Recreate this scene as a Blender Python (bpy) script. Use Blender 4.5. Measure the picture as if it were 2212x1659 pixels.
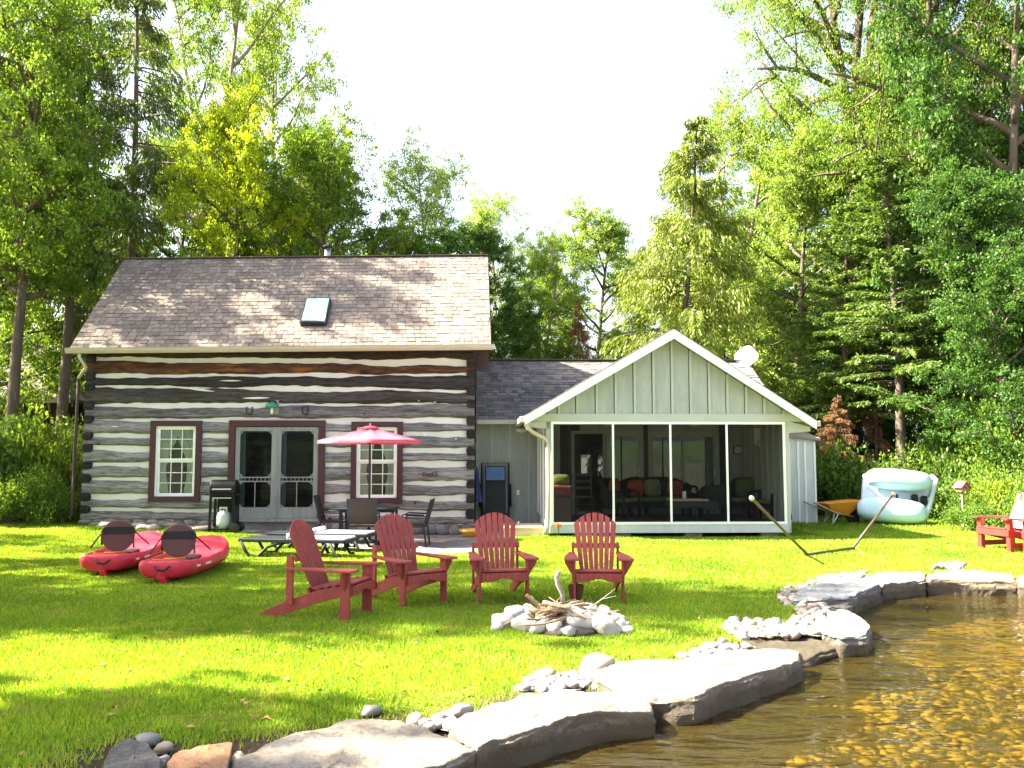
import bpy, math, random
import numpy as np
from mathutils import Vector, Matrix, noise as mnoise

random.seed(7)
for o in list(bpy.data.objects):
    bpy.data.objects.remove(o)
S = bpy.context.scene
COL = S.collection
PI = math.pi

# ------------------------------------------------------------------ camera, sky, sun, exposure
FPX, CX, CY, HOR = 1880.0, 1106.0, 829.5, 987.0      # measured on a 2212 px wide view of the photograph
CAMZ = 1.69
PITCH = math.atan((HOR - CY) / FPX)
cam_d = bpy.data.cameras.new('camera'); cam = bpy.data.objects.new('camera', cam_d); COL.objects.link(cam)
cam.location = (0, 0, CAMZ); cam.rotation_euler = (PI / 2 + PITCH, 0, 0)
cam_d.sensor_width = 36.0; cam_d.lens = 36.0 * FPX / 2212.0
cam_d.clip_start = 0.05; cam_d.clip_end = 4000
S.camera = cam

SUN_EL, SUN_AZ = math.radians(43), math.radians(4)   # from the left, a touch behind the facades
world = bpy.data.worlds.new('World'); S.world = world; world.use_nodes = True
wn = world.node_tree; wn.nodes.clear()
sky = wn.nodes.new('ShaderNodeTexSky'); sky.sky_type = 'NISHITA'; sky.sun_disc = False
sky.sun_elevation = SUN_EL; sky.sun_rotation = math.radians(274)
sky.air_density = 1.0; sky.dust_density = 4.0; sky.ozone_density = 1.0; sky.altitude = 100
hsv = wn.nodes.new('ShaderNodeHueSaturation'); hsv.inputs['Saturation'].default_value = 0.68   # bright summer haze
bgn = wn.nodes.new('ShaderNodeBackground'); bgn.inputs[1].default_value = 0.067
wo = wn.nodes.new('ShaderNodeOutputWorld')
wn.links.new(sky.outputs[0], hsv.inputs['Color']); wn.links.new(hsv.outputs[0], bgn.inputs[0]); wn.links.new(bgn.outputs[0], wo.inputs[0])

sd = bpy.data.lights.new('sun', 'SUN'); sd.energy = 5.0; sd.angle = math.radians(0.55); sd.color = (1.0, 0.91, 0.70)
sun = bpy.data.objects.new('sun', sd); COL.objects.link(sun)
trav = Vector((math.cos(SUN_AZ) * math.cos(SUN_EL), -math.sin(SUN_AZ) * math.cos(SUN_EL), -math.sin(SUN_EL)))
sun.rotation_euler = trav.to_track_quat('-Z', 'Y').to_euler(); sun.location = (-30, 10, 40)

S.render.engine = 'CYCLES'
S.view_settings.view_transform = 'Standard'; S.view_settings.look = 'None'
S.view_settings.exposure = 3.08; S.view_settings.gamma = 1.0
S.cycles.max_bounces = 7; S.cycles.diffuse_bounces = 3; S.cycles.glossy_bounces = 3
S.cycles.transmission_bounces = 5; S.cycles.transparent_max_bounces = 12
S.cycles.sample_clamp_indirect = 6.0
S.cycles.use_denoising = True

# ------------------------------------------------------------------ geometry of the place
def ray(vx, vy):
    a, b = (vx - CX) / FPX, -(vy - CY) / FPX
    c, s = math.cos(PITCH), math.sin(PITCH)
    return Vector((a, c - b * s, s + b * c))
def P(vx, vy, Y):
    d = ray(vx, vy); t = Y / d.y
    return Vector((d.x * t, Y, CAMZ + d.z * t))
def G(vx, vy, z=0.0):
    d = ray(vx, vy); t = (z - CAMZ) / d.z
    return Vector((d.x * t, d.y * t, z))
TH = math.radians(2.0)
E1 = Vector((math.cos(TH), math.sin(TH), 0)); E2 = Vector((-math.sin(TH), math.cos(TH), 0))
FO = Vector((-9.655, 19.693, 0))                      # cabin's front left corner
def fm(vx, vy, v=0.0):
    """point of the facade plane at depth v behind the cabin front: (u along it, height)"""
    d = ray(vx, vy); c = Vector((0, 0, CAMZ))
    t = (v + (FO - c).dot(E2)) / d.dot(E2)
    p = c + d * t
    return (p - FO).dot(E1), p.z
def fw(u, v, w=0.0):
    return FO + E1 * u + E2 * v + Vector((0, 0, w))

def sstep(a, b, x):
    t = np.clip((x - a) / (b - a), 0, 1); return t * t * (3 - 2 * t)
def zg(x, y):
    x = np.asarray(x, float); y = np.asarray(y, float)
    side = np.interp(x, [-11, -1.5, 1.2, 9, 30], [0.22, -0.10, 0.03, 0.0, 0.1])
    return side * sstep(12.0, 18.5, y) + 0.018 * np.sin(x * 0.9 + 0.4 * y) * np.cos(y * 0.7) + 0.25 * sstep(24, 60, y)
def gz(x, y): return float(zg(x, y))

# ------------------------------------------------------------------ node materials
def _n(nt, kind, **kw):
    n = nt.nodes.new('ShaderNode' + kind)
    for k, v in kw.items(): setattr(n, k, v)
    return n
def rgba(c, f=1.0): return (min(1, c[0] * f), min(1, c[1] * f), min(1, c[2] * f), 1)
def mat0(name):
    m = bpy.data.materials.new(name); m.use_nodes = True; m.node_tree.nodes.clear()
    nt = m.node_tree; out = _n(nt, 'OutputMaterial'); return m, nt, out
def coords(nt, stretch=(1, 1, 1), world=False):
    mp = _n(nt, 'Mapping'); mp.inputs['Scale'].default_value = stretch
    if world:
        g = _n(nt, 'NewGeometry'); nt.links.new(g.outputs['Position'], mp.inputs[0])
    else:
        t = _n(nt, 'TexCoord'); nt.links.new(t.outputs['Object'], mp.inputs[0])
    return mp.outputs[0]
def noise_tex(nt, vec, scale, detail=5, rough=0.6, dist=0.0):
    n = _n(nt, 'TexNoise'); n.inputs['Scale'].default_value = scale; n.inputs['Detail'].default_value = detail
    n.inputs['Roughness'].default_value = rough; n.inputs['Distortion'].default_value = dist
    nt.links.new(vec, n.inputs['Vector']); return n.outputs['Fac']
def ramp(nt, fac, stops):
    r = _n(nt, 'ValToRGB'); e = r.color_ramp.elements
    while len(e) < len(stops): e.new(0.5)
    for i, (p, c) in enumerate(stops): e[i].position = p; e[i].color = c if len(c) == 4 else (*c, 1)
    nt.links.new(fac, r.inputs[0]); return r.outputs[0]
def mixc(nt, fac, a, b, mode='MIX'):
    m = _n(nt, 'Mix', data_type='RGBA', blend_type=mode)
    for s, v in ((0, fac), (6, a), (7, b)):
        if hasattr(v, 'is_output'): nt.links.new(v, m.inputs[s])
        elif s == 0: m.inputs[0].default_value = v
        else: m.inputs[s].default_value = v if len(v) == 4 else (*v, 1)
    return m.outputs[2]
def math_n(nt, op, a, b=None):
    m = _n(nt, 'Math', operation=op)
    for i, v in enumerate((a, b)):
        if v is None: continue
        if hasattr(v, 'is_output'): nt.links.new(v, m.inputs[i])
        else: m.inputs[i].default_value = v
    return m.outputs[0]
def rnd(nt):
    g = _n(nt, 'NewGeometry'); o = _n(nt, 'ObjectInfo')
    return math_n(nt, 'FRACT', math_n(nt, 'ADD', g.outputs['Random Per Island'], o.outputs['Random']))

def pm(name, col, rough=0.6, var=0.15, scale=5.0, bump=0.1, bscale=40.0, stretch=(1, 1, 1), metallic=0.0,
       col2=None, thr=(0.55, 0.7), spec=0.4, piece=0.0, world=False, coat=0.0, trans=0.0):
    m, nt, out = mat0(name)
    b = _n(nt, 'BsdfPrincipled'); nt.links.new(b.outputs[0], out.inputs[0])
    vec = coords(nt, stretch, world)
    f = noise_tex(nt, vec, scale)
    c = ramp(nt, f, [(0.25, rgba(col, 1 - var)), (0.75, rgba(col, 1 + var))])
    if col2:
        f2 = noise_tex(nt, vec, scale * 2.3, 6, 0.7)
        c = mixc(nt, ramp(nt, f2, [(thr[0], (0, 0, 0)), (thr[1], (1, 1, 1))]), c, col2)
    if piece:
        r = rnd(nt); k = ramp(nt, r, [(0, (1 - piece,) * 3), (1, (1 + piece,) * 3)])
        c = mixc(nt, 1.0, c, k, 'MULTIPLY')
    nt.links.new(c, b.inputs['Base Color'])
    b.inputs['Roughness'].default_value = rough; b.inputs['Metallic'].default_value = metallic
    b.inputs['Specular IOR Level'].default_value = spec; b.inputs['Coat Weight'].default_value = coat
    if bump:
        bp = _n(nt, 'Bump'); bp.inputs['Strength'].default_value = min(1, bump * 2); bp.inputs['Distance'].default_value = 0.02
        nt.links.new(noise_tex(nt, vec, bscale, 6, 0.65), bp.inputs['Height']); nt.links.new(bp.outputs[0], b.inputs['Normal'])
    if trans:
        tr = _n(nt, 'BsdfTranslucent'); nt.links.new(c, tr.inputs[0]); mx = _n(nt, 'MixShader'); mx.inputs[0].default_value = trans
        nt.links.new(b.outputs[0], mx.inputs[1]); nt.links.new(tr.outputs[0], mx.inputs[2]); nt.links.new(mx.outputs[0], out.inputs[0])
    return m

def leaf_mat(name, c1, c2, c3, transl=0.45, gloss=0.015, big=0.25, dry=None):
    """leaves: diffuse + translucent, hue drifting from leaf to leaf and over branches"""
    m, nt, out = mat0(name)
    g = _n(nt, 'NewGeometry')
    c = ramp(nt, g.outputs['Random Per Island'], [(0.0, c1), (0.55, c2), (1.0, c3)])
    f = noise_tex(nt, coords(nt, (1, 1, 1), True), 0.55, 2, 0.5)
    c = mixc(nt, 1.0, c, ramp(nt, f, [(0.3, (1 - big, 1 - big * 0.8, 1 - big)), (0.7, (1 + big, 1 + big, 1 + big))]), 'MULTIPLY')
    if dry:
        fd = noise_tex(nt, coords(nt, (1, 1, 1), True), 2.1, 6, 0.7); c = mixc(nt, ramp(nt, fd, [(0.52, (0, 0, 0)), (0.68, (0.75, 0.75, 0.75))]), c, dry)
    d = _n(nt, 'BsdfDiffuse'); t = _n(nt, 'BsdfTranslucent'); gl = _n(nt, 'BsdfGlossy'); gl.inputs['Roughness'].default_value = 0.5
    gl.inputs[0].default_value = (0.9, 0.95, 0.85, 1)
    nt.links.new(c, d.inputs[0])
    tc = mixc(nt, 1.0, c, (1.5, 1.35, 0.7, 1), 'MULTIPLY'); nt.links.new(tc, t.inputs[0])
    a = _n(nt, 'MixShader'); a.inputs[0].default_value = transl
    nt.links.new(d.outputs[0], a.inputs[1]); nt.links.new(t.outputs[0], a.inputs[2])
    b = _n(nt, 'MixShader'); b.inputs[0].default_value = gloss
    nt.links.new(a.outputs[0], b.inputs[1]); nt.links.new(gl.outputs[0], b.inputs[2]); nt.links.new(b.outputs[0], out.inputs[0])
    return m

M = {}
M['leaf_mid'] = leaf_mat('leaf_mid', (0.068, 0.14, 0.018), (0.125, 0.22, 0.025), (0.24, 0.31, 0.04))
M['leaf_dark'] = leaf_mat('leaf_dark', (0.025, 0.07, 0.014), (0.048, 0.115, 0.019), (0.09, 0.17, 0.028))
M['leaf_lime'] = leaf_mat('leaf_lime', (0.18, 0.29, 0.015), (0.30, 0.40, 0.018), (0.46, 0.47, 0.025), 0.5)
M['leaf_yellow'] = leaf_mat('leaf_yellow', (0.09, 0.17, 0.015), (0.16, 0.24, 0.02), (0.26, 0.31, 0.03))
M['leaf_pale'] = leaf_mat('leaf_pale', (0.12, 0.21, 0.035), (0.20, 0.29, 0.055), (0.30, 0.38, 0.09), 0.4, 0.015)
M['leaf_shrub'] = leaf_mat('leaf_shrub', (0.05, 0.11, 0.016), (0.09, 0.17, 0.024), (0.17, 0.24, 0.04))
M['needle_gold'] = leaf_mat('needle_gold', (0.08, 0.14, 0.02), (0.15, 0.20, 0.025), (0.26, 0.28, 0.03), 0.3, 0.03)
M['needle_dark'] = leaf_mat('needle_dark', (0.04, 0.075, 0.02), (0.07, 0.11, 0.025), (0.12, 0.15, 0.03), 0.3, 0.03)
M['needle_green'] = leaf_mat('needle_green', (0.055, 0.12, 0.022), (0.10, 0.17, 0.03), (0.17, 0.23, 0.04), 0.3, 0.03)
M['needle_dead'] = leaf_mat('needle_dead', (0.12, 0.06, 0.03), (0.21, 0.10, 0.045), (0.30, 0.17, 0.08), 0.3, 0.02)
M['grass'] = leaf_mat('grass_blade', (0.10, 0.22, 0.018), (0.20, 0.33, 0.022), (0.38, 0.43, 0.05), 0.45, 0.015, 0.3, (0.33, 0.31, 0.08))
M['bark'] = pm('bark', (0.10, 0.075, 0.06), 0.9, 0.35, 6, 0.5, 18, (1, 1, 0.25), col2=(0.2, 0.17, 0.14), world=False)
M['bark_pale'] = pm('bark_pale', (0.22, 0.18, 0.15), 0.9, 0.3, 5, 0.4, 16, (1, 1, 0.3), col2=(0.09, 0.08, 0.06))

# ------------------------------------------------------------------ mesh helpers
class MB:
    def __init__(s): s.v = []; s.f = []
    def add(s, vs, fs):
        n = len(s.v); s.v += [tuple(v) for v in vs]; s.f += [tuple(i + n for i in f) for f in fs]; return s
    def box(s, x0, x1, y0, y1, z0, z1):
        return s.add([(x0, y0, z0), (x1, y0, z0), (x1, y1, z0), (x0, y1, z0), (x0, y0, z1), (x1, y0, z1), (x1, y1, z1), (x0, y1, z1)],
                     [(0, 3, 2, 1), (4, 5, 6, 7), (0, 1, 5, 4), (1, 2, 6, 5), (2, 3, 7, 6), (3, 0, 4, 7)])
    def beam(s, a, b, w, t, up=(0, 0, 1)):
        a, b = Vector(a), Vector(b); d = (b - a).normalized(); up = Vector(up)
        if abs(d.dot(up)) > 0.98: up = Vector((0, 1, 0))
        r = d.cross(up).normalized(); u = r.cross(d).normalized(); r *= w / 2; u *= t / 2
        return s.add([a - r - u, a + r - u, a + r + u, a - r + u, b - r - u, b + r - u, b + r + u, b - r + u],
                     [(0, 1, 2, 3), (7, 6, 5, 4), (0, 4, 5, 1), (1, 5, 6, 2), (2, 6, 7, 3), (3, 7, 4, 0)])
    def tube(s, pts, rad, n=8, cap=True):
        pts = [Vector(p) for p in pts]
        if not hasattr(rad, '__len__'): rad = [rad] * len(pts)
        rings = []; prev = None; vs = []; fs = []
        for i, p in enumerate(pts):
            d = (pts[min(i + 1, len(pts) - 1)] - pts[max(i - 1, 0)])
            d = d.normalized() if d.length > 1e-9 else Vector((0, 0, 1))
            ref = prev if prev is not None else (Vector((1, 0, 0)) if abs(d.x) < 0.9 else Vector((0, 1, 0)))
            x = (ref - d * ref.dot(d)).normalized(); y = d.cross(x); prev = x
            for k in range(n):
                a = 2 * PI * k / n; vs.append(p + (x * math.cos(a) + y * math.sin(a)) * rad[i])
        for i in range(len(pts) - 1):
            for k in range(n):
                k2 = (k + 1) % n; fs.append((i * n + k, i * n + k2, (i + 1) * n + k2, (i + 1) * n + k))
        if cap:
            fs.append(tuple(range(n - 1, -1, -1))); fs.append(tuple((len(pts) - 1) * n + k for k in range(n)))
        return s.add(vs, fs)
    def prism(s, poly, vec):
        n = len(poly); vec = Vector(vec); a = [Vector(p) for p in poly]
        fs = [tuple(range(n - 1, -1, -1)), tuple(range(n, 2 * n))]
        fs += [(i, (i + 1) % n, n + (i + 1) % n, n + i) for i in range(n)]
        return s.add(a + [p + vec for p in a], fs)
    def lathe(s, prof, c=(0, 0, 0), n=16, axis='z'):
        vs = []; fs = []
        for r, h in prof:
            for k in range(n):
                a = 2 * PI * k / n; q = (r * math.cos(a), r * math.sin(a), h)
                if axis == 'x': q = (q[2], q[0], q[1])
                if axis == 'y': q = (q[0], q[2], q[1])
                vs.append((q[0] + c[0], q[1] + c[1], q[2] + c[2]))
        for i in range(len(prof) - 1):
            for k in range(n):
                k2 = (k + 1) % n; fs.append((i * n + k, i * n + k2, (i + 1) * n + k2, (i + 1) * n + k))
        fs.append(tuple(range(n - 1, -1, -1))); fs.append(tuple((len(prof) - 1) * n + k for k in range(n)))
        return s.add(vs, fs)
    def sheet(s, grid):
        """grid[i][j] of points -> quads"""
        r, c = len(grid), len(grid[0]); vs = [p for row in grid for p in row]
        return s.add(vs, [(i * c + j, i * c + j + 1, (i + 1) * c + j + 1, (i + 1) * c + j) for i in range(r - 1) for j in range(c - 1)])
    def mesh(s, name, smooth=False):
        me = bpy.data.meshes.new(name); me.from_pydata(s.v, [], s.f); me.update()
        if smooth: me.polygons.foreach_set('use_smooth', [True] * len(me.polygons))
        return me
    def build(s, name, mat, parent=None, smooth=False, bevel=0.0, loc=None, rz=None, fix=False):
        me = s.mesh(name, smooth or bevel > 0)
        if fix or bevel > 0:
            import bmesh
            bm = bmesh.new(); bm.from_mesh(me); bmesh.ops.recalc_face_normals(bm, faces=bm.faces); bm.to_mesh(me); bm.free()
        o = put(name, me, mat, parent)
        if loc is not None: o.location = loc
        if rz is not None: o.rotation_euler = (0, 0, rz)
        if bevel > 0:
            b = o.modifiers.new('bevel', 'BEVEL'); b.width = bevel; b.segments = 2; b.limit_method = 'ANGLE'; b.angle_limit = 0.6
            b.harden_normals = True
        return o
def put(name, me, mat=None, parent=None):
    o = bpy.data.objects.new(name, me)
    if mat is not None and not me.materials: me.materials.append(M[mat] if isinstance(mat, str) else mat)
    COL.objects.link(o)
    if parent is not None: o.parent = parent
    return o
def set_mat(o, mat):
    o.material_slots[0].link = 'OBJECT'; o.material_slots[0].material = M[mat]
def tag(o, label, cat, group=None):
    o['label'] = label; o['category'] = cat
    if group: o['group'] = group
    return o
def thing(name, loc, rz, label, cat, group=None, scale=None):
    o = bpy.data.objects.new(name, None); o.empty_display_size = 0.2; COL.objects.link(o)
    o.location = loc; o.rotation_euler = (0, 0, rz)
    if scale is not None: o.scale = scale
    return tag(o, label, cat, group)
def kids(o): return [c for c in bpy.data.objects if c.parent == o]
def dup(root, loc, rz, label, children, scale=None, group=None):
    r = root.copy(); COL.objects.link(r); r.location = loc; r.rotation_euler = (0, 0, rz); r['label'] = label
    if group: r['group'] = group
    if scale is not None: r.scale = scale
    for ch, subs in children:
        c = ch.copy(); COL.objects.link(c); c.parent = r
        for g in subs:
            d = g.copy(); COL.objects.link(d); d.parent = c
    return r
def tree_of(root): return [(c, kids(c)) for c in kids(root)]
def np_mesh(name, verts, faces):
    """verts (n,3), faces (m,k) arrays -> mesh"""
    me = bpy.data.meshes.new(name); verts = np.asarray(verts, np.float32); faces = np.asarray(faces, np.int32)
    m, k = faces.shape
    me.vertices.add(len(verts)); me.vertices.foreach_set('co', verts.ravel())
    me.loops.add(m * k); me.loops.foreach_set('vertex_index', faces.ravel())
    me.polygons.add(m); me.polygons.foreach_set('loop_start', np.arange(0, m * k, k, dtype=np.int32))
    me.polygons.foreach_set('loop_total', np.full(m, k, np.int32))
    me.update(calc_edges=True); return me
def nz(x, y=0.0, z=0.0): return mnoise.noise(Vector((x, y, z)))
def inpoly(px, py, poly):
    px = np.asarray(px, float); py = np.asarray(py, float); ins = np.zeros(px.shape, bool); n = len(poly)
    for i in range(n):
        x0, y0 = poly[i][0], poly[i][1]; x1, y1 = poly[(i + 1) % n][0], poly[(i + 1) % n][1]
        if y0 == y1: continue
        c = ((y0 > py) != (y1 > py)) & (px < (x1 - x0) * (py - y0) / (y1 - y0) + x0); ins ^= c
    return ins
def dist_line(px, py, line):
    d = np.full(np.shape(px), 1e9)
    for (x0, y0), (x1, y1) in zip(line[:-1], line[1:]):
        dx, dy = x1 - x0, y1 - y0; t = np.clip(((px - x0) * dx + (py - y0) * dy) / (dx * dx + dy * dy + 1e-12), 0, 1)
        d = np.minimum(d, np.hypot(px - x0 - t * dx, py - y0 - t * dy))
    return d
# ------------------------------------------------------------------ the setting: land, lake, rocks
rng = np.random.default_rng(11)
def lawn_material():
    m, nt, out = mat0('lawn_soil'); b = _n(nt, 'BsdfPrincipled'); nt.links.new(b.outputs[0], out.inputs[0])
    v = coords(nt, (1, 1, 1), True)
    f = noise_tex(nt, v, 1.1, 8, 0.7); f2 = noise_tex(nt, v, 30, 4, 0.7)
    c = ramp(nt, f, [(0.3, (0.09, 0.15, 0.014)), (0.52, (0.15, 0.22, 0.016)), (0.72, (0.19, 0.21, 0.03))])
    c = mixc(nt, 1.0, c, ramp(nt, f2, [(0.3, (0.6, 0.6, 0.6)), (0.7, (1.3, 1.3, 1.3))]), 'MULTIPLY')
    a = _n(nt, 'VertexColor', layer_name='soil'); c = mixc(nt, a.outputs[0], c, (0.075, 0.055, 0.04))
    nt.links.new(c, b.inputs['Base Color']); b.inputs['Roughness'].default_value = 1.0; b.inputs['Specular IOR Level'].default_value = 0.0
    bp = _n(nt, 'Bump'); bp.inputs['Distance'].default_value = 0.03; nt.links.new(f2, bp.inputs['Height']); nt.links.new(bp.outputs[0], b.inputs['Normal'])
    return m
M['lawn'] = lawn_material()
def rock_material(name, a, b_, stain, wet_shade=True):
    m, nt, out = mat0(name); b = _n(nt, 'BsdfPrincipled'); nt.links.new(b.outputs[0], out.inputs[0])
    v = coords(nt, (1, 1, 1.6), True)
    f = noise_tex(nt, v, 2.2, 8, 0.68, 0.4); f2 = noise_tex(nt, v, 14, 8, 0.75); f3 = noise_tex(nt, v, 60, 4, 0.7)
    c = ramp(nt, f, [(0.32, a), (0.6, b_)])
    c = mixc(nt, ramp(nt, f2, [(0.48, (0, 0, 0)), (0.66, (0.9, 0.9, 0.9))]), c, stain)
    c = mixc(nt, 1.0, c, ramp(nt, f3, [(0.3, (0.75, 0.75, 0.75)), (0.7, (1.15, 1.15, 1.15))]), 'MULTIPLY')
    if wet_shade:                                          # algae and water stain where the lake laps, plus the flanks' shade painted in
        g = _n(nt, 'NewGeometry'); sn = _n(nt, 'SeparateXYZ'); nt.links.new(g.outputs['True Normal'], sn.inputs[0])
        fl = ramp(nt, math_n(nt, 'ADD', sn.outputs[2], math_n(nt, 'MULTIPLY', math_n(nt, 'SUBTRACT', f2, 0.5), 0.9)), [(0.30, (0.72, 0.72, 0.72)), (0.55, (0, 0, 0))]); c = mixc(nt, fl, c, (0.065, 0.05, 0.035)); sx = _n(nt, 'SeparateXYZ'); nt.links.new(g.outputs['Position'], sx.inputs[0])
        z = math_n(nt, 'ADD', sx.outputs[2], math_n(nt, 'MULTIPLY', math_n(nt, 'SUBTRACT', f2, 0.5), 0.25))
        c = mixc(nt, ramp(nt, math_n(nt, 'ADD', z, 0.5), [(0.47, (1, 1, 1)), (0.55, (0, 0, 0))]), c, (0.05, 0.038, 0.022))
    nt.links.new(c, b.inputs['Base Color']); b.inputs['Roughness'].default_value = 0.85
    bp = _n(nt, 'Bump'); bp.inputs['Strength'].default_value = 0.9; bp.inputs['Distance'].default_value = 0.03
    nt.links.new(math_n(nt, 'ADD', f2, math_n(nt, 'MULTIPLY', f3, 0.4)), bp.inputs['Height']); nt.links.new(bp.outputs[0], b.inputs['Normal'])
    return m
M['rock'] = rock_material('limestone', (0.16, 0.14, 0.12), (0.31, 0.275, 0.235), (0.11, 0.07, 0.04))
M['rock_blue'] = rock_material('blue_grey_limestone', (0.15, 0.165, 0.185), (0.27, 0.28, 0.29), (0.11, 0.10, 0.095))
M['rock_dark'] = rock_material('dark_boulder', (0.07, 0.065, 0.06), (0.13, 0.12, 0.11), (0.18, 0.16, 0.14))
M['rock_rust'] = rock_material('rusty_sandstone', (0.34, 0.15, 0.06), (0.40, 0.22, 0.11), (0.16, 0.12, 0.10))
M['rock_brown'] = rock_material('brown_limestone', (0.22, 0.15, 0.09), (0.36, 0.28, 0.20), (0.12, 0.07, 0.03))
M['cobble'] = pm('cobble', (0.26, 0.24, 0.225), 0.7, 0.12, 9, 0.12, 50, col2=(0.20, 0.16, 0.145), thr=(0.55, 0.75), piece=0.28)
M['bed_stone'] = pm('lake_bed_stone', (0.165, 0.13, 0.042), 0.8, 0.3, 9, 0.2, 40, col2=(0.13, 0.10, 0.035), piece=0.3)
M['lake_bed'] = pm('lake_bed_silt', (0.15, 0.115, 0.036), 0.9, 0.35, 1.6, 0.3, 25, col2=(0.11, 0.085, 0.027), world=True)
M['gravel'] = pm('gravel', (0.21, 0.195, 0.18), 0.95, 0.3, 3, 0.6, 90, col2=(0.12, 0.105, 0.095), world=True)

def water_material():
    m, nt, out = mat0('lake_water')
    v = coords(nt, (0.55, 1.5, 1), True)
    f = noise_tex(nt, v, 1.7, 3, 0.55, 0.6); f2 = noise_tex(nt, v, 6.5, 2, 0.5, 0.4)
    h = math_n(nt, 'ADD', f, math_n(nt, 'MULTIPLY', f2, 0.3))
    bp = _n(nt, 'Bump'); bp.inputs['Strength'].default_value = 0.7; bp.inputs['Distance'].default_value = 0.12
    nt.links.new(h, bp.inputs['Height'])
    fr = _n(nt, 'Fresnel'); fr.inputs['IOR'].default_value = 1.33; nt.links.new(bp.outputs[0], fr.inputs['Normal'])
    gl = _n(nt, 'BsdfGlossy'); gl.inputs['Roughness'].default_value = 0.02; gl.inputs[0].default_value = (1, 1, 1, 1); nt.links.new(bp.outputs[0], gl.inputs['Normal'])
    tr = _n(nt, 'BsdfTransparent'); tr.inputs[0].default_value = (0.88, 0.76, 0.36, 1)
    mu = _n(nt, 'BsdfDiffuse'); mu.inputs[0].default_value = (0.12, 0.088, 0.022, 1); mm = _n(nt, 'MixShader'); mm.inputs[0].default_value = 0.17      # suspended silt
    nt.links.new(tr.outputs[0], mm.inputs[1]); nt.links.new(mu.outputs[0], mm.inputs[2])
    mx = _n(nt, 'MixShader'); nt.links.new(fr.outputs[0], mx.inputs[0]); nt.links.new(mm.outputs[0], mx.inputs[1]); nt.links.new(gl.outputs[0], mx.inputs[2])
    nt.links.new(mx.outputs[0], out.inputs[0]); return m
M['water'] = water_material()

def g2(vx, vy, z=0.0): p = G(vx, vy, z); return (p.x, p.y)
SHORE = [(-75, 1.2), (-9, 2.4), (-3.6, 3.9), g2(330, 1652), g2(520, 1640), g2(800, 1600), g2(1000, 1590), g2(1150, 1540), g2(1340, 1515),
         g2(1450, 1475), g2(1560, 1430), g2(1610, 1390), g2(1700, 1372), g2(1785, 1345), g2(1780, 1310), g2(1800, 1285), g2(1870, 1258),
         g2(2000, 1243), g2(2212, 1252), (13, 12.0), (75, 14)]
LAND = SHORE + [(75, 46), (-75, 46)]
SLABS_W = [[g2(x, y, 0.05) for x, y in q] for q in ([(222, 1640), (245, 1602), (280, 1588), (325, 1606), (348, 1640)], [(358, 1640), (375, 1622), (440, 1606), (505, 1598), (500, 1640)], [(495, 1640), (560, 1602), (700, 1574), (810, 1542), (905, 1562), (985, 1590), (915, 1640)], [(965, 1580), (990, 1546), (1130, 1497), (1240, 1489), (1348, 1490), (1208, 1555)], [(1270, 1450), (1335, 1428), (1473, 1420), (1590, 1400), (1690, 1397), (1544, 1482)])]
def axis(segs):
    return np.unique(np.concatenate([np.linspace(a, b, n, endpoint=True) for a, b, n in segs]))
xs = axis([(-74, -12, 20), (-12, 13, 126), (13, 74, 20)]); ys = axis([(0.5, 3, 6), (3, 16, 88), (16, 26, 34), (26, 47, 18)])
GX, GY = np.meshgrid(xs, ys, indexing='ij')
ins = inpoly(GX, GY, LAND); dsh = dist_line(GX, GY, LAND + [LAND[0]])
GZ = zg(GX, GY) - np.where(ins, 0.04 * np.exp(-dsh / 0.25), np.minimum(1.7, 0.05 + dsh * 3.5))
V = np.stack([GX, GY, GZ], -1).reshape(-1, 3); ny = len(ys)
ii, jj = np.meshgrid(np.arange(len(xs) - 1), np.arange(ny - 1), indexing='ij')
F = np.stack([ii * ny + jj, (ii + 1) * ny + jj, (ii + 1) * ny + jj + 1, ii * ny + jj + 1], -1).reshape(-1, 4)
me = np_mesh('lawn', V, F); me.polygons.foreach_set('use_smooth', [True] * len(F))
soil = np.exp(-np.maximum(0, dist_line(GX, GY, SHORE) - 0.25) / 0.28) + sstep(22.5, 25.5, GY) + sstep(-9.8, -11.5, GX - 0.0 * GY) * sstep(14, 17, GY)
for sp in SLABS_W: soil = soil + 1.1 * np.exp(-np.maximum(0, dist_line(GX, GY, sp + [sp[0]]) - 0.10) / 0.13)
soil = np.clip(soil * (0.75 + 0.5 * rng.random(GX.shape)), 0, 1).reshape(-1)
ca = me.color_attributes.new('soil', 'FLOAT_COLOR', 'POINT')
ca.data.foreach_set('color', np.repeat(soil[:, None], 4, 1).astype(np.float32).ravel())
lawn = put('lawn', me, 'lawn'); lawn['kind'] = 'structure'

xs = axis([(-1800, -20, 8), (-20, 25, 91), (25, 1800, 8)]); ys = axis([(-1800, -12, 8), (-12, 16, 71), (16, 1800, 8)])
BX, BY = np.meshgrid(xs, ys, indexing='ij'); dl = dist_line(BX, BY, SHORE)
def bedz(x, y): return -0.34 - 0.09 * np.minimum(dist_line(np.asarray(x, float), np.asarray(y, float), SHORE), 14) + 0.03 * np.sin(np.asarray(x) * 2.1) * np.cos(np.asarray(y) * 1.7)
BZ = bedz(BX, BY); ny = len(ys)
ii, jj = np.meshgrid(np.arange(len(xs) - 1), np.arange(ny - 1), indexing='ij')
F = np.stack([ii * ny + jj, (ii + 1) * ny + jj, (ii + 1) * ny + jj + 1, ii * ny + jj + 1], -1).reshape(-1, 4)
lake_bed = put('lake_bed', np_mesh('lake_bed', np.stack([BX, BY, BZ], -1).reshape(-1, 3), F), 'lake_bed'); lake_bed['kind'] = 'structure'
water = MB().sheet([[(-1800, -1800, -0.11), (-1800, 1800, -0.11)], [(1800, -1800, -0.11), (1800, 1800, -0.11)]]).build('water', 'water', fix=True)
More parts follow.
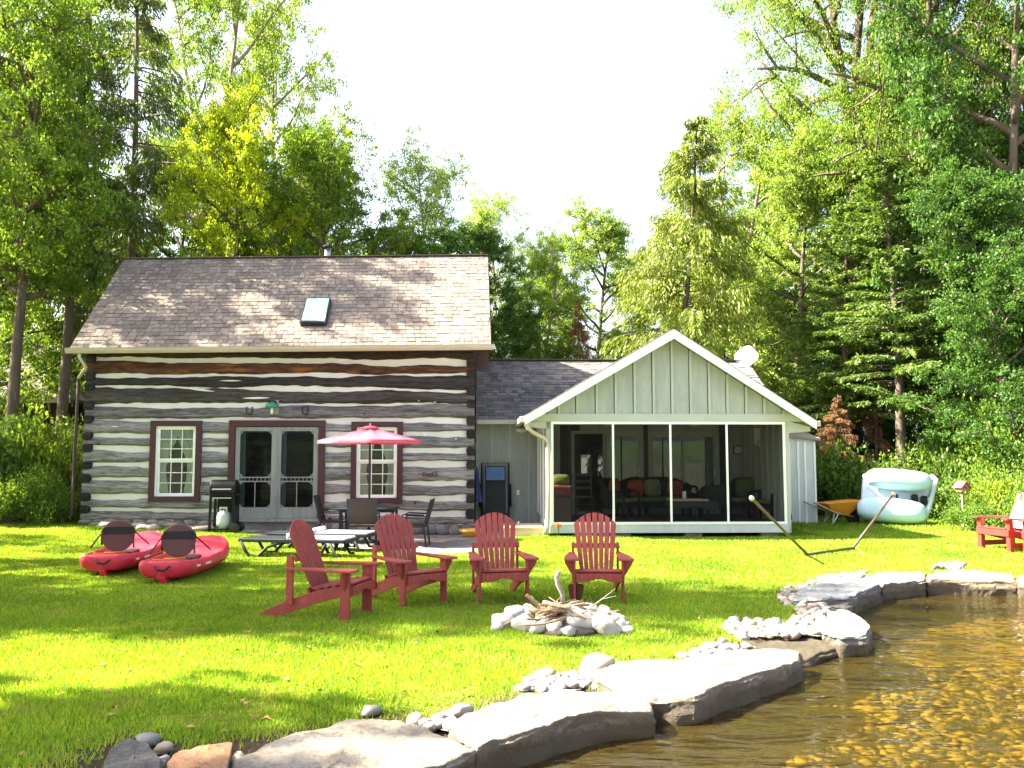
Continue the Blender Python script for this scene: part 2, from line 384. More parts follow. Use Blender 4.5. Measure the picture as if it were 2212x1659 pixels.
for p in water.data.polygons:
    if p.normal.z < 0: water.data.flip_normals(); break
water['kind'] = 'structure'

# wooded far shore of the lake, behind the photographer (the sliding doors mirror it)
M['far_wood'] = pm('far_wood', (0.05, 0.085, 0.03), 1.0, 0.5, 0.05, 0, world=True)
gr = []
for i in range(81):
    x = -900 + i * 22.5; h = 10 + 5 * nz(x * 0.006, 3.1) + 3 * nz(x * 0.03, 9.0)
    gr.append([(x, -420, -1), (x, -428, h * 0.55), (x, -450, h), (x, -560, h * 1.25), (x, -700, -1)])
fh = MB().sheet(gr).build('hill', 'far_wood', smooth=True); fh['kind'] = 'structure'

# ---- stones
def rock_mesh(name, seed, sub=2, flat=0.6, rough=0.22):
    import bmesh
    bm = bmesh.new(); bmesh.ops.create_icosphere(bm, subdivisions=sub, radius=1.0)
    r = random.Random(seed); sx, sy = r.uniform(0.8, 1.25), r.uniform(0.75, 1.0)
    for v in bm.verts:
        n = nz(v.co.x * 0.9 + seed * 7.3, v.co.y * 0.9, v.co.z * 0.9) * rough * 1.6 + nz(v.co.x * 2.3, v.co.y * 2.3 + seed, v.co.z * 2.3) * rough * 0.6
        v.co *= 1 + n; v.co.x *= sx; v.co.y *= sy; v.co.z *= flat
    me = bpy.data.meshes.new(name); bm.to_mesh(me); bm.free()
    me.polygons.foreach_set('use_smooth', [True] * len(me.polygons)); return me
COB = [rock_mesh('cobble', i, 2, random.uniform(0.45, 0.8), random.uniform(0.22, 0.42)) for i in range(10)]
M['cobble_tan'] = pm('cobble_tan', (0.30, 0.24, 0.18), 0.75, 0.15, 9, 0.15, 50, col2=(0.20, 0.15, 0.11), piece=0.25); M['cobble_pink'] = pm('cobble_pink', (0.29, 0.21, 0.20), 0.75, 0.15, 9, 0.15, 50, col2=(0.34, 0.30, 0.29), piece=0.25)
for k_, m_ in enumerate(COB): m_.materials.append(M[('cobble', 'cobble', 'cobble_tan', 'cobble', 'cobble_pink')[k_ % 5]])
BEDST = [rock_mesh('stone', 20 + i, 1, random.uniform(0.14, 0.26), 0.34) for i in range(6)]
for m_ in BEDST: m_.materials.append(M['bed_stone'])

def slab(name, vpoly, ztop, zbot, seed, mat, label, cat='rock', lean=0.03, group='flat limestone slabs edging the lake'):
    pts = [Vector(g2(x, y, ztop)) for x, y in vpoly]
    n = 128; per = []; L = [(pts[(i + 1) % len(pts)] - pts[i]).length for i in range(len(pts))]; tot = sum(L)
    for k in range(n):
        d = tot * k / n; i = 0
        while d > L[i]: d -= L[i]; i += 1
        per.append(pts[i].lerp(pts[(i + 1) % len(pts)], d / L[i]))
    sm = [(per[k - 2] + per[k - 1] * 2 + per[k] * 4 + per[(k + 1) % n] * 2 + per[(k + 2) % n]) / 10 for k in range(n)]
    c = sum(sm, Vector((0, 0))) / n; mb = MB(); rings = []
    def fr(x, y, z=0.0): return nz(x, y, z) + 0.5 * nz(x * 2.1, y * 2.1, z * 2.1) + 0.25 * nz(x * 4.3, y * 4.3, z * 4.3) + 0.13 * nz(x * 9, y * 9, z * 9)
    def edge(p): return 1 + 0.07 * fr(p.x * 2.6 + seed, p.y * 2.6, 3.0)
    def topz(q): 
        a = fr(q.x * 1.5 + seed, q.y * 1.5); st = math.floor(a * 5) / 5.0
        return ztop + 0.03 * st + 0.018 * fr(q.x * 5, q.y * 5 + seed)
    for s in (0.08, 0.18, 0.28, 0.38, 0.48, 0.57, 0.66, 0.74, 0.81, 0.87, 0.92, 0.96, 0.985, 1.0):
        row = []
        for p in sm:
            e = edge(p); q = c + (p - c) * s * (1 + (e - 1) * s); row.append((q.x, q.y, topz(q) - (0.022 if s == 1.0 else 0.006 if s == 0.985 else 0)))
        rings.append(row)
    for k in range(1, 15):
        t = (k / 14) ** 1.6; row = []
        for j_, p in enumerate(sm):
            q = c + (p - c) * edge(p); d = (p - c).normalized(); zt_ = rings[13][j_][2]; z = zt_ + (zbot - zt_) * t
            lay = math.floor((z + 0.02 * fr(q.x * 2, q.y * 2)) * 22 + seed) ; off = 0.03 * nz(q.x * 2.5 + lay * 3.7, q.y * 2.5, lay * 1.3) + 0.03 * fr(q.x * 4, q.y * 4, z * 7) + lean * math.sin(PI * min(1, t * 1.3)) - 0.10 * max(0, t - 0.6)
            q = q + d * off; row.append((q.x, q.y, z))
        rings.append(row)
    o0 = Vector((c.x, c.y, zbot))
    vs = [Vector((c.x, c.y, topz(c))) - o0]; fs = [(0, 1 + k, 1 + (k + 1) % n) for k in range(n)]
    for row in rings: vs += [Vector(q) - o0 for q in row]
    for i in range(len(rings) - 1):
        a, b = 1 + i * n, 1 + (i + 1) * n
        fs += [(a + k, b + k, b + (k + 1) % n, a + (k + 1) % n) for k in range(n)]
    fs.append(tuple(1 + (len(rings) - 1) * n + k for k in range(n - 1, -1, -1)))
    o = mb.add(vs, fs).build(name, mat, smooth=False, fix=True); o.location = o0
    o.data.polygons.foreach_set('use_smooth', [i_ < n * 13 for i_ in range(len(o.data.polygons))])
    return tag(o, label, cat, group)
ZB = -0.6
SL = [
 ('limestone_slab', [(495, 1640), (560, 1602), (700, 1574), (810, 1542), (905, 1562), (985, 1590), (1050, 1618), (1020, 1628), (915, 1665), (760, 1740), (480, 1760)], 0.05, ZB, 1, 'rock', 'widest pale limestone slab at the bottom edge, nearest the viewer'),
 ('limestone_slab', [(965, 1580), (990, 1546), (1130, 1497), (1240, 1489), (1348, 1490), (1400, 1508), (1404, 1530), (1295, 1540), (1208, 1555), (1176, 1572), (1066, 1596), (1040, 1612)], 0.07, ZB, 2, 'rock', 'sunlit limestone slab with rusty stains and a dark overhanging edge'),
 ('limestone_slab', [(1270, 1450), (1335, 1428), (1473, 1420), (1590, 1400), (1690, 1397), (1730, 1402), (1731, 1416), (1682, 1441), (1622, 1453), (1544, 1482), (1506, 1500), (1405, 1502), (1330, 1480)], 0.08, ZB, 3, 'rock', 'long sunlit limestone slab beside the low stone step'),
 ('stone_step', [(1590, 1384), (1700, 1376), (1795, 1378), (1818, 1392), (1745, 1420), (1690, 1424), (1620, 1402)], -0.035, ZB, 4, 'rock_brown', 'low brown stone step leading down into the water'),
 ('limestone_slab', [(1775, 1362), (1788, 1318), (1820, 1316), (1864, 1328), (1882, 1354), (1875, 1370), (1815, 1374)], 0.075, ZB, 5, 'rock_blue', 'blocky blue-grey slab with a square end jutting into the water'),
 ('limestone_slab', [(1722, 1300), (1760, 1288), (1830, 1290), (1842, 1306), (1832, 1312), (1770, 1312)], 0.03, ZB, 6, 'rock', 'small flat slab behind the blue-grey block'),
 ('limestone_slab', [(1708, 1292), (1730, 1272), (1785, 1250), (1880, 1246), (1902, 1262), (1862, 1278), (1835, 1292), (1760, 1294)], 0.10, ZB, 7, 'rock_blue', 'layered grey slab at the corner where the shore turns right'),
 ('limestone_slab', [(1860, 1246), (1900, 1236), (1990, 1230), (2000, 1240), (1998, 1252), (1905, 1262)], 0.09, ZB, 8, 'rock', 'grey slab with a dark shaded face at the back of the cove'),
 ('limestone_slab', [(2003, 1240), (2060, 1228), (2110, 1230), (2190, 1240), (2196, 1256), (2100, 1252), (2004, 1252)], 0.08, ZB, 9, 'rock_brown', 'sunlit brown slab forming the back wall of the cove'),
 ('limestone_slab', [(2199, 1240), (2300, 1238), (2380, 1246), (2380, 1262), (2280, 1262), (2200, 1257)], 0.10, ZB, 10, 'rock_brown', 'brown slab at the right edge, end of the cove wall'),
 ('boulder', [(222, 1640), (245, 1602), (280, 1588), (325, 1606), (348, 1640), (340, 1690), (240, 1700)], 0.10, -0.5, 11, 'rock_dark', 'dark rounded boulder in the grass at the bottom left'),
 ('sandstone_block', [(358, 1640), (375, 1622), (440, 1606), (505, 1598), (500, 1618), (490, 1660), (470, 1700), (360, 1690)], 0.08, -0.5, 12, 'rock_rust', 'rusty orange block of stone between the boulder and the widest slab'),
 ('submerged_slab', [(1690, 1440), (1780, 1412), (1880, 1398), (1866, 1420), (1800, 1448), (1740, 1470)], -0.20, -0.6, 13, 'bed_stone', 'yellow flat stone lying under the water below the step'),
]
SLABPOLY = []
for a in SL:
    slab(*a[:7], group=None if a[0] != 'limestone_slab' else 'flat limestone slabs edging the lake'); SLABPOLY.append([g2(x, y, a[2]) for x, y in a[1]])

# cobbles packed along the slabs: a gravel border of the lawn
cob_c = []     # centre, radius
def cluster(poly, n, r0, r1, zoff=0.0):
    xs_ = [p[0] for p in poly]; ys_ = [p[1] for p in poly]; k = 0; tries = 0
    while k < n and tries < n * 60:
        tries += 1; x = random.uniform(min(xs_), max(xs_)); y = random.uniform(min(ys_), max(ys_))
        if not inpoly(np.array([x]), np.array([y]), poly)[0]: continue
        r = random.uniform(r0, r1); p = G(x, y, 0.0)
        if any((p.x - q[0]) ** 2 + (p.y - q[1]) ** 2 < (0.72 * (r + q[3])) ** 2 for q in cob_c): continue
        cob_c.append((p.x, p.y, gz(p.x, p.y) + r * 0.14 + zoff, r)); k += 1
cluster([(1125, 1492), (1150, 1462), (1230, 1458), (1320, 1442), (1330, 1470), (1300, 1484), (1180, 1492)], 46, 0.03, 0.085, 0.0)
cluster([(895, 1560), (960, 1548), (1000, 1538), (985, 1572), (920, 1575)], 14, 0.04, 0.085, 0.02)
cluster([(1460, 1420), (1520, 1398), (1560, 1384), (1620, 1396), (1590, 1410), (1500, 1420)], 24, 0.03, 0.085, 0.0)
cluster([(1552, 1352), (1600, 1338), (1700, 1348), (1740, 1330), (1780, 1344), (1775, 1372), (1600, 1374)], 90, 0.03, 0.09, 0.0)
cluster([(1720, 1312), (1770, 1310), (1790, 1320), (1772, 1350), (1730, 1340)], 50, 0.03, 0.085, 0.02)
cluster([(1680, 1292), (1700, 1270), (1745, 1262), (1720, 1296), (1730, 1312), (1700, 1312)], 44, 0.03, 0.075, 0.0)
cluster([(1745, 1262), (1780, 1244), (1870, 1238), (1860, 1250), (1780, 1256)], 40, 0.03, 0.075, 0.0)
cluster([(1990, 1236), (2060, 1222), (2090, 1226), (2070, 1236)], 14, 0.04, 0.08, 0.04)
for vx, vy, r in ((318, 1606, 0.075), (352, 1622, 0.06), (1290, 1452, 0.16), (800, 1540, 0.06), (352, 1650, 0.05), (515, 1640, 0.05), (508, 1652, 0.06)):
    p = G(vx, vy, 0.0); cob_c.append((p.x, p.y, gz(p.x, p.y) + r * 0.4, r))
cx0, cy0 = G(1700, 1340).x, G(1700, 1340).y
bed = MB()
for x, y, z, r in cob_c:
    k = 7; c0 = [(x + r * 1.15 * math.cos(2 * PI * i / k) * random.uniform(0.8, 1.1), y + r * 1.15 * math.sin(2 * PI * i / k) * random.uniform(0.8, 1.1), gz(x, y) + 0.004 + random.random() * 0.004) for i in range(k)]
    bed.add(c0, [tuple(range(k))])
border = bed.build('gravel_border', 'gravel'); border['kind'] = 'structure'
for x, y, z, r in cob_c:
    o = put('cobble', random.choice(COB), None, border); o.location = (x, y, z); o.scale = (r, r, r)
    o.rotation_euler = (random.uniform(-.3, .3), random.uniform(-.3, .3), random.uniform(0, 6.28))

# stones on the lake bed, seen through the water
bs = []
while len(bs) < 4200:
    vx, vy = random.uniform(900, 2300), random.uniform(1425, 1760); p = G(vx, vy, -0.4)
    if vy < 1600 and vx < 1150: continue
    if inpoly(np.array([p.x]), np.array([p.y]), LAND)[0]: continue
    bs.append((p.x, p.y, random.uniform(0.035, 0.075) if random.random() < 0.85 else random.uniform(0.07, 0.11)))
bs.sort(key=lambda q: -q[2] / q[1])
for x, y, r in bs[:280]:
    o = put('stone', random.choice(BEDST), None, lake_bed); o.location = (x, y, float(bedz(x, y)) - r * 0.02); o.scale = (r, r, r); o.rotation_euler = (0, 0, random.uniform(0, 6.28))
base = [np.array([v.co[:] for v in m_.vertices]) for m_ in BEDST]; bf = [np.array([p.vertices[:] for p in m_.polygons]) for m_ in BEDST]
vv, ff, nn = [], [], 0
for x, y, r in bs[280:]:
    k = random.randrange(len(base)); a = random.uniform(0, 6.28); q = base[k] * r; c, s = math.cos(a), math.sin(a)
    vv.append(np.stack([q[:, 0] * c - q[:, 1] * s + x, q[:, 0] * s + q[:, 1] * c + y, q[:, 2] + float(bedz(x, y)) - r * 0.02], -1)); ff.append(bf[k] + nn); nn += len(q)
pe = put('pebbles', np_mesh('pebbles', np.concatenate(vv), np.concatenate(ff)), 'bed_stone', lake_bed); pe['kind'] = 'stuff'
pe.data.polygons.foreach_set('use_smooth', [True] * len(pe.data.polygons))

# gravel patio in front of the cabin
PATIO = [tuple(fw(2.7, -0.02)[:2]), g2(455, 1150), g2(560, 1160), g2(640, 1172), g2(760, 1180), g2(860, 1190), g2(960, 1192), g2(1035, 1188), g2(1062, 1168), g2(1110, 1160), tuple(fw(10.9, -0.4)[:2]), tuple(fw(10.9, 1.5)[:2]), tuple(fw(8.8, 1.5)[:2])]
pc = []
for i in range(len(PATIO)):
    a, b = PATIO[i], PATIO[(i + 1) % len(PATIO)]
    for k in range(6): pc.append((a[0] + (b[0] - a[0]) * k / 6, a[1] + (b[1] - a[1]) * k / 6))
mx_, my_ = sum(p[0] for p in pc) / len(pc), sum(p[1] for p in pc) / len(pc)
rows = []
for s in np.linspace(0.0, 1.0, 9):
    rows.append([(mx_ + (p[0] - mx_) * s, my_ + (p[1] - my_) * s, gz(mx_ + (p[0] - mx_) * s, my_ + (p[1] - my_) * s) + 0.02 - (0.03 if s == 1 else 0)) for p in pc + [pc[0]]])
patio = MB().sheet(rows).build('gravel_patio', 'gravel', fix=True); patio['kind'] = 'structure'
if patio.data.polygons[10].normal.z < 0: patio.data.flip_normals()

# ---- grass
FIRE = (0.54, 8.80)
COTT = [tuple(fw(10.6, -1.7)[:2]), tuple(fw(16.2, -1.7)[:2]), tuple(fw(16.2, 9)[:2]), tuple(fw(0, 9)[:2]), tuple(fw(0, -0.05)[:2]), tuple(fw(10.6, -0.05)[:2])]
def blades(y0, y1, dens, hmin, hmax):
    xm = 0.64 * y1 + 1.6; n = int(dens * (y1 - y0) * 2 * xm)
    x = rng.uniform(-xm, xm, n); y = rng.uniform(y0, y1, n)
    k = np.abs(x) < 0.64 * y + 1.6; x, y = x[k], y[k]
    k = inpoly(x, y, LAND) & ~inpoly(x, y, PATIO) & ~inpoly(x, y, COTT) & (np.hypot(x - FIRE[0], y - FIRE[1]) > 0.5)
    for sp in SLABPOLY: k &= ~inpoly(x, y, sp)
    x, y = x[k], y[k]
    ds = dist_line(x, y, SHORE); pat = np.array([nz(a * 1.3, b * 1.3, 2.0) + 0.5 * nz(a * 3.7, b * 3.7, 7.0) for a, b in zip(x, y)])
    pr = np.clip(0.35 + ds * 0.9, 0, 1) * np.clip(1.15 + pat * np.where(ds < 1.6, 1.8, 0.7), 0.12, 1)
    for sp in SLABS_W: pr *= np.clip((dist_line(x, y, sp + [sp[0]]) + 0.12 * pat - 0.02) / 0.30, 0.04, 1)
    for cxx, cyy, cz, r in cob_c:
        pr *= np.where((x - cxx) ** 2 + (y - cyy) ** 2 < (r * 1.25) ** 2, 0, 1)
    k = rng.random(len(x)) < pr; x, y, pat = x[k], y[k], pat[k]; n = len(x)
    h = rng.uniform(hmin, hmax, n) * (1 + 0.5 * pat); w = 0.0022 + 0.00055 * y
    a = rng.uniform(0, 2 * PI, n); t = rng.uniform(0.15, 0.75, n) * h; b = rng.uniform(0, 2 * PI, n)
    z = zg(x, y) - 0.004
    p0 = np.stack([x - np.cos(a) * w, y - np.sin(a) * w, z], -1); p1 = np.stack([x + np.cos(a) * w, y + np.sin(a) * w, z], -1)
    p2 = np.stack([x + np.cos(b) * t, y + np.sin(b) * t, z + h], -1)
    return np.stack([p0, p1, p2], 1).reshape(-1, 3)
gv = np.concatenate([blades(3.6, 7, 7000, 0.018, 0.05), blades(7, 10, 5200, 0.018, 0.045), blades(10, 14, 3000, 0.02, 0.045), blades(14, 20, 1500, 0.02, 0.05), blades(20, 25, 500, 0.04, 0.10)])
grass = put('grass', np_mesh('grass', gv, np.arange(len(gv)).reshape(-1, 3)), 'grass'); grass['kind'] = 'stuff'
tag(grass, 'short mown green lawn grass between the cabin and the shore', 'grass')

# a few fallen leaves on the lawn
M['litter'] = pm('fallen_leaf', (0.26, 0.15, 0.05), 0.8, 0.3, 5, 0, piece=0.5)
lv = []
while len(lv) < 170:
    y = 4.5 + 12 * random.random() ** 1.4; x = random.uniform(-0.6 * y, 0.5 * y); p_ = (np.array([x]), np.array([y]))
    if not inpoly(*p_, LAND)[0] or inpoly(*p_, COTT)[0] or dist_line(*p_, SHORE)[0] < 0.4: continue
    a = random.uniform(0, 6.28); r = random.uniform(0.018, 0.04); z = gz(x, y) + random.uniform(0.02, 0.035); c, s = math.cos(a), math.sin(a)
    lv.append([(x - c * r, y - s * r, z), (x - s * r * 0.6, y + c * r * 0.6, z + random.uniform(0, 0.02)), (x + c * r, y + s * r, z + random.uniform(-0.01, 0.01)), (x + s * r * 0.6, y - c * r * 0.6, z + random.uniform(0, 0.015))])
ll = put('leaf_litter', np_mesh('leaf_litter', np.array(lv).reshape(-1, 3), np.arange(len(lv) * 4).reshape(-1, 4)), 'litter'); ll['kind'] = 'stuff'; tag(ll, 'dry brown leaves scattered over the mown lawn', 'leaves')
# ------------------------------------------------------------------ building materials
def log_material():
    m, nt, out = mat0('weathered_log'); b = _n(nt, 'BsdfPrincipled'); nt.links.new(b.outputs[0], out.inputs[0])
    oi = _n(nt, 'ObjectInfo'); tc = _n(nt, 'TexCoord'); mp = _n(nt, 'Mapping'); mp.inputs['Scale'].default_value = (0.35, 3, 5)
    off = _n(nt, 'VectorMath', operation='ADD'); nt.links.new(tc.outputs['Object'], off.inputs[0])
    cm = _n(nt, 'CombineXYZ'); k = math_n(nt, 'MULTIPLY', oi.outputs['Random'], 50.0)
    nt.links.new(k, cm.inputs[0]); nt.links.new(k, cm.inputs[2]); nt.links.new(cm.outputs[0], off.inputs[1]); nt.links.new(off.outputs[0], mp.inputs[0])
    v = mp.outputs[0]
    f = noise_tex(nt, v, 3.0, 8, 0.72, 0.5); f2 = noise_tex(nt, v, 11, 6, 0.75, 0.3); f3 = noise_tex(nt, v, 1.2, 3, 0.5)
    c = ramp(nt, f, [(0.3, (0.35, 0.33, 0.31)), (0.5, (0.9, 0.88, 0.85)), (0.7, (1.5, 1.45, 1.4))])
    c = mixc(nt, 1.0, c, ramp(nt, f2, [(0.36, (0.22, 0.21, 0.20)), (0.52, (1.1, 1.1, 1.1))]), 'MULTIPLY')
    c = mixc(nt, 1.0, c, ramp(nt, f3, [(0.3, (0.75, 0.74, 0.72)), (0.7, (1.25, 1.22, 1.2))]), 'MULTIPLY')
    c = mixc(nt, 1.0, c, oi.outputs['Color'], 'MULTIPLY')
    kn = _n(nt, 'TexVoronoi'); kn.inputs['Scale'].default_value = 1.7; mk = _n(nt, 'Mapping'); mk.inputs['Scale'].default_value = (1.0, 1.0, 1.0); nt.links.new(off.outputs[0], mk.inputs[0]); nt.links.new(mk.outputs[0], kn.inputs['Vector'])
    c = mixc(nt, ramp(nt, kn.outputs['Distance'], [(0.05, (0.9, 0.9, 0.9)), (0.09, (0, 0, 0))]), c, (0.012, 0.011, 0.012))
    nt.links.new(c, b.inputs['Base Color']); b.inputs['Roughness'].default_value = 0.9; b.inputs['Specular IOR Level'].default_value = 0.2
    bp = _n(nt, 'Bump'); bp.inputs['Strength'].default_value = 0.9; bp.inputs['Distance'].default_value = 0.02
    nt.links.new(math_n(nt, 'ADD', f, f2), bp.inputs['Height']); nt.links.new(bp.outputs[0], b.inputs['Normal']); return m
M['log'] = log_material()
M['log_orange'] = log_material(); M['log_orange'].name = 'stripped_log'
_nt = M['log_orange'].node_tree; _b = [n for n in _nt.nodes if n.type == 'BSDF_PRINCIPLED'][0]; _src = _b.inputs['Base Color'].links[0].from_socket
_f = noise_tex(_nt, coords(_nt, (0.5, 1, 2.5)), 2.2, 6, 0.7)
_nt.links.new(mixc(_nt, ramp(_nt, _f, [(0.50, (0, 0, 0)), (0.62, (1, 1, 1))]), _src, (0.26, 0.10, 0.03)), _b.inputs['Base Color'])
M['chink'] = pm('chinking', (0.68, 0.665, 0.63), 0.9, 0.06, 2.5, 0.2, 25, col2=(0.78, 0.77, 0.76), thr=(0.60, 0.63), stretch=(0.3, 0.4, 0.3))
def shingle_material(name, a, b_, c_):
    m, nt, out = mat0(name); b = _n(nt, 'BsdfPrincipled'); nt.links.new(b.outputs[0], out.inputs[0])
    c = ramp(nt, rnd(nt), [(0, a), (0.55, b_), (1, c_)])
    v = coords(nt, (1, 1, 1), True); f = noise_tex(nt, v, 120, 3, 0.8); f2 = noise_tex(nt, v, 0.8, 4, 0.6)
    c = mixc(nt, 1.0, c, ramp(nt, f, [(0.3, (0.7, 0.7, 0.7)), (0.7, (1.3, 1.3, 1.3))]), 'MULTIPLY')
    c = mixc(nt, 1.0, c, ramp(nt, f2, [(0.3, (0.85, 0.86, 0.9)), (0.7, (1.1, 1.08, 1.05))]), 'MULTIPLY')
    nt.links.new(c, b.inputs['Base Color']); b.inputs['Roughness'].default_value = 0.95; b.inputs['Specular IOR Level'].default_value = 0.2
    bp = _n(nt, 'Bump'); bp.inputs['Strength'].default_value = 0.5; bp.inputs['Distance'].default_value = 0.01
    nt.links.new(f, bp.inputs['Height']); nt.links.new(bp.outputs[0], b.inputs['Normal']); return m
M['shingle'] = shingle_material('brown_shingle', (0.15, 0.125, 0.11), (0.20, 0.165, 0.145), (0.25, 0.21, 0.18))
M['shingle_grey'] = shingle_material('charcoal_shingle', (0.10, 0.098, 0.10), (0.15, 0.14, 0.135), (0.24, 0.21, 0.19))
M['maroon'] = pm('maroon_paint', (0.055, 0.016, 0.02), 0.55, 0.15, 6, 0.05, 30)
M['white'] = pm('white_paint', (0.80, 0.80, 0.78), 0.45, 0.04, 4, 0.03, 30)
M['white_worn'] = pm('worn_white_paint', (0.74, 0.75, 0.73), 0.6, 0.08, 3, 0.08, 30, (1, 1, 0.2))
M['beige'] = pm('beige_aluminium', (0.46, 0.40, 0.32), 0.4, 0.06, 3, 0.02, 20)
M['grey_wood'] = pm('weathered_grey_wood', (0.24, 0.25, 0.24), 0.85, 0.25, 3, 0.25, 20, (4, 4, 0.6), col2=(0.33, 0.33, 0.31))
M['teal_paint'] = pm('blue_grey_paint', (0.13, 0.20, 0.20), 0.6, 0.1)
M['sage'] = pm('sage_stain', (0.32, 0.345, 0.315), 0.8, 0.14, 2.2, 0.12, 30, (2, 2, 0.5), col2=(0.40, 0.41, 0.41), thr=(0.5, 0.75))
M['sage_trim'] = pm('sage_trim', (0.395, 0.415, 0.365), 0.7, 0.06, 3, 0.05, 30)
M['annex_paint'] = pm('chalky_grey_paint', (0.50, 0.52, 0.52), 0.8, 0.12, 2.0, 0.12, 30, (2, 2, 0.5), col2=(0.62, 0.62, 0.62))
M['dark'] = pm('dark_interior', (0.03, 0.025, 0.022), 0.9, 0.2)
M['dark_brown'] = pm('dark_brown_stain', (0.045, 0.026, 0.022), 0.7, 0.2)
M['floor_wood'] = pm('floor_boards', (0.10, 0.075, 0.06), 0.6, 0.2, 2, 0.1, 20, (0.5, 4, 1))
M['black'] = pm('black_enamel', (0.008, 0.008, 0.009), 0.4, 0.1, 5, 0, spec=0.25)
M['iron'] = pm('dark_iron', (0.02, 0.02, 0.022), 0.6, 0.2)
M['steel'] = pm('galvanised_steel', (0.55, 0.56, 0.58), 0.3, 0.1, 4, 0.02, metallic=0.9)
M['curtain'] = pm('sheer_curtain', (0.78, 0.75, 0.66), 0.9, 0.05, 3, 0.0, trans=0.25)
M['stone_wall'] = pm('fieldstone', (0.22, 0.20, 0.19), 0.9, 0.35, 5, 0.4, 18, col2=(0.42, 0.39, 0.36), piece=0.35)
M['fresh_wood'] = pm('fresh_pine', (0.62, 0.46, 0.26), 0.7, 0.12, 3, 0.1, 20, (0.4, 3, 3))
def glass_material(name, tint, ior=1.5, rough=0.0, gain=1.0):
    m, nt, out = mat0(name); fr = _n(nt, 'Fresnel'); fr.inputs[0].default_value = ior
    gl = _n(nt, 'BsdfGlossy'); gl.inputs['Roughness'].default_value = rough; tr = _n(nt, 'BsdfTransparent'); tr.inputs[0].default_value = tint
    mx = _n(nt, 'MixShader'); nt.links.new(math_n(nt, 'MINIMUM', math_n(nt, 'MULTIPLY', fr.outputs[0], gain), 1.0), mx.inputs[0]); nt.links.new(tr.outputs[0], mx.inputs[1]); nt.links.new(gl.outputs[0], mx.inputs[2])
    nt.links.new(mx.outputs[0], out.inputs[0]); return m
M['glass'] = glass_material('window_glass', (0.85, 0.9, 0.88, 1))
M['door_glass'] = glass_material('door_glass', (0.5, 0.56, 0.58, 1), 1.9, 0.0, 2.6)
M['painted_sky_pane'] = pm('skylight_pane', (0.42, 0.58, 0.58), 0.12, 0.03, 2, 0, spec=0.8)  # opaque pane; the pale sky reflection is put into its base colour
def mesh_material(name, col, cover):
    m, nt, out = mat0(name); d = _n(nt, 'BsdfDiffuse'); d.inputs[0].default_value = (*col, 1); tr = _n(nt, 'BsdfTransparent')
    mx = _n(nt, 'MixShader'); mx.inputs[0].default_value = cover; nt.links.new(tr.outputs[0], mx.inputs[1]); nt.links.new(d.outputs[0], mx.inputs[2]); nt.links.new(mx.outputs[0], out.inputs[0]); return m
M['screen'] = mesh_material('insect_screen', (0.012, 0.012, 0.012), 0.30)

def frame_root(name, u, v, label, cat, group=None):
    p = fw(u, v); r = thing(name, p, TH, label, cat, group); r['_u'] = u; r['_v'] = v; return r
class FB(MB):
    """mesh in facade coordinates (u, v, w), parented to a building root"""
    def on(s, name, mat, root, top=None, **kw):
        top = top or root; off = Vector((top['_u'], top['_v'], 0))
        s.v = [(a - off.x, b - off.y, c) for a, b, c in s.v]
        return s.build(name, mat, root, **kw)

# ------------------------------------------------------------------ the log cabin
CL = 8.80; CD = 6.2
cab = frame_root('log_cabin', CL / 2, 0.0, 'old log cabin with white chinking and a brown shingle roof', 'cabin')
def rect(vx0, vy0, vx1, vy1, v=0.0):
    u0, w1 = fm(vx0, vy0, v); u1, w0 = fm(vx1, vy1, v); return u0, u1, w0, w1
WIN1 = rect(328, 909, 433, 1084); DOOR = rect(497, 908, 700, 1124); WIN2 = rect(760, 911, 869, 1087)
OPEN = [WIN1, DOOR, WIN2]
S38 = 2212 / 3840
logs38 = [(1322, 1338, 1323, 1348), (1356, 1403, 1376, 1396), (1417, 1443, 1413, 1455), (1455, 1513, 1476, 1508), (1531, 1566, 1521, 1567), (1580, 1627, 1591, 1616),
          (1642, 1672, 1638, 1681), (1690, 1736, 1703, 1732), (1754, 1786, 1754, 1806), (1801, 1855, 1824, 1856), (1871, 1903, 1880, 1914), (1914, 1946, 1941, 1966)]
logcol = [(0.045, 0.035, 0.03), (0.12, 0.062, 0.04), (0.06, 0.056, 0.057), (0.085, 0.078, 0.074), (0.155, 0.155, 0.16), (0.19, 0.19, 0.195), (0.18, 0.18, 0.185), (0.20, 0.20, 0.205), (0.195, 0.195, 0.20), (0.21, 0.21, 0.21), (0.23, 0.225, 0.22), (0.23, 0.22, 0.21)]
WTOP = fm(600, 1322 * S38)[1] + 0.05
LW = []
for i, (lt, lb, rt, rb) in enumerate(logs38):
    a = fm(370 * S38, lt * S38)[1]; b = fm(370 * S38, lb * S38)[1]; c = fm(1740 * S38, rt * S38)[1]; d = fm(1740 * S38, rb * S38)[1]
    LW.append((a, b, c, d))
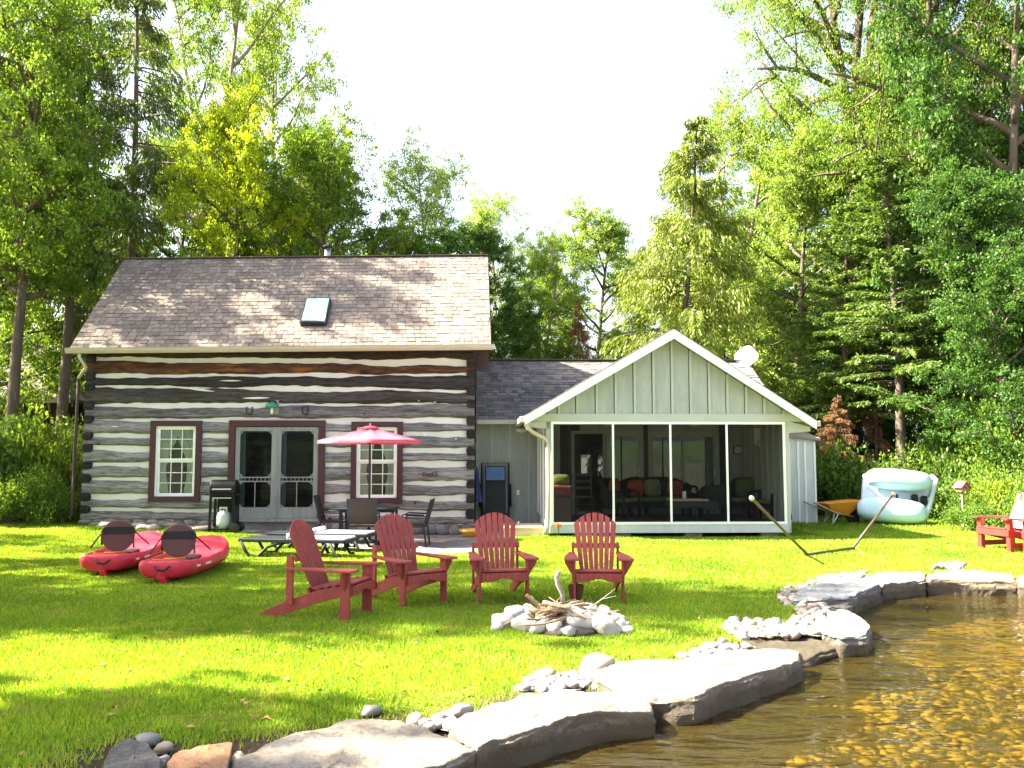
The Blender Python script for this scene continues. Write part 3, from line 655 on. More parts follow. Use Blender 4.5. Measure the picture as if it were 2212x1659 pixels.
def log_run(u0, u1, i, seed):
    a, b, c, d = LW[i]; ex = 0.018 if 1 <= i <= 4 else 0.005; n = max(5, int((u1 - u0) / 0.09)); prof = []
    for k in range(n + 1):
        u = u0 + (u1 - u0) * k / n; t = u / CL
        top = a + (c - a) * t + ex + 0.055 * nz(u * 0.8, i * 3.1) + 0.03 * nz(u * 3.3, i * 5.7) ; bot = b + (d - b) * t - ex + 0.055 * nz(u * 0.7, i * 9.2 + 4) + 0.028 * nz(u * 3.9, i * 2.7)
        if i == 0: top = WTOP
        f = -0.055 + 0.02 * nz(u * 1.1, i * 1.9) + 0.008 * nz(u * 6, i * 8.1)
        h = top - bot
        prof.append([(0.10, top), (-0.005, top - 0.004), (f + 0.012, top - h * 0.16), (f, top - h * 0.5 + 0.01 * nz(u * 5, i)), (f + 0.008, bot + h * 0.2), (-0.0, bot + 0.004), (0.10, bot)])
        prof[-1] = [(u, v, w) for v, w in prof[-1]]
    mb = FB().sheet(prof)
    m_ = len(prof[0]); mb.f.append(tuple(range(m_))); mb.f.append(tuple(n * m_ + j for j in range(m_ - 1, -1, -1)))
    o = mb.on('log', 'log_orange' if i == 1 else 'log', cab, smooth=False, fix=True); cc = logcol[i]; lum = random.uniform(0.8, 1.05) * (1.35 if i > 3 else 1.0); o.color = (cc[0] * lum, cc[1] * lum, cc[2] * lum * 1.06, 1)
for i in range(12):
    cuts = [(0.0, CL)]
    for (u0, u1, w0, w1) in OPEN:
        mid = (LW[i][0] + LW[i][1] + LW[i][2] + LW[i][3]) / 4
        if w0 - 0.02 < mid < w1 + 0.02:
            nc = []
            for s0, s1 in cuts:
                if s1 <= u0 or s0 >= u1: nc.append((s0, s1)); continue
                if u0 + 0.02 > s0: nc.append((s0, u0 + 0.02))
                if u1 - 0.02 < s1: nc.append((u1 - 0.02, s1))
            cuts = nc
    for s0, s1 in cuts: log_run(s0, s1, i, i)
# splinter lines of chinking smeared over the logs
def wall_holes(mb, u0, u1, w0, w1, holes, v0, v1):
    us = sorted({u0, u1, *[h[0] for h in holes], *[h[1] for h in holes]})
    for a, b in zip(us[:-1], us[1:]):
        hs = sorted([h for h in holes if h[0] < (a + b) / 2 < h[1]], key=lambda h: h[2]); z = w0
        for h in hs:
            if h[2] > z: mb.box(a, b, v0, v1, z, h[2])
            z = max(z, h[3])
        if z < w1: mb.box(a, b, v0, v1, z, w1)
    return mb
inner = [(a + 0.11, b - 0.11, c + 0.10, d - 0.11) for a, b, c, d in OPEN]
inner[1] = (DOOR[0] + 0.13, DOOR[1] - 0.13, -0.3, DOOR[3] - 0.13)
wb = LW[11][3] - 0.02
# chinking as one mortar wall, with ripples
ck = wall_holes(FB(), 0.02, CL - 0.02, wb, WTOP, inner, 0.02, 0.16); ck.on('chinking', 'chink', cab)
for k, (vx, vy, l, h) in enumerate(((430, 838, 0.75, 0.05), (555, 860, 0.62, 0.045), (250, 920, 0.16, 0.03), (500, 823, 0.5, 0.03), (880, 872, 0.05, 0.02), (905, 866, 0.04, 0.02), (940, 868, 0.05, 0.02), (985, 948, 0.05, 0.03))):
    u, w = fm(vx, vy); n = 10
    g_ = [[(u - l / 2 + l * j / n, -0.078 + 0.02 * nz(j * .7, k), w + s * h * 0.5 * math.sin(PI * (j + .3) / (n + .6)) + 0.025 * nz((u + l * j / n) * 1.4, k * 3.3) - (0.10 * j / n * l if k == 0 else 0)) for j in range(n + 1)] for s in (-1, 1)]
    mb = FB().sheet(g_); mb.v += [(a, b + 0.06, c) for a, b, c in mb.v]; q = 2 * (n + 1)
    mb.f += [(j, j + q, j + q + 1, j + 1) for j in range(n)] + [(n + 1 + j, n + 2 + j, n + 2 + j + q, n + 1 + j + q) for j in range(n)]
    mb.on('mortar_smear', 'chink', cab, fix=True)
# back and side walls: stacked side logs whose ends show at both corners
for side, u0, u1 in (('l', -0.03, 0.20), ('r', CL - 0.20, CL + 0.03)):
    FB().box(u0 + 0.05, u1 - 0.05, 0.17, CD, 0.0, WTOP).on('side_wall', 'chink', cab)
    for i in range(11):
        a, b, c, d = LW[i]; a2, b2, c2, d2 = LW[i + 1]
        top = b + 0.015 if side == 'l' else d + 0.015; bot = a2 - 0.015 if side == 'l' else c2 - 0.015
        hh = max(0.19, top - bot + 0.04); m0 = (top + bot) / 2; r = random.Random(i * 3 + (side == 'r')); f0 = -0.085 - r.uniform(0, 0.03)
        ring = []
        for vv_, sc in ((f0, 0.86), (f0 + 0.02, 1.0), (CD * 0.5, 1.0), (CD + 0.05, 1.0)):
            row = []
            for k in range(9):
                an = 2 * PI * k / 9 + 0.3; e = 1 + 0.16 * nz(k * 1.3, i * 2.2, 5 if side == 'l' else 9)
                row.append(((u0 + u1) / 2 + math.copysign(abs(math.cos(an)) ** 0.6, math.cos(an)) * (u1 - u0) * 0.47 * sc * e, vv_, m0 + math.copysign(abs(math.sin(an)) ** 0.6, math.sin(an)) * hh * 0.5 * sc * e))
            ring.append(row + [row[0]])
        mb = FB().sheet(ring); mb.f.append(tuple(range(9))); mb.f.append(tuple(30 + k for k in range(9)))
        o = mb.on('side_log', 'log', cab, fix=True); o.color = (0.035, 0.033, 0.036, 1)
FB().box(0.05, CL - 0.05, CD - 0.15, CD, 0.0, WTOP).on('back_wall', 'log', cab).color = (0.15, 0.14, 0.13, 1)
FB().box(0.1, CL - 0.1, 0.17, CD - 0.16, 0.05, 0.20).on('floor', 'dark_brown', cab)
FB().box(0.1, CL - 0.1, 0.17, CD - 0.16, 2.45, 2.55).on('ceiling', 'dark_brown', cab)
# stone footing
for k in range(30):
    u = 0.1 + k * 0.295; r = random.Random(k); w1 = LW[11][1] + (LW[11][3] - LW[11][1]) * u / CL
    if DOOR[0] - 0.05 < u < DOOR[1] - 0.1: continue
    o = put('footing_stone', rock_mesh('footing_stone', 60 + k % 7, 2, 0.8), 'stone_wall', cab)
    g0 = gz(*fw(u, 0)[:2]); hh = max(0.12, w1 - g0 + 0.05)
    o.location = (u - cab['_u'], 0.04, g0 + hh * 0.42); o.scale = (0.19 * r.uniform(.85, 1.15), 0.15, hh * 0.62); o.rotation_euler = (0, 0, r.uniform(-.4, .4) + (PI if r.random() < .5 else 0))
FB().box(0.05, CL - 0.05, 0.05, 0.16, -0.35, wb + 0.2).on('footing', 'stone_wall', cab)

# windows
def window(name, R, seed):
    u0, u1, w0, w1 = R; t = 0.125
    jamb = FB(); a0, a1, b0, b1 = u0 + t, u1 - t, w0 + t * 0.9, w1 - t * 0.95
    for q in ((a0, a0 + 0.035, b0, b1), (a1 - 0.035, a1, b0, b1), (a0, a1, b1 - 0.035, b1), (a0, a1, b0, b0 + 0.035)):
        jamb.box(q[0], q[1], -0.045, 0.15, q[2], q[3])
    win = jamb.on(name, 'white', cab)
    for q in ((u0, u1, w1 - t, w1), (u0, u1, w0, w0 + t), (u0, u0 + t, w0 + t, w1 - t), (u1 - t, u1, w0 + t, w1 - t)):
        FB().box(q[0], q[1], -0.085, 0.02, q[2], q[3]).on('casing', 'maroon', win, cab, bevel=0.004)
    mid = (b0 + b1) / 2 + 0.02
    for s, (c0, c1, vv_, fr) in enumerate(((mid, b1 - 0.035, -0.005, 'white'), (b0 + 0.035, mid, 0.03, 'white'))):
        x0, x1 = a0 + 0.035, a1 - 0.035; f = 0.045; sash = FB()
        for q in ((x0, x0 + f, c0, c1), (x1 - f, x1, c0, c1), (x0 + f, x1 - f, c1 - f, c1), (x0 + f, x1 - f, c0, c0 + f)): sash.box(q[0], q[1], vv_, vv_ + 0.03, q[2], q[3])
        sash.on('sash', fr, win, cab)
        gx0, gx1, gy0, gy1 = x0 + f, x1 - f, c0 + f, c1 - f; dx, dy = (gx1 - gx0) / 3, (gy1 - gy0) / 3
        for k in (1, 2):
            FB().box(gx0 + dx * k - 0.009, gx0 + dx * k + 0.009, vv_ + 0.004, vv_ + 0.022, gy0, gy1).on('muntin', 'white_worn', win, cab)
            FB().box(gx0, gx1, vv_ + 0.006, vv_ + 0.020, gy0 + dy * k - 0.009, gy0 + dy * k + 0.009).on('muntin', 'white_worn', win, cab)
        for i in range(3):
            for j in range(3):
                FB().box(gx0 + dx * i, gx0 + dx * (i + 1), vv_ + 0.011, vv_ + 0.015, gy0 + dy * j, gy0 + dy * (j + 1)).on('pane', 'glass', win, cab)
    for s in (-1, 1):                                # tied-back sheers
        g_ = []
        for i in range(13):
            tz = i / 12; w = b1 - 0.03 - (b1 - b0 - 0.06) * tz; wide = (0.50 - 0.30 * sstep(0, 0.62, tz) + 0.08 * sstep(0.62, 1, tz)) * (a1 - a0); row = []
            for j in range(15):
                q = j / 14; e = a0 + 0.03 + q * wide if s < 0 else a1 - 0.03 - q * wide
                row.append((e, 0.066 + 0.010 * math.sin(q * 22 + seed), w))
            g_.append(row)
        FB().sheet(g_).on('curtain', 'curtain', win, cab, smooth=True)
    return win
window('window', WIN1, 1); window('window', WIN2, 2)

# double screen door
u0, u1, w0, w1 = DOOR; t = 0.14
for q in ((u0, u1, w1 - t, w1), (u0, u0 + t, w0, w1 - t), (u1 - t, u1, w0, w1 - t)):
    FB().box(q[0], q[1], -0.09, 0.02, q[2], q[3]).on('door_casing', 'maroon', cab, bevel=0.004)
FB().box(u0 + t - 0.03, u1 - t + 0.03, -0.14, 0.1, w0 - 0.02, w0 + 0.05).on('threshold', 'grey_wood', cab)
def gingerbread(mb, cx, cz, sx, sz, r, v0, v1):
    pts = [(cx, cz)] + [(cx + sx * r * (1 - math.sin(a)), cz + sz * r * (1 - math.cos(a))) for a in np.linspace(0, PI / 2, 7)]
    arc = pts[1:]; n = len(arc)
    inner_ = [(cx + sx * (abs(x - cx) * 0.62), cz + sz * (abs(z - cz) * 0.62)) for x, z in arc]
    for i in range(n - 1):
        mb.prism([(arc[i][0], v0, arc[i][1]), (arc[i + 1][0], v0, arc[i + 1][1]), (inner_[i + 1][0], v0, inner_[i + 1][1]), (inner_[i][0], v0, inner_[i][1])], (0, v1 - v0, 0))
    mb.beam((cx, v0 + .01, cz), (cx + sx * r * 0.42, v0 + .01, cz + sz * r * 0.42), 0.012, 0.012)
mid = (u0 + u1) / 2 - 0.01
for k, (a, b) in enumerate(((u0 + t + 0.01, mid - 0.004), (mid + 0.004, u1 - t - 0.01))):
    z0, z1 = w0 + 0.055, w1 - t - 0.012; f = 0.105; v0, v1 = -0.055, -0.015; br = 0.24
    d = FB().box(a, a + f, v0, v1, z0, z1).box(b - f, b, v0, v1, z0, z1).box(a + f, b - f, v0, v1, z1 - 0.09, z1).box(a + f, b - f, v0, v1, z0, z0 + br).on('screen_door', 'grey_wood', cab, bevel=0.004)
    rz0 = z0 + (z1 - z0) * 0.395; rz1 = rz0 + 0.115
    FB().box(a + f, b - f, v0 + .006, v1 - .006, rz0, rz0 + 0.025).box(a + f, b - f, v0 + .006, v1 - .006, rz1 - 0.025, rz1).on('rail', 'grey_wood', d, cab)
    for i in range(8):
        x = a + f + (b - a - 2 * f) * (i + 0.5) / 8; FB().box(x - 0.007, x + 0.007, v0 + 0.012, v1 - 0.012, rz0 + 0.025, rz1 - 0.025).on('spindle', 'grey_wood', d, cab)
    FB().box((a + b) / 2 - 0.01, (a + b) / 2 + 0.01, v0 + 0.01, v1 - 0.01, z0 + br, rz0).on('mullion', 'grey_wood', d, cab)
    gb = FB()
    for cx_, cz_, sx, sz in ((a + f, z1 - 0.09, 1, -1), (b - f, z1 - 0.09, -1, -1), (a + f, rz1, 1, 1), (b - f, rz1, -1, 1), (a + f, rz0, 1, -1), (b - f, rz0, -1, -1), (a + f, z0 + br, 1, 1), (b - f, z0 + br, -1, 1)):
        gingerbread(gb, cx_, cz_, sx, sz, 0.13, v0 + 0.008, v1 - 0.008)
    gb.on('bracket', 'grey_wood', d, cab, fix=True)
    FB().box(a + f, b - f, -0.037, -0.033, z0 + br, z1 - 0.09).on('screen', 'screen', d, cab)
    x0, x1 = a + 0.06, b - 0.02                       # glazed inner door
    dd = FB().box(x0, x0 + 0.14, 0.05, 0.09, z0, z1).box(x1 - 0.10, x1, 0.05, 0.09, z0, z1).box(x0 + .14, x1 - .1, 0.05, 0.09, z1 - 0.12, z1).box(x0 + .14, x1 - .1, 0.05, 0.09, z0, z0 + 0.25).on('inner_door', 'teal_paint', cab)
    FB().box(x0 + .14, x1 - .1, 0.066, 0.072, z0 + 0.25, z1 - 0.12).on('pane', 'glass', dd, cab)
FB().box(mid - 0.02, mid + 0.02, -0.075, -0.056, w0 + 0.07, w1 - t - 0.02).on('astragal', 'grey_wood', cab)

# roof
EV, RV = -0.42, CD / 2 + 0.02
eL = fm(150, 754, EV); eR = fm(1061, 746, EV); rL = fm(268, 560, RV); rR = fm(1054, 552, RV)
def roofp(s, t):
    """s 0..1 left-right, t 0..1 eave-ridge"""
    l = Vector((eL[0], EV, eL[1])).lerp(Vector((rL[0], RV, rL[1])), t); r = Vector((eR[0], EV, eR[1])).lerp(Vector((rR[0], RV, rR[1])), t)
    return l.lerp(r, s)
uL0, uR0 = min(eL[0], rL[0]) , max(eR[0], rR[0])
nrm = (roofp(0.5, 1) - roofp(0.5, 0)).cross(Vector((-1, 0, 0))).normalized()
if nrm.z < 0: nrm = -nrm
dk = FB()
c4 = [roofp(0, 0), roofp(1, 0), roofp(1, 1), roofp(0, 1)]; dk.prism(c4, -nrm * 0.12)
bk = [Vector((p.x, 2 * RV - p.y, p.z)) for p in c4]; nb = Vector((nrm.x, -nrm.y, nrm.z)); dk.prism([p + Vector((0, 0.0, 0)) for p in bk], -nb * 0.12)
roof = dk.on('roof', 'dark_brown', cab, fix=True)
def lay_shingles(mb_list, pfun, rows, width, tabw, nrm_, seed, half=0.012):
    """returns list of (centre, u-vec len, corners) boxes"""
    r = random.Random(seed); out = []
    for i in range(rows):
        t0, t1 = i / rows, min(1.0, (i + 1.55) / rows); x = -r.uniform(0, tabw)
        while x < width:
            w = tabw * r.uniform(0.65, 1.35); a, b = max(0, x) / width, min(width, x + w) / width; x += w
            if b - a < 0.02 * tabw: continue
            lift = half * r.choice((0.8, 0.9, 1.0, 1.6, 1.7))
            jig = r.uniform(-0.006, 0.006)
            p = [pfun(a + 0.0006, t0 + jig / rows), pfun(b - 0.0006, t0 + jig / rows), pfun(b - 0.0006, t1), pfun(a + 0.0006, t1)]
            lo = [p[0] + nrm_ * 0.004, p[1] + nrm_ * 0.004, p[2] + nrm_ * 0.001, p[3] + nrm_ * 0.001]
            hi = [p[0] + nrm_ * (0.004 + lift), p[1] + nrm_ * (0.004 + lift), p[2] + nrm_ * 0.003, p[3] + nrm_ * 0.003]
            out.append((i, lo + hi))
    return out
BOXF = [(0, 3, 2, 1), (4, 5, 6, 7), (0, 1, 5, 4), (1, 2, 6, 5), (2, 3, 7, 6), (3, 0, 4, 7)]
def shingle_parts(sh, single, mat, parent, top):
    """the first `single` as parts of their own, the rest joined"""
    for i, b in sh[:single]:
        c = sum(b, Vector()) / 8; me = bpy.data.meshes.new('shingle'); me.from_pydata([p - c for p in b], [], BOXF)
        o = put('shingle', me, mat, parent); o.location = c - Vector((top['_u'], top['_v'], 0))
    mb = FB()
    for i, b in sh[single:]: mb.add(b, BOXF)
    if mb.v: o = mb.on('shingles', mat, parent, top); o['kind'] = 'stuff'
sh = lay_shingles(None, roofp, 26, CL + 0.8, 0.165, nrm, 3)
shingle_parts(sh, 290, 'shingle', roof, cab)
FB().beam(roofp(0, 1) + Vector((0, 0, 0.012)), roofp(1, 1) + Vector((0, 0, 0.012)), 0.20, 0.014).on('ridge_cap', 'shingle', roof, cab)
# gutter, downspout, rakes
gp = []
for k in range(5):
    p = roofp(k / 4, 0); gp.append(p)
a, b = roofp(-0.006, 0) + Vector((0, -0.02, -0.03)), roofp(1.006, 0) + Vector((0, -0.02, -0.03))
prof = [(0.05, 0.045), (0.05, -0.075), (-0.05, -0.075), (-0.085, -0.02), (-0.09, 0.03), (-0.105, 0.045), (-0.09, 0.045), (-0.08, 0.02), (0.03, 0.02), (0.03, 0.045)]
g_ = [[(q.x, q.y + y, q.z + z) for y, z in prof + [prof[0]]] for q in (a, b)]
mb = FB().sheet(g_); n_ = len(prof); mb.f.append(tuple(range(n_))); mb.f.append(tuple(n_ + 1 + k for k in range(n_)))
mb.on('gutter', 'beige', cab, fix=True)
for s in (0, 1):
    FB().beam(roofp(s, -0.01) - nrm * 0.09, roofp(s, 1) - nrm * 0.09, 0.03, 0.17, nrm).on('rake_board', 'dark_brown', cab)
q0 = a + Vector((0.30, -0.02, -0.08)); ub = -0.13
dp = [q0, q0 + Vector((0, 0, -0.08)), Vector((q0.x + 0.06, -0.25, q0.z - 0.28)), Vector((ub, -0.13, q0.z - 0.52)), Vector((ub - 0.02, -0.12, 2.0)), Vector((ub - 0.03, -0.11, 0.42)), Vector((ub - 0.03, -0.25, 0.32))]
FB().tube(dp[:4], 0.038, 8).on('downspout_elbow', 'beige', cab, smooth=True)
FB().tube([dp[3] + Vector((0, 0, 0.03))] + dp[4:], 0.036, 8).on('downspout', 'dark_brown', cab, smooth=True)
FB().box(0.0, CL, EV + 0.1, 0.02, WTOP - 0.02, WTOP + 0.02).on('soffit', 'dark_brown', cab)
for s, x in (('l', 0.06), ('r', CL - 0.06)):          # gable ends
    FB().prism([(x - 0.04, 0.1, WTOP), (x - 0.04, CD - 0.1, WTOP), (x - 0.04, RV, rR[1] - 0.25)], (0.08, 0, 0)).on('gable_wall', 'dark_brown', cab)
FB().box(CL + 0.03, CL + 0.33, 0.35, 0.45, LW[0][3] - 0.2, WTOP + 0.05).on('soffit_return', 'dark_brown', cab)
# skylight
sk = [fm(664, 652, 1.35), fm(717, 655, 1.35), fm(703, 707, 0.6), fm(649, 705, 0.6)]
def on_roof(vx, vy):
    d = ray(vx, vy); c = Vector((0, 0, CAMZ)); p0 = roofp(0.5, 0.5); n3 = (E1 * nrm.x + E2 * nrm.y + Vector((0, 0, nrm.z)))
    tt = (fw(p0.x, p0.y, p0.z) - c).dot(n3) / d.dot(n3); p = c + d * tt; q = p - FO; return Vector((q.dot(E1), q.dot(E2), p.z))
s4 = [on_roof(649, 706), on_roof(704, 708), on_roof(717, 655), on_roof(665, 652)]
wv = (s4[1] - s4[0]); hv = s4[3] - s4[0]; hv = (roofp(0.5, 1) - roofp(0.5, 0)).normalized() * hv.length * 0.98
s4 = [s4[0], s4[0] + Vector((wv.x, 0, 0)), s4[0] + Vector((wv.x, 0, 0)) + hv, s4[0] + hv]; fin = 0.06
skl = FB().prism(s4, nrm * 0.13).on('skylight', 'iron', cab, fix=True, bevel=0.008)
cc = sum(s4, Vector()) / 4; s5 = [cc + (p - cc) * 0.90 + nrm * 0.131 for p in s4]
FB().prism(s5, nrm * 0.012).on('pane', 'painted_sky_pane', skl, cab, fix=True)
# flue
fu, fw_ = fm(707, 556, RV + 0.5)
flue = FB().lathe([(0.085, fw_ - 0.4), (0.085, fw_ + 0.26)], (fu, RV + 0.5, 0), 16).on('flue', 'steel', cab, smooth=True)
FB().lathe([(0.05, fw_ + 0.25), (0.13, fw_ + 0.27), (0.13, fw_ + 0.31), (0.02, fw_ + 0.36)], (fu, RV + 0.5, 0), 16).on('cap', 'iron', flue, cab, smooth=True)

# things on the cabin wall
for k, vx in enumerate((541, 661)):
    u, w = fm(vx, 887); p = fw(u, -0.085, w)
    pts = [(-0.062, 0, 0.085), (-0.07, 0, 0.0), (-0.045, 0, -0.075), (0, 0, -0.1), (0.045, 0, -0.075), (0.07, 0, 0.0), (0.062, 0, 0.085)]
    o = MB().tube(pts, 0.016, 6).build('horseshoe', 'iron', loc=p, rz=TH, smooth=True)
    tag(o, 'dark iron horseshoe nailed up ' + ('left' if k == 0 else 'right') + ' of the green lamp over the door', 'horseshoe', 'horseshoes over the door')
M['green_shade'] = pm('green_enamel', (0.03, 0.22, 0.13), 0.4, 0.1, coat=0.3)
u, w = fm(593, 880); p = fw(u, -0.08, w); lp = thing('wall_lamp', p, TH, 'green shaded barn lamp on the logs over the door', 'lamp')
MB().beam((0.06, 0.02, 0.16), (0.06, 0.02, -0.16), 0.10, 0.03).build('back_plate', 'grey_wood', lp)
MB().tube([(0.06, 0, 0.08), (0.06, -0.10, 0.13), (0.0, -0.16, 0.10)], 0.018, 8).build('arm', 'iron', lp, smooth=True)
MB().lathe([(0.15, -0.02), (0.14, 0.03), (0.09, 0.085), (0.03, 0.10), (0.02, 0.12)], (0, -0.16, 0), 18).build('lamp_shade', 'green_shade', lp, smooth=True)
MB().lathe([(0.03, -0.16), (0.035, -0.1), (0.03, -0.02)], (0, -0.16, 0), 10).build('bulb', 'white_worn', lp, smooth=True)
M['sign_red'] = pm('dark_red_metal', (0.07, 0.012, 0.014), 0.6, 0.1)
tc = bpy.data.curves.new('sign_text', 'FONT'); tc.body = "Cook's"; tc.size = 0.15; tc.extrude = 0.008; tc.shear = 0.2; tc.offset = 0.004
to = bpy.data.objects.new('tmp', tc); COL.objects.link(to); dg = bpy.context.evaluated_depsgraph_get(); tm = bpy.data.meshes.new_from_object(to.evaluated_get(dg)); bpy.data.objects.remove(to)
tm.materials.clear(); u, w = fm(911, 1028); so = put('name_sign', tm, 'sign_red'); so.location = fw(u, -0.095, w); so.rotation_euler = (PI / 2, 0, TH); so.scale = (0.84, 0.9, 1)
tag(so, 'small dark red cursive metal letters fixed to a log right of the window', 'sign')

# ledge of fieldstone and driftwood along the cabin's foot
vx = 215; k = 0
while vx < 440:
    r = random.Random(k + 400); p = G(vx, 1134 + r.uniform(-6, 4), 0.2); s = r.uniform(0.10, 0.2)
    o = put('ledge_stone', random.choice(COB), None, None); o.location = (p.x, p.y, gz(p.x, p.y) + s * 0.3); o.scale = (s * 1.5, s, s * 0.8); o.rotation_euler = (0, 0, r.uniform(-.5, .5))
    tag(o, 'pale fieldstone lying along the foot of the log wall', 'stone', 'fieldstones along the cabin foot'); vx += r.uniform(9, 17); k += 1
# ------------------------------------------------------------------ cottage wing with the screened porch
PV, FV, IV, BV, WRV = -1.65, -2.0, 1.55, 6.8, 4.2
cot = frame_root('cottage', 12.5, 1.55, 'sage green board and batten cottage with a gabled screened porch', 'cottage')
uL, uR = fm(1190, 1020, PV)[0], fm(1697, 1020, PV)[0]
wT = fm(1445, 911, PV)[1]; wB = fm(1445, 1130, PV)[1]; wS = fm(1445, 1152, PV)[1]
A = fm(1455, 710, FV); Lp = fm(1134, 898, FV); Rp = fm(1763, 908, FV)
def roofline(u): return Lp[1] + (A[1] - Lp[1]) * (u - Lp[0]) / (A[0] - Lp[0]) if u < A[0] else Rp[1] + (A[1] - Rp[1]) * (Rp[0] - u) / (Rp[0] - A[0])
# floor, skirt, blocks
FB().box(uL, uR, PV + 0.02, IV, wB - 0.12, wB - 0.02).on('porch_floor', 'floor_wood', cot)
FB().box(uL - 0.03, uR + 0.03, PV - 0.03, PV + 0.02, wS + 0.01, wB - 0.03).on('skirt_board', 'annex_paint', cot, bevel=0.005)
for vx in (1345, 1665, 1260, 1500):
    u = fm(vx, 1150, PV)[0]; FB().box(u - 0.18, u + 0.18, PV + 0.06, PV + 0.3, -0.15, wS + 0.0).on('footing_block', 'gravel', cot)
# posts and white screen frame
ft = 0.055
for a, b in ((uL - 0.10, uL), (uR, uR + 0.09)):
    FB().box(a, b, PV - 0.01, PV + 0.09, wS, wT + 0.02).on('corner_post', 'sage_trim', cot, bevel=0.004)
divs = [uL] + [fm(x, 1020, PV)[0] for x in (1325, 1449, 1571)] + [uR]
FB().box(uL, uR, PV - 0.045, PV, wT - ft, wT).on('screen_rail', 'white', cot, bevel=0.003)
FB().box(uL, uR, PV - 0.045, PV, wB - ft * 0.5, wB + ft * 0.5).on('screen_rail', 'white', cot, bevel=0.003)
for i, u in enumerate(divs):
    a = u - ft / 2 if 0 < i < 4 else (u if i == 0 else u - ft); FB().box(a, a + ft * (0.95 if i in (0, 4) else 0.8), PV - 0.043, PV - 0.002, wB + ft * 0.5, wT - ft).on('screen_post', 'white', cot, bevel=0.003)
for a, b in zip(divs[:-1], divs[1:]):
    FB().box(a, b, PV - 0.02, PV - 0.018, wB, wT).on('screen', 'screen', cot)
# side screens (left) and boarded right side
FB().box(uL - 0.05, uL - 0.047, PV + 0.09, IV, wB, wT).on('screen', 'screen', cot)
for v in (PV + 0.12, PV + 1.2, PV + 2.2, IV - 0.1): FB().box(uL - 0.09, uL - 0.02, v, v + 0.07, wB - 0.2, wT + 0.05).on('screen_post', 'white_worn', cot)
FB().box(uL - 0.09, uL - 0.02, PV + 0.09, IV, wB - 0.22, wB + 0.03).on('skirt_board', 'sage_trim', cot)
FB().box(uR + 0.01, uR + 0.08, PV + 0.09, IV, wS, wT + 0.1).on('side_wall', 'sage', cot)
for k in range(7): FB().box(uR - 0.012, uR + 0.01, PV + 0.3 + k * 0.42, PV + 0.35 + k * 0.42, wB, wT + 0.1).on('batten', 'sage_trim', cot)
# beam over the screens, gable boards and battens
wBm = fm(1445, 894, PV)[1]
FB().box(uL - 0.45, uR + 0.50, PV - 0.03, PV + 0.06, wT + 0.003, wBm).on('beam', 'sage_trim', cot, bevel=0.004)
bx = [1184, 1207, 1247, 1289, 1330, 1371, 1412, 1452, 1492, 1532, 1571, 1611, 1650, 1690, 1716]
bu = [fm(x, 850, PV)[0] for x in bx]
def top_at(u): return roofline(u) - 0.14
for a, b in zip(bu[:-1], bu[1:]):
    b -= 0.042; pts = [(a, PV, wBm - 0.01), (b, PV, wBm - 0.01), (b, PV, max(wBm, top_at(b)))]
    if a < A[0] < b: pts.append((A[0], PV, top_at(A[0])))
    pts.append((a, PV, max(wBm, top_at(a)))); FB().prism(pts, (0, 0.05, 0)).on('gable_board', 'sage', cot, fix=True)
for u in bu[1:-1]:
    t_ = top_at(u) - 0.005
    if t_ > wBm + 0.05: FB().box(u - 0.027, u + 0.027, PV - 0.032, PV + 0.02, wBm + 0.0, t_).on('batten', 'sage_trim', cot, bevel=0.003)
# porch roof: deck, soffit, fascia
def prp(side, s, t):
    """s eave->ridge, t front->back"""
    e = Lp if side == 'l' else Rp; return Vector((e[0] + (A[0] - e[0]) * s, FV + (WRV - FV) * t, e[1] + (A[1] - e[1]) * s))
for side in 'lr':
    e = Lp if side == 'l' else Rp
    n_ = Vector((-(A[1] - e[1]), 0, A[0] - e[0])).normalized(); n_ = n_ if n_.z > 0 else -n_
    rf = FB().prism([prp(side, 0, 0.004), prp(side, 1, 0.004), prp(side, 1, 1), prp(side, 0, 1)], -n_ * 0.10).on('porch_roof', 'sage_trim', cot, fix=True)
    sh = lay_shingles(None, (lambda s, t, side=side: prp(side, t, s)) if side == 'l' else (lambda s, t, side=side: prp(side, t, s)), 18, 6.2, 0.17, n_, 9)
    shingle_parts([q for q in sh], 0, 'shingle', rf, cot)
    FB().prism([(e[0], FV - 0.035, e[1] - 0.015), (A[0], FV - 0.035, A[1] - 0.012), (A[0], FV - 0.035, A[1] - 0.215), (e[0], FV - 0.035, e[1] - 0.19)], (0, 0.032, 0)).on('fascia', 'white_worn', cot, fix=True)
    su = -1 if side == 'l' else 1
    FB().box(e[0] - 0.1 if side == 'l' else e[0] + 0.005, e[0] - 0.005 if side == 'l' else e[0] + 0.10, FV, IV - 0.4, e[1] - 0.13, e[1] - 0.01).on('gutter', 'beige', cot, bevel=0.01)
    x0 = uL if side == 'l' else uR + 0.05
    FB().prism([(x0, PV - 0.01, wT + 0.02), (e[0], PV - 0.01, e[1] - 0.13), (e[0], PV - 0.01, e[1] - 0.22), (x0, PV - 0.01, e[1] - 0.26)], (0, 0.04, 0)).on('eave_return', 'sage_trim', cot, fix=True)
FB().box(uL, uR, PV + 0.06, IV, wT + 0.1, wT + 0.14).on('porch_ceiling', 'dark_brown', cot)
# porch downspout
dpts = []
for vx, vy, v in ((1138, 910, -1.95), (1140, 924, -1.95), (1150, 933, -1.9), (1178, 948, -1.78), (1185, 960, -1.76), (1185, 1050, -1.76), (1182, 1138, -1.76), (1176, 1152, -1.86)):
    u, w = fm(vx, vy, v); dpts.append((u, v, w))
FB().tube(dpts, 0.042, 10).on('downspout', 'beige', cot, smooth=True)
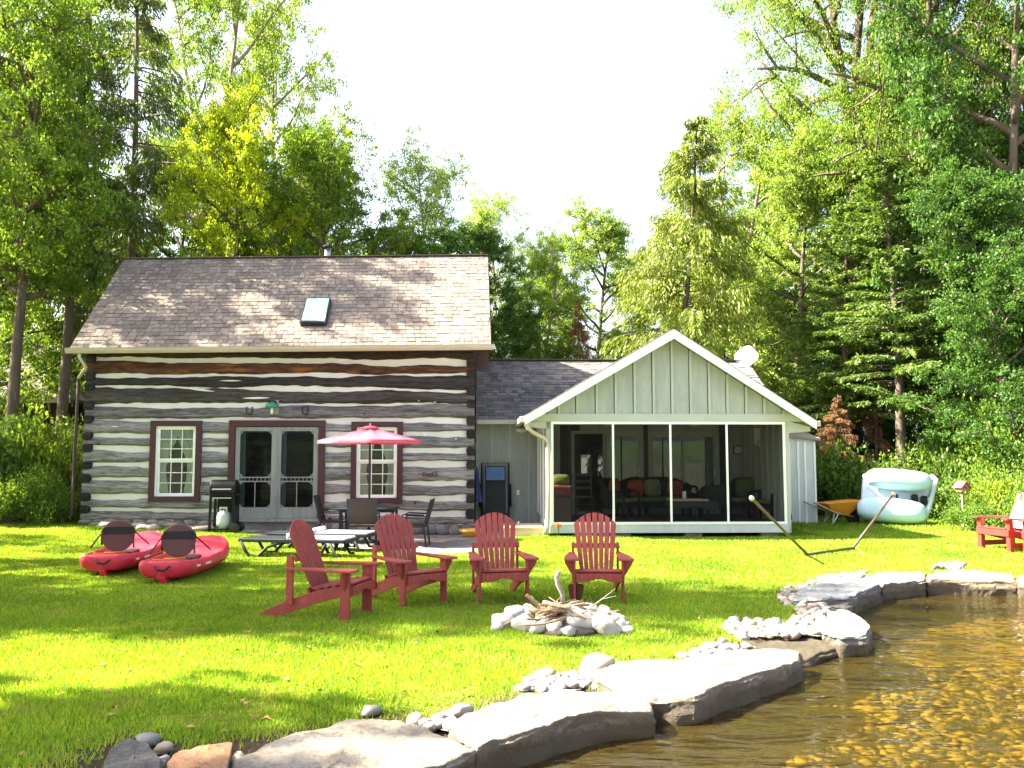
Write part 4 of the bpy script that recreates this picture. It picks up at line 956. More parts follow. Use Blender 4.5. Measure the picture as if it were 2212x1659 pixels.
# wing: walls, roof
wE = fm(1080, 908, IV - 0.4)[1] ; uW0 = CL + 0.02; uW1 = fm(1606, 800, WRV)[0]; wRd = fm(1100, 778, WRV)[1]
sl = [fm(1234, 931, IV) + fm(1391, 1112, IV), fm(1400, 932, IV) + fm(1555, 1112, IV)]
holes = [(s[0], s[2], wB - 0.02, s[1]) for s in sl]
wall_holes(FB(), uW0, uW1, -0.2, wE, holes, IV, IV + 0.12).on('front_wall', 'sage', cot)
for x in (1062, 1102, 1143, 1170): u = fm(x, 1000, IV)[0]; FB().box(u - 0.025, u + 0.025, IV - 0.035, IV, -0.1, wE - 0.03).on('batten', 'sage_trim', cot)
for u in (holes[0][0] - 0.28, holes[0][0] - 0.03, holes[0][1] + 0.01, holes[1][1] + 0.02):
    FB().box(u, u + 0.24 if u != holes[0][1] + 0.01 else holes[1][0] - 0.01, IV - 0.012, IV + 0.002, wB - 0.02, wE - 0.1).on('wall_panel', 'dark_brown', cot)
bw = []
for x0, x1 in ((1245, 1282), (1290, 1318), (1322, 1362)):
    p = fm(x0, 981, BV); q = fm(x1, 1030, BV); bw.append((p[0], q[0], q[1], p[1]))
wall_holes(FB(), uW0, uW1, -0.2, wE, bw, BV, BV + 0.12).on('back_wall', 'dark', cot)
for q in bw:
    f = FB()
    for r_ in ((q[0] - .03, q[0] + .02, q[2], q[3]), (q[1] - .02, q[1] + .03, q[2], q[3]), (q[0], q[1], q[2] - .03, q[2] + .02), (q[0], q[1], q[3] - .02, q[3] + .03)): f.box(r_[0], r_[1], BV - 0.03, BV + 0.05, r_[2], r_[3])
    o = f.on('window', 'iron', cot); FB().box(q[0], q[1], BV + 0.05, BV + 0.056, q[2], q[3]).on('pane', 'glass', o, cot)
FB().box(uW1 - 0.1, uW1, IV, BV, -0.2, wE).on('end_wall', 'sage', cot)
FB().box(uW0, uW0 + 0.1, IV + .13, BV, -0.2, wE).on('end_wall', 'sage', cot)
FB().prism([(uW1 - 0.08, IV, wE), (uW1 - 0.08, BV, wE), (uW1 - 0.08, WRV, wRd - 0.15)], (0.08, 0, 0)).on('gable_end', 'sage', cot, fix=True)
FB().box(uW0 + .1, uW1 - .1, IV + 0.12, BV, wB - 0.14, wB - 0.03).on('room_floor', 'floor_wood', cot)
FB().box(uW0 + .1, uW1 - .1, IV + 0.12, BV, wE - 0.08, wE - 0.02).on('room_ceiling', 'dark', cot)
def wrp(s, t): return Vector((uW0 + (uW1 + 0.12 - uW0) * s, IV - 0.40 + (WRV - IV + 0.40) * t, wE + 0.02 + (wRd - wE - 0.02) * t))
nw = Vector((0, -(wRd - wE), WRV - IV + 0.4)).normalized()
wr = FB().prism([wrp(0, 0), wrp(1, 0), wrp(1, 1), wrp(0, 1)], -nw * 0.1)
wr.prism([Vector((p.x, 2 * WRV - p.y, p.z)) for p in (wrp(0, 0), wrp(1, 0), wrp(1, 1), wrp(0, 1))], Vector((0, -nw.y, -nw.z)) * 0.1)
wing_roof = wr.on('wing_roof', 'sage_trim', cot, fix=True)
wl = uW1 + 0.12 - uW0; sh = lay_shingles(None, wrp, 22, wl, 0.19, nw, 5)
vis = [q for q in sh if q[1][0].x < Lp[0] + 2.6 + q[0] * 0.0]; oth = [q for q in sh if q not in vis]
vis.sort(key=lambda q: (q[1][0].x - uW0) > 2.9 - 0.0); vis2 = [q for q in vis if q[1][0].x < uW0 + 2.4]; rest = [q for q in vis if q[1][0].x >= uW0 + 2.4]
shingle_parts(vis2[:290] + [], len(vis2[:290]), 'shingle_grey', wing_roof, cot); shingle_parts(vis2[290:] + rest + oth, 0, 'shingle_grey', wing_roof, cot)
FB().beam(wrp(0, 1) + Vector((0, 0, 0.015)), wrp(1, 1) + Vector((0, 0, 0.015)), 0.26, 0.02).on('ridge_cap', 'shingle', wing_roof, cot)
g0, g1 = wrp(0, 0), wrp(0, 0); uG = fm(1140, 910, IV - 0.4)[0]
FB().box(uW0 + 0.03, uG, IV - 0.52, IV - 0.41, wE - 0.10, wE + 0.01).on('gutter', 'beige', cot, bevel=0.012)
FB().box(uW0, uG + 0.2, IV - 0.4, IV, wE - 0.06, wE - 0.03).on('soffit', 'sage_trim', cot)
# sliding doors
for k, (u0, u1, w0, w1) in enumerate([(h[0], h[1], h[2], h[3]) for h in holes]):
    f = 0.07; fr = FB()
    for q in ((u0, u0 + f, w0, w1), (u1 - f, u1, w0, w1), (u0 + f, u1 - f, w1 - f, w1), (u0 + f, u1 - f, w0, w0 + f)): fr.box(q[0], q[1], IV - 0.03, IV + 0.1, q[2], q[3])
    d = fr.on('sliding_door', 'sage_trim' if k else 'sage_trim', cot); m_ = (u0 + u1) / 2; s_ = 0.06
    for j, (a, b, vv_) in enumerate(((u0 + f, m_ + 0.03, 0.06), (m_ - 0.03, u1 - f, 0.02))):
        if k == 0 and j == 0: a, b = m_ - 0.10, u1 - f - 0.07            # this leaf is slid open
        lf = FB()
        for q in ((a, a + s_, w0 + f, w1 - f), (b - s_, b, w0 + f, w1 - f), (a + s_, b - s_, w1 - f - s_, w1 - f), (a + s_, b - s_, w0 + f, w0 + f + s_)): lf.box(q[0], q[1], IV + vv_, IV + vv_ + 0.03, q[2], q[3])
        lf.on('door_leaf', 'sage_trim', d, cot)
        FB().box(a + s_, b - s_, IV + vv_ + 0.012, IV + vv_ + 0.017, w0 + f + s_, w1 - f - s_).on('pane', 'door_glass', d, cot)
    FB().box(u1 - 0.12, u1 - 0.1, IV - 0.045, IV - 0.03, w0 + 0.95, w0 + 1.15).on('handle', 'white', d, cot)
# annex on the right
AV = 2.0; a0, a1 = fm(1690, 1040, AV)[0], fm(1763, 1040, AV)[0]; at0 = fm(1697, 944, AV)[1]; at1 = fm(1763, 952, AV)[1]
anx = frame_root('shed_annex', (a0 + a1) / 2, AV, 'chalky white board and batten shed behind the right end of the porch', 'shed')
bxs = [fm(x, 1040, AV)[0] for x in (1690, 1708, 1727, 1742, 1763)]
for a, b in zip(bxs[:-1], bxs[1:]):
    ta = at0 + (at1 - at0) * (a - a0) / (a1 - a0); tb = at0 + (at1 - at0) * (b - a0) / (a1 - a0)
    FB().prism([(a, AV, -0.15), (b, AV, -0.15), (b, AV, tb), (a, AV, ta)], (0, 0.04, 0)).on('board', 'annex_paint', anx, fix=True)
for u in bxs[1:]:
    FB().box(u - 0.05, u, AV - 0.02, AV - 0.001, -0.12, at1 - 0.02).on('batten', 'white_worn', anx)
FB().box(a1 - 0.04, a1, AV + 0.042, AV + 2.6, -0.15, at1).on('side_wall', 'annex_paint', anx); FB().box(a0, a1 - 0.05, AV + 2.5, AV + 2.6, -0.15, at1).on('back_wall', 'annex_paint', anx)
FB().prism([(a0, AV - 0.12, at0), (a1 + 0.1, AV - 0.12, at1), (a1 + 0.1, AV - 0.12, at1 + 0.06), (a0, AV - 0.12, at0 + 0.06)], (0, 2.85, 0.5)).on('roof', 'shingle_grey', anx, fix=True)

# landing step, small fixtures
st0 = G(1090, 1159, 0); st1 = G(1176, 1159, 0)
lx0, lx1 = fm(1088, 1150, -1.35)[0], fm(1175, 1150, -1.35)[0]
ld = frame_root('landing', (lx0 + lx1) / 2, -1.0, 'low step of fresh yellow planks at the porch door', 'step'); lz = 0.20
for k in range(8):
    v = -1.37 + k * 0.145; FB().box(lx0, lx1, v, v + 0.135, lz - 0.035, lz + 0.002 * (k % 2)).on('plank', 'fresh_wood', ld, bevel=0.003)
FB().box(lx0 + 0.01, lx1 - 0.01, -1.35, -1.31, -0.12, lz - 0.037).on('riser', 'fresh_wood', ld)
for u in (lx0 + 0.02, lx1 - 0.06): FB().box(u, u + 0.04, -1.30, -0.25, -0.12, lz - 0.037).on('side_board', 'fresh_wood', ld)
u, w = fm(1119, 1064, IV); o = MB().box(-0.035, 0.035, -0.02, 0, -0.06, 0.06).build('outlet_cover', 'white', bevel=0.006, loc=fw(u, IV - 0.001, w), rz=TH); tag(o, 'small white outlet cover on the sage wall', 'outlet')
u, w = fm(1127, 932, IV); o = MB().lathe([(0.02, -0.07), (0.11, -0.05), (0.16, 0.0), (0.17, 0.03)], (0, 0, 0), 18).build('ceiling_light', 'white', loc=fw(u, IV - 0.2, w + 0.03), smooth=True); tag(o, 'frosted round light under the eave beside the downspout', 'lamp')
M['shade'] = pm('frosted_shade', (0.5, 0.47, 0.36), 0.4, 0.05)
for k, vx in enumerate((1314, 1500)):
    u, w = fm(vx, 921, 0.2); o = MB().lathe([(0.08, -0.10), (0.14, -0.08), (0.15, 0.0), (0.10, 0.03)], (0, 0, 0), 12).build('porch_light', 'shade', loc=fw(u, 0.2, wT + 0.06), smooth=True)
    tag(o, 'frosted ceiling light inside the porch, ' + ('left of the two' if k == 0 else 'right of the two'), 'lamp', 'porch ceiling lights')
# satellite dish
p = P(1613, 772, 24.3); dsh_ = thing('satellite_dish', (p.x - 0.25, p.y + 0.1, p.z - 0.62), 0, 'white satellite dish on the cottage roof behind the gable', 'satellite dish')
prof = [(0.0, 0.0), (0.10, 0.004), (0.2, 0.02), (0.29, 0.045), (0.30, 0.05), (0.29, 0.038), (0.2, 0.01), (0.1, -0.006), (0.0, -0.01)]
mb = MB(); n = 24; g_ = []
for r, h in prof:
    row = []
    for k in range(n + 1):
        a = 2 * PI * k / n; c, s = math.cos(a), math.sin(a); e = (abs(c) ** 3.2 + abs(s) ** 3.2) ** (-1 / 3.2); row.append((r * e * c, r * e * s, h))
    g_.append(row)
M['dish'] = pm('dish_white', (0.82, 0.82, 0.82), 0.35, 0.02, 4, 0)
o = mb.sheet(g_).build('reflector', 'dish', dsh_, smooth=True, fix=True); o.location = (0.25, -0.1, 0.62)
o.rotation_euler = (Matrix.Rotation(math.radians(45), 3, 'Z')).to_euler(); q = Vector((-0.5, -0.8, 0.35)).normalized().to_track_quat('Z', 'Y'); o.rotation_mode = 'QUATERNION'; o.rotation_quaternion = q @ Matrix.Rotation(math.radians(40), 3, 'Z').to_quaternion()
MB().tube([(0.0, 0, -0.25), (0.02, 0, 0.2), (0.22, -0.05, 0.56)], 0.025, 8).build('mast', 'iron', dsh_, smooth=True)
MB().tube([(0.24, -0.1, 0.40), (0.05, -0.35, 0.55)], 0.015, 6).build('feed_arm', 'iron', dsh_)

# ---- furniture on the porch
M['wicker'] = pm('dark_wicker', (0.016, 0.015, 0.016), 0.6, 0.4, 30, 0.5, 60)
M['orange'] = pm('orange_cushion', (0.45, 0.07, 0.02), 0.9, 0.1, 5, 0.05); M['olive'] = pm('olive_cushion', (0.14, 0.17, 0.03), 0.9, 0.1, 5, 0.05)
M['stripe'] = pm('striped_cushion', (0.12, 0.12, 0.05), 0.9, 0.8, 14, 0.02, 20, (3, 0.2, 0.2), col2=(0.42, 0.36, 0.16), thr=(0.5, 0.52))
M['knit'] = pm('knit_throw', (0.22, 0.05, 0.06), 0.95, 0.5, 9, 0.4, 60, (1, 1, 3), col2=(0.45, 0.36, 0.30)); M['grey_cloth'] = pm('slate_cloth', (0.05, 0.06, 0.065), 0.9, 0.1)
ZF = wB - 0.02
def pillow(mb, c, sx, sy, sz, n=8):
    g_ = []
    for i in range(n + 1):
        a = -PI / 2 + PI * i / n; row = []
        for k in range(17):
            b = 2 * PI * k / 16; sg = lambda x, e: math.copysign(abs(x) ** e, x)
            row.append((c[0] + sx * sg(math.cos(a), .6) * sg(math.cos(b), .5), c[1] + sy * sg(math.sin(a), 1.0), c[2] + sz * sg(math.cos(a), .6) * sg(math.sin(b), .5)))
        g_.append(row)
    return mb.sheet(g_)
def wicker_seat(name, loc, rz, wid, label, cushions, group=None, back_h=0.92):
    t = thing(name, loc, rz, label, 'sofa' if wid > 1 else 'chair', group); h = wid / 2; dp_ = 0.34
    g_ = []
    for i in range(2):
        row = []
        for k in range(19):
            a = PI * k / 18; c, s = math.cos(a), math.sin(a); x = -h * math.copysign(abs(c) ** 0.45, c); y = dp_ * (abs(s) ** 0.6) * 1.0; top = 0.62 + (back_h - 0.62) * max(0, s) ** 0.8
            row.append((x, y, 0.24 if i == 0 else top))
        g_.append(row)
    g2_ = [[(x * 0.93, y - 0.05, z) for x, y, z in r_] for r_ in g_]
    b = MB().sheet(g_).sheet(g2_); b.sheet([g_[1], g2_[1]]); b.build('backrest', 'wicker', t, smooth=True)
    for s in (-1, 1):
        MB().tube([(s * h, 0.1, 0.62), (s * h * 1.02, -0.2, 0.62), (s * h * 1.0, -0.33, 0.57), (s * h * 0.97, -0.36, 0.3), (s * h * 0.95, -0.34, 0.0)], 0.035, 8).build('armrest', 'wicker', t, smooth=True)
        MB().tube([(s * h * 0.9, dp_ * 0.6, 0.3), (s * h * 0.92, dp_ * 0.75, 0.0)], 0.03, 8).build('leg', 'wicker', t, smooth=True)
    MB().box(-h * 0.95, h * 0.95, -0.34, dp_ * 0.7, 0.22, 0.36).build('seat', 'wicker', t, bevel=0.03)
    MB().box(-h * 0.88, h * 0.88, -0.36, dp_ * 0.55, 0.365, 0.45).build('seat_cushion', cushions[0], t, bevel=0.03)
    for m_, x, z, s in cushions[1]: pillow(MB(), (x, 0.10, 0.45 + s), s, 0.08, s).build('pillow', m_, t, smooth=True)
    return t
def porch_at(vx, v): return fw(fm(vx, 1060, v)[0], v, ZF)
wicker_seat('wicker_sofa', porch_at(1420, 0.9), TH, 1.45, 'dark wicker sofa with orange and striped pillows behind the screens', ('olive', (('orange', -0.52, 0, 0.2), ('stripe', -0.1, 0, 0.21), ('orange', 0.45, 0, 0.2))))
wicker_seat('wicker_armchair', porch_at(1335, 0.35), TH + 0.9, 0.78, 'dark wicker armchair with an orange pillow left of the sofa', ('stripe', (('orange', 0.0, 0, 0.23),)), 'wicker armchairs on the porch')
wicker_seat('wicker_armchair', porch_at(1610, 0.5), TH - 0.3, 0.74, 'dark wicker armchair with olive pillow in front of the boarded porch wall', ('stripe', (('olive', 0.0, 0, 0.23),)), 'wicker armchairs on the porch')
wicker_seat('wicker_armchair', porch_at(1665, -0.3), TH - 1.1, 0.74, 'dark wicker armchair with olive pillow in the right corner of the porch', ('olive', (('olive', 0.0, 0, 0.23),)), 'wicker armchairs on the porch')
wicker_seat('wicker_armchair', porch_at(1545, -0.2), TH + PI - 0.2, 0.7, 'low dark wicker chair seen from the back on the porch', ('stripe', ()), 'wicker armchairs on the porch', 0.78)
t = thing('coffee_table', porch_at(1484, -0.55), TH, 'porch coffee table with a pale top and slate cloth', 'table')
MB().box(-0.42, 0.42, -0.28, 0.28, 0.44, 0.475).build('tabletop', 'fresh_wood', t, bevel=0.006); MB().prism([(-0.43, -0.285, 0.44), (0.60, -0.285, 0.44), (0.66, -0.285, 0.16), (0.2, -0.285, 0.30), (-0.43, -0.285, 0.28)], (0, 0.57, 0)).build('tablecloth', 'grey_cloth', t, fix=True)
for x in (-0.38, 0.38):
    for y in (-0.24, 0.24): MB().tube([(x, y, 0.44), (x * 1.08, y, 0)], 0.02, 6).build('leg', 'iron', t)
o = MB().lathe([(0.04, 0), (0.045, 0.01), (0.045, 0.16), (0.03, 0.17)], (0, 0, 0), 12).build('tumbler', 'white', loc=porch_at(1478, -0.55) + Vector((0, 0, 0.476)), smooth=True); tag(o, 'white tumbler standing on the porch coffee table', 'cup')
t = thing('storage_bin', porch_at(1213, -0.9), TH, 'tall wicker bin draped with a red and cream knit throw in the left porch corner', 'bin')
MB().box(-0.22, 0.2, -0.2, 0.2, 0, 0.55).build('bin_body', 'floor_wood', t, bevel=0.03); MB().box(-0.24, 0.23, -0.22, 0.22, 0.55, 0.80).build('throw', 'knit', t, bevel=0.06); pillow(MB(), (-0.02, 0, 0.9), 0.2, 0.18, 0.13).build('pillow', 'olive', t, smooth=True)
M['chair_wood'] = pm('old_chair_wood', (0.16, 0.13, 0.10), 0.7, 0.2)
t = thing('ladderback_chair', porch_at(1262, 1.1), TH, 'wooden ladder-back chair beside the open sliding door', 'chair')
for x in (-0.2, 0.2):
    MB().tube([(x, 0.18, 0), (x, 0.18, 0.5), (x, 0.24, 1.05)], 0.018, 6).build('rear_post', 'chair_wood', t); MB().tube([(x, -0.2, 0), (x, -0.2, 0.46)], 0.018, 6).build('leg', 'chair_wood', t)
for z in (0.62, 0.78, 0.94): MB().box(-0.2, 0.2, 0.19 + (z - .5) * .08, 0.205 + (z - .5) * .08, z, z + 0.07).build('back_slat', 'chair_wood', t)
MB().box(-0.22, 0.22, -0.22, 0.2, 0.44, 0.475).build('seat', 'chair_wood', t, bevel=0.008)
for z in (0.15, 0.28): MB().tube([(-0.2, -0.2, z), (0.2, -0.2, z)], 0.012, 6).build('stretcher', 'chair_wood', t)
u, w = fm(1594, 972, IV); fr = thing('wall_picture', fw(u, IV - 0.02, w), TH, 'small black framed picture on the porch wall', 'picture')
MB().box(-0.13, 0.13, -0.02, 0, -0.11, 0.11).build('frame', 'iron', fr); MB().box(-0.105, 0.105, -0.026, -0.021, -0.085, 0.085).build('print', 'annex_paint', fr)
u, w = fm(1636, 960, -0.2); wc = thing('wind_chime', fw(u, -0.2, wT + 0.1), TH, 'pale wind chime hanging inside the right porch panel', 'wind chime')
MB().tube([(0, 0, 0), (0, 0, -0.18)], 0.005, 5).build('cord', 'iron', wc); MB().lathe([(0.02, -0.2), (0.08, -0.2), (0.08, -0.18), (0.02, -0.17)], n=12).build('top_disc', 'fresh_wood', wc)
for k in range(6): a = k * PI / 3; MB().tube([(0.06 * math.cos(a), 0.06 * math.sin(a), -0.2), (0.06 * math.cos(a), 0.06 * math.sin(a), -0.42 - 0.04 * k)], 0.012, 6).build('chime_tube', 'curtain', wc)

# folding recliner against the wing wall, towel, ball, planter, flower
M['black_mesh'] = pm('black_mesh_fabric', (0.03, 0.032, 0.036), 0.7, 0.15, 5, 0.1, 80); M['blue_fabric'] = pm('blue_fabric', (0.10, 0.20, 0.38), 0.8, 0.1); M['navy'] = pm('navy_towel', (0.02, 0.035, 0.12), 0.95, 0.3, 6, 0.2, 60, col2=(0.25, 0.3, 0.45), thr=(0.66, 0.7))
u, w = fm(1070, 1120, IV - 0.35); rc = thing('folding_recliner', fw(u, IV - 0.35, 0.22), TH, 'folded black recliner with a blue headrest leaning against the sage wall', 'recliner')
hT = fm(1070, 1000, IV - 0.1)[1] - 0.22; lean = 0.22
def rp(x, z, d=0.0): return (x, lean * z / hT + d, z)
for x in (-0.33, 0.33): MB().tube([rp(x, 0), rp(x, hT)], 0.018, 8).build('frame_tube', 'black', rc, smooth=True)
for x in (-0.27, 0.27): MB().tube([rp(x, 0.12, -0.06), rp(x, hT * 0.55, -0.06), rp(x, hT * 0.92, -0.03)], 0.014, 8).build('frame_tube', 'grey_wood', rc, smooth=True)
MB().tube([rp(-0.33, hT), rp(0.33, hT)], 0.018, 8).build('cross_tube', 'grey_wood', rc); MB().tube([rp(-0.30, 0.1, -0.05), rp(0.30, 0.1, -0.05)], 0.018, 8).build('cross_tube', 'black', rc)
MB().sheet([[rp(x, z, -0.03 + 0.02 * math.sin(z * 3)) for x in (-0.25, 0, 0.25)] for z in np.linspace(0.12, hT * 0.94, 10)]).build('fabric_panel', 'black_mesh', rc, smooth=True)
MB().prism([rp(-0.23, hT * 0.68, -0.10), rp(0.23, hT * 0.68, -0.10), rp(0.23, hT * 0.93, -0.10), rp(-0.23, hT * 0.93, -0.10)], (0, 0.05, 0)).build('headrest', 'blue_fabric', rc, bevel=0.02)
for s in (-1, 1): MB().tube([rp(s * 0.36, hT * 0.62, -0.10), rp(s * 0.37, hT * 0.2, -0.08)], 0.025, 8).build('armrest', 'black', rc, smooth=True)
u, w = fm(1024, 1006, 0.1); g_ = []
for i in range(12):
    z = -i * 0.072; wd = 0.04 + 0.12 * i / 11; g_.append([(wd * (j / 6) - 0.02, 0.03 * math.sin(j * 2.0 + i * 0.2), z - 0.06 * (j / 6) ** 2) for j in range(7)])
o = MB().sheet(g_).build('beach_towel', 'navy', smooth=True, loc=fw(CL + 0.05, -0.02, w), rz=TH); tag(o, 'navy beach towel hanging at the corner of the log cabin', 'towel')
M['tennis'] = pm('tennis_felt', (0.40, 0.62, 0.05), 0.95, 0.1)
u, w = fm(1120, 1128, -0.6); o = MB().lathe([(0.001, -0.033), (0.02, -0.027), (0.03, -0.012), (0.033, 0), (0.03, 0.012), (0.02, 0.027), (0.001, 0.033)], n=14).build('tennis_ball', 'tennis', smooth=True, loc=fw(u, -0.6, lz + 0.036)); tag(o, 'lime tennis ball on the plank step', 'ball')
M['yellow_pot'] = pm('yellow_plastic', (0.62, 0.32, 0.05), 0.5, 0.06)
p = G(1017, 1163, -0.08); t = thing('planter', (p.x, p.y, gz(p.x, p.y) + 0.015), 0, 'yellow bowl planter at the right corner of the cabin', 'planter')
MB().lathe([(0.15, 0), (0.20, 0.09), (0.20, 0.10), (0.25, 0.10), (0.26, 0.17), (0.22, 0.17), (0.17, 0.03)], n=22).build('bowl', 'yellow_pot', t, smooth=True); MB().lathe([(0.02, 0.13), (0.22, 0.135), (0.02, 0.15)], n=16).build('soil', 'dark', t)
M['petal'] = pm('orange_petal', (0.65, 0.30, 0.06), 0.7, 0.2)
p = G(1206, 1160, 0.03); t = thing('flower', (p.x, p.y, gz(p.x, p.y)), 0, 'yellow-orange spiky flower growing at the left porch corner', 'plant')
MB().tube([(0, 0, 0), (0.01, 0, 0.12), (0.0, -0.01, 0.2)], 0.008, 6).build('stem', 'leaf_shrub', t)
pm_ = MB()
for k in range(26):
    a = k * 2.4; e = 0.2 + 1.1 * (k / 26); d = Vector((math.cos(a) * math.cos(e), math.sin(a) * math.cos(e), math.sin(e) * 0.9)); s = d.cross(Vector((0, 0, 1))).normalized() * 0.014; c = Vector((0, -0.01, 0.19)); pm_.add([c, c + d * 0.06 + s, c + d * 0.14, c + d * 0.06 - s], [(0, 1, 2, 3)])
pm_.build('petals', 'petal', t)
# ------------------------------------------------------------------ things on the lawn
M['red_wood'] = pm('weathered_red_paint', (0.25, 0.036, 0.03), 0.6, 0.2, 4, 0.15, 30, (3, 3, 0.8), col2=(0.30, 0.15, 0.14), thr=(0.58, 0.72))
M['red_fresh'] = pm('fresh_red_paint', (0.36, 0.03, 0.025), 0.5, 0.1, 4, 0.05, 30)
def adirondack(loc, heading, label, group='red Adirondack chairs round the fire pit'):
    t = thing('adirondack_chair', loc, math.radians(heading + 90), label, 'chair', group, (0.92, 0.92, 0.92)); m = 'red_wood'
    bv = dict(bevel=0.005)
    for s in (-1, 1):
        x = s * 0.275 - 0.0125
        MB().prism([(x, -0.46, 0.27), (x, -0.46, 0.375), (x, -0.40, 0.395), (x, -0.05, 0.33), (x, 0.30, 0.215), (x, 0.62, 0.075), (x, 0.68, 0.03), (x, 0.66, 0.0), (x, 0.48, 0.0), (x, 0.0, 0.17), (x, -0.30, 0.255)], (0.025, 0, 0)).build('side_rail', m, t, **bv)
        x = s * 0.305 - 0.014
        MB().box(x, x + 0.028, -0.44, -0.32, 0, 0.545).build('leg', m, t, **bv)
        x = s * 0.35
        MB().prism([(x, -0.395, 0.545), (x + s * 0.085, -0.395, 0.545), (x + s * 0.075, -0.395, 0.50), (x - s * 0.03, -0.395, 0.33), (x - s * 0.03, -0.395, 0.545)], (0, 0.03, 0)).build('arm_bracket', m, t, fix=True, bevel=0.003)
        a0 = 0.245
        MB().prism([(s * a0, -0.50, 0.546), (s * (a0 + 0.03), -0.53, 0.546), (s * (a0 + 0.17), -0.53, 0.546), (s * (a0 + 0.195), -0.49, 0.546), (s * (a0 + 0.18), -0.2, 0.546), (s * (a0 + 0.13), 0.15, 0.546), (s * (a0 + 0.10), 0.34, 0.546), (s * (a0 + 0.03), 0.34, 0.546), (s * (a0 + 0.02), -0.1, 0.546)], (0, 0, 0.026)).build('armrest', m, t, fix=True, **bv)
        x = s * 0.30 - 0.013
        MB().box(x, x + 0.026, 0.26, 0.345, 0.155, 0.70).build('rear_post', m, t, **bv)
    for k, (y, z) in enumerate(((-0.405, 0.402), (-0.305, 0.386), (-0.205, 0.368), (-0.105, 0.350), (-0.005, 0.328))):
        MB().beam((-0.285, y, z + 0.011), (0.285, y, z + 0.011), 0.09, 0.022, (0, -0.17, 1)).build('seat_slat', m, t, **bv)
    ap = [(-0.288, 0.385), (0.288, 0.385), (0.288, 0.275)] + [(x, 0.285 + 0.022 * math.cos(x * 16) + 0.012) for x in np.linspace(0.25, -0.25, 13)] + [(-0.288, 0.275)]
    MB().prism([(x, -0.462, z) for x, z in ap], (0, -0.022, 0)).build('apron', m, t, fix=True, bevel=0.004)
    b0 = Vector((0, 0.07, 0.30)); ld = Vector((0, 0.36, 0.86)).normalized(); nd = Vector((0, -ld.z, ld.y))
    for k in range(7):
        q = k - 3; fan = q * 0.030; x0 = q * 0.062; L0 = 0.85; wb_, wt_ = 0.027, 0.035; Lh = L0
        d = (ld + Vector((fan, 0, 0))).normalized(); r = Vector((1, 0, 0)) - d * d.x; r.normalize(); c = b0 + Vector((x0, 0, 0)); e = c + d * Lh
        sl_ = -0.028 * q / 3 * 1.0
        xc = x0 + d.x * Lh; arch = lambda xx: -1.7 * xx * xx
        poly = [c - r * wb_, c + r * wb_] + [e + r * wt_ * f + d * arch(xc + wt_ * f) for f in (1, 0.5, 0, -0.5, -1)]
        MB().prism(poly, nd * 0.02).build('back_slat', m, t, fix=True, bevel=0.004)
    for zz, hw in ((0.02, 0.27), (0.40, 0.32)):
        c = b0 + ld * zz - nd * 0.014; MB().beam(c - Vector((hw, 0, 0)), c + Vector((hw, 0, 0)), 0.06, 0.025, -nd).build('back_rail', m, t, **bv)
    return t
def ground(p): return (p[0], p[1], gz(p[0], p[1]))
adirondack(ground((-1.98, 9.42)), -14, 'red Adirondack chair turned sideways, nearest the kayaks')
adirondack(ground((-1.24, 10.42)), -50, 'red Adirondack chair angled to the right behind the sideways one')
adirondack(ground((-0.16, 10.66)), -80, 'red Adirondack chair facing the viewer in front of the plank step')
adirondack(ground((1.02, 10.62)), -92, 'red Adirondack chair facing the viewer in front of the porch screens')

# boxier bright red chairs at the right edge
M['towel_stripe'] = pm('striped_towel', (0.80, 0.78, 0.76), 0.95, 0.05, 3, 0.1, 40, (9, 9, 0.4), col2=(0.55, 0.25, 0.42), thr=(0.56, 0.6))
def garden_chair(loc, heading, label):
    t = thing('garden_chair', loc, math.radians(heading + 90), label, 'chair', 'bright red garden chairs at the right edge'); m = 'red_fresh'; bv = dict(bevel=0.005)
    for s in (-1, 1):
        MB().box(s * 0.33 - 0.045, s * 0.33 + 0.045, -0.38, -0.29, 0, 0.56).build('leg', m, t, **bv); MB().box(s * 0.33 - 0.03, s * 0.33 + 0.03, 0.32, 0.40, 0, 0.55).build('leg', m, t, **bv)
        MB().box(s * 0.33 - 0.02, s * 0.33 + 0.02, -0.29, 0.32, 0.06, 0.15).build('stretcher', m, t, **bv)
        MB().prism([(s * 0.33 - .02, -0.29, 0.26), (s * 0.33 - .02, -0.29, 0.37), (s * 0.33 - .02, 0.32, 0.22), (s * 0.33 - .02, 0.32, 0.12)], (0.04, 0, 0)).build('side_rail', m, t, fix=True, **bv)
        MB().box(s * 0.34 - 0.07, s * 0.34 + 0.07, -0.46, 0.44, 0.561, 0.59).build('armrest', m, t, **bv)
    for k in range(5): MB().beam((-0.31, -0.36 + k * 0.12, 0.40 - k * 0.028), (0.31, -0.36 + k * 0.12, 0.40 - k * 0.028), 0.11, 0.025).build('seat_slat', m, t, **bv)
    MB().box(-0.37, 0.37, -0.405, -0.38, 0.27, 0.39).build('apron', m, t, **bv)
    for k in range(5):
        x = (k - 2) * 0.125; MB().beam((x, 0.18, 0.24), (x * 1.05, 0.52, 1.0), 0.11, 0.022, (0, -1, 0.4)).build('back_slat', m, t, **bv)
    return t
p = G(2178, 1192); garden_chair(ground((p.x + 0.25, p.y + 0.35)), -165, 'bright red garden chair cut by the right edge of the picture, farther one')
garden_chair(ground((p.x + 0.62, p.y - 0.45)), -160, 'bright red garden chair at the right edge, nearest the water')
g_ = [[(x, 0.16 + 0.44 * i / 9 - 0.035, 0.36 + 0.62 * i / 9 + 0.03) for x in np.linspace(-0.25, 0.25, 5)] for i in range(10)] ; g_ += [[(x, 0.66, 0.92 - 0.05 * j) for x in np.linspace(-0.25, 0.25, 5)] for j in range(5)]
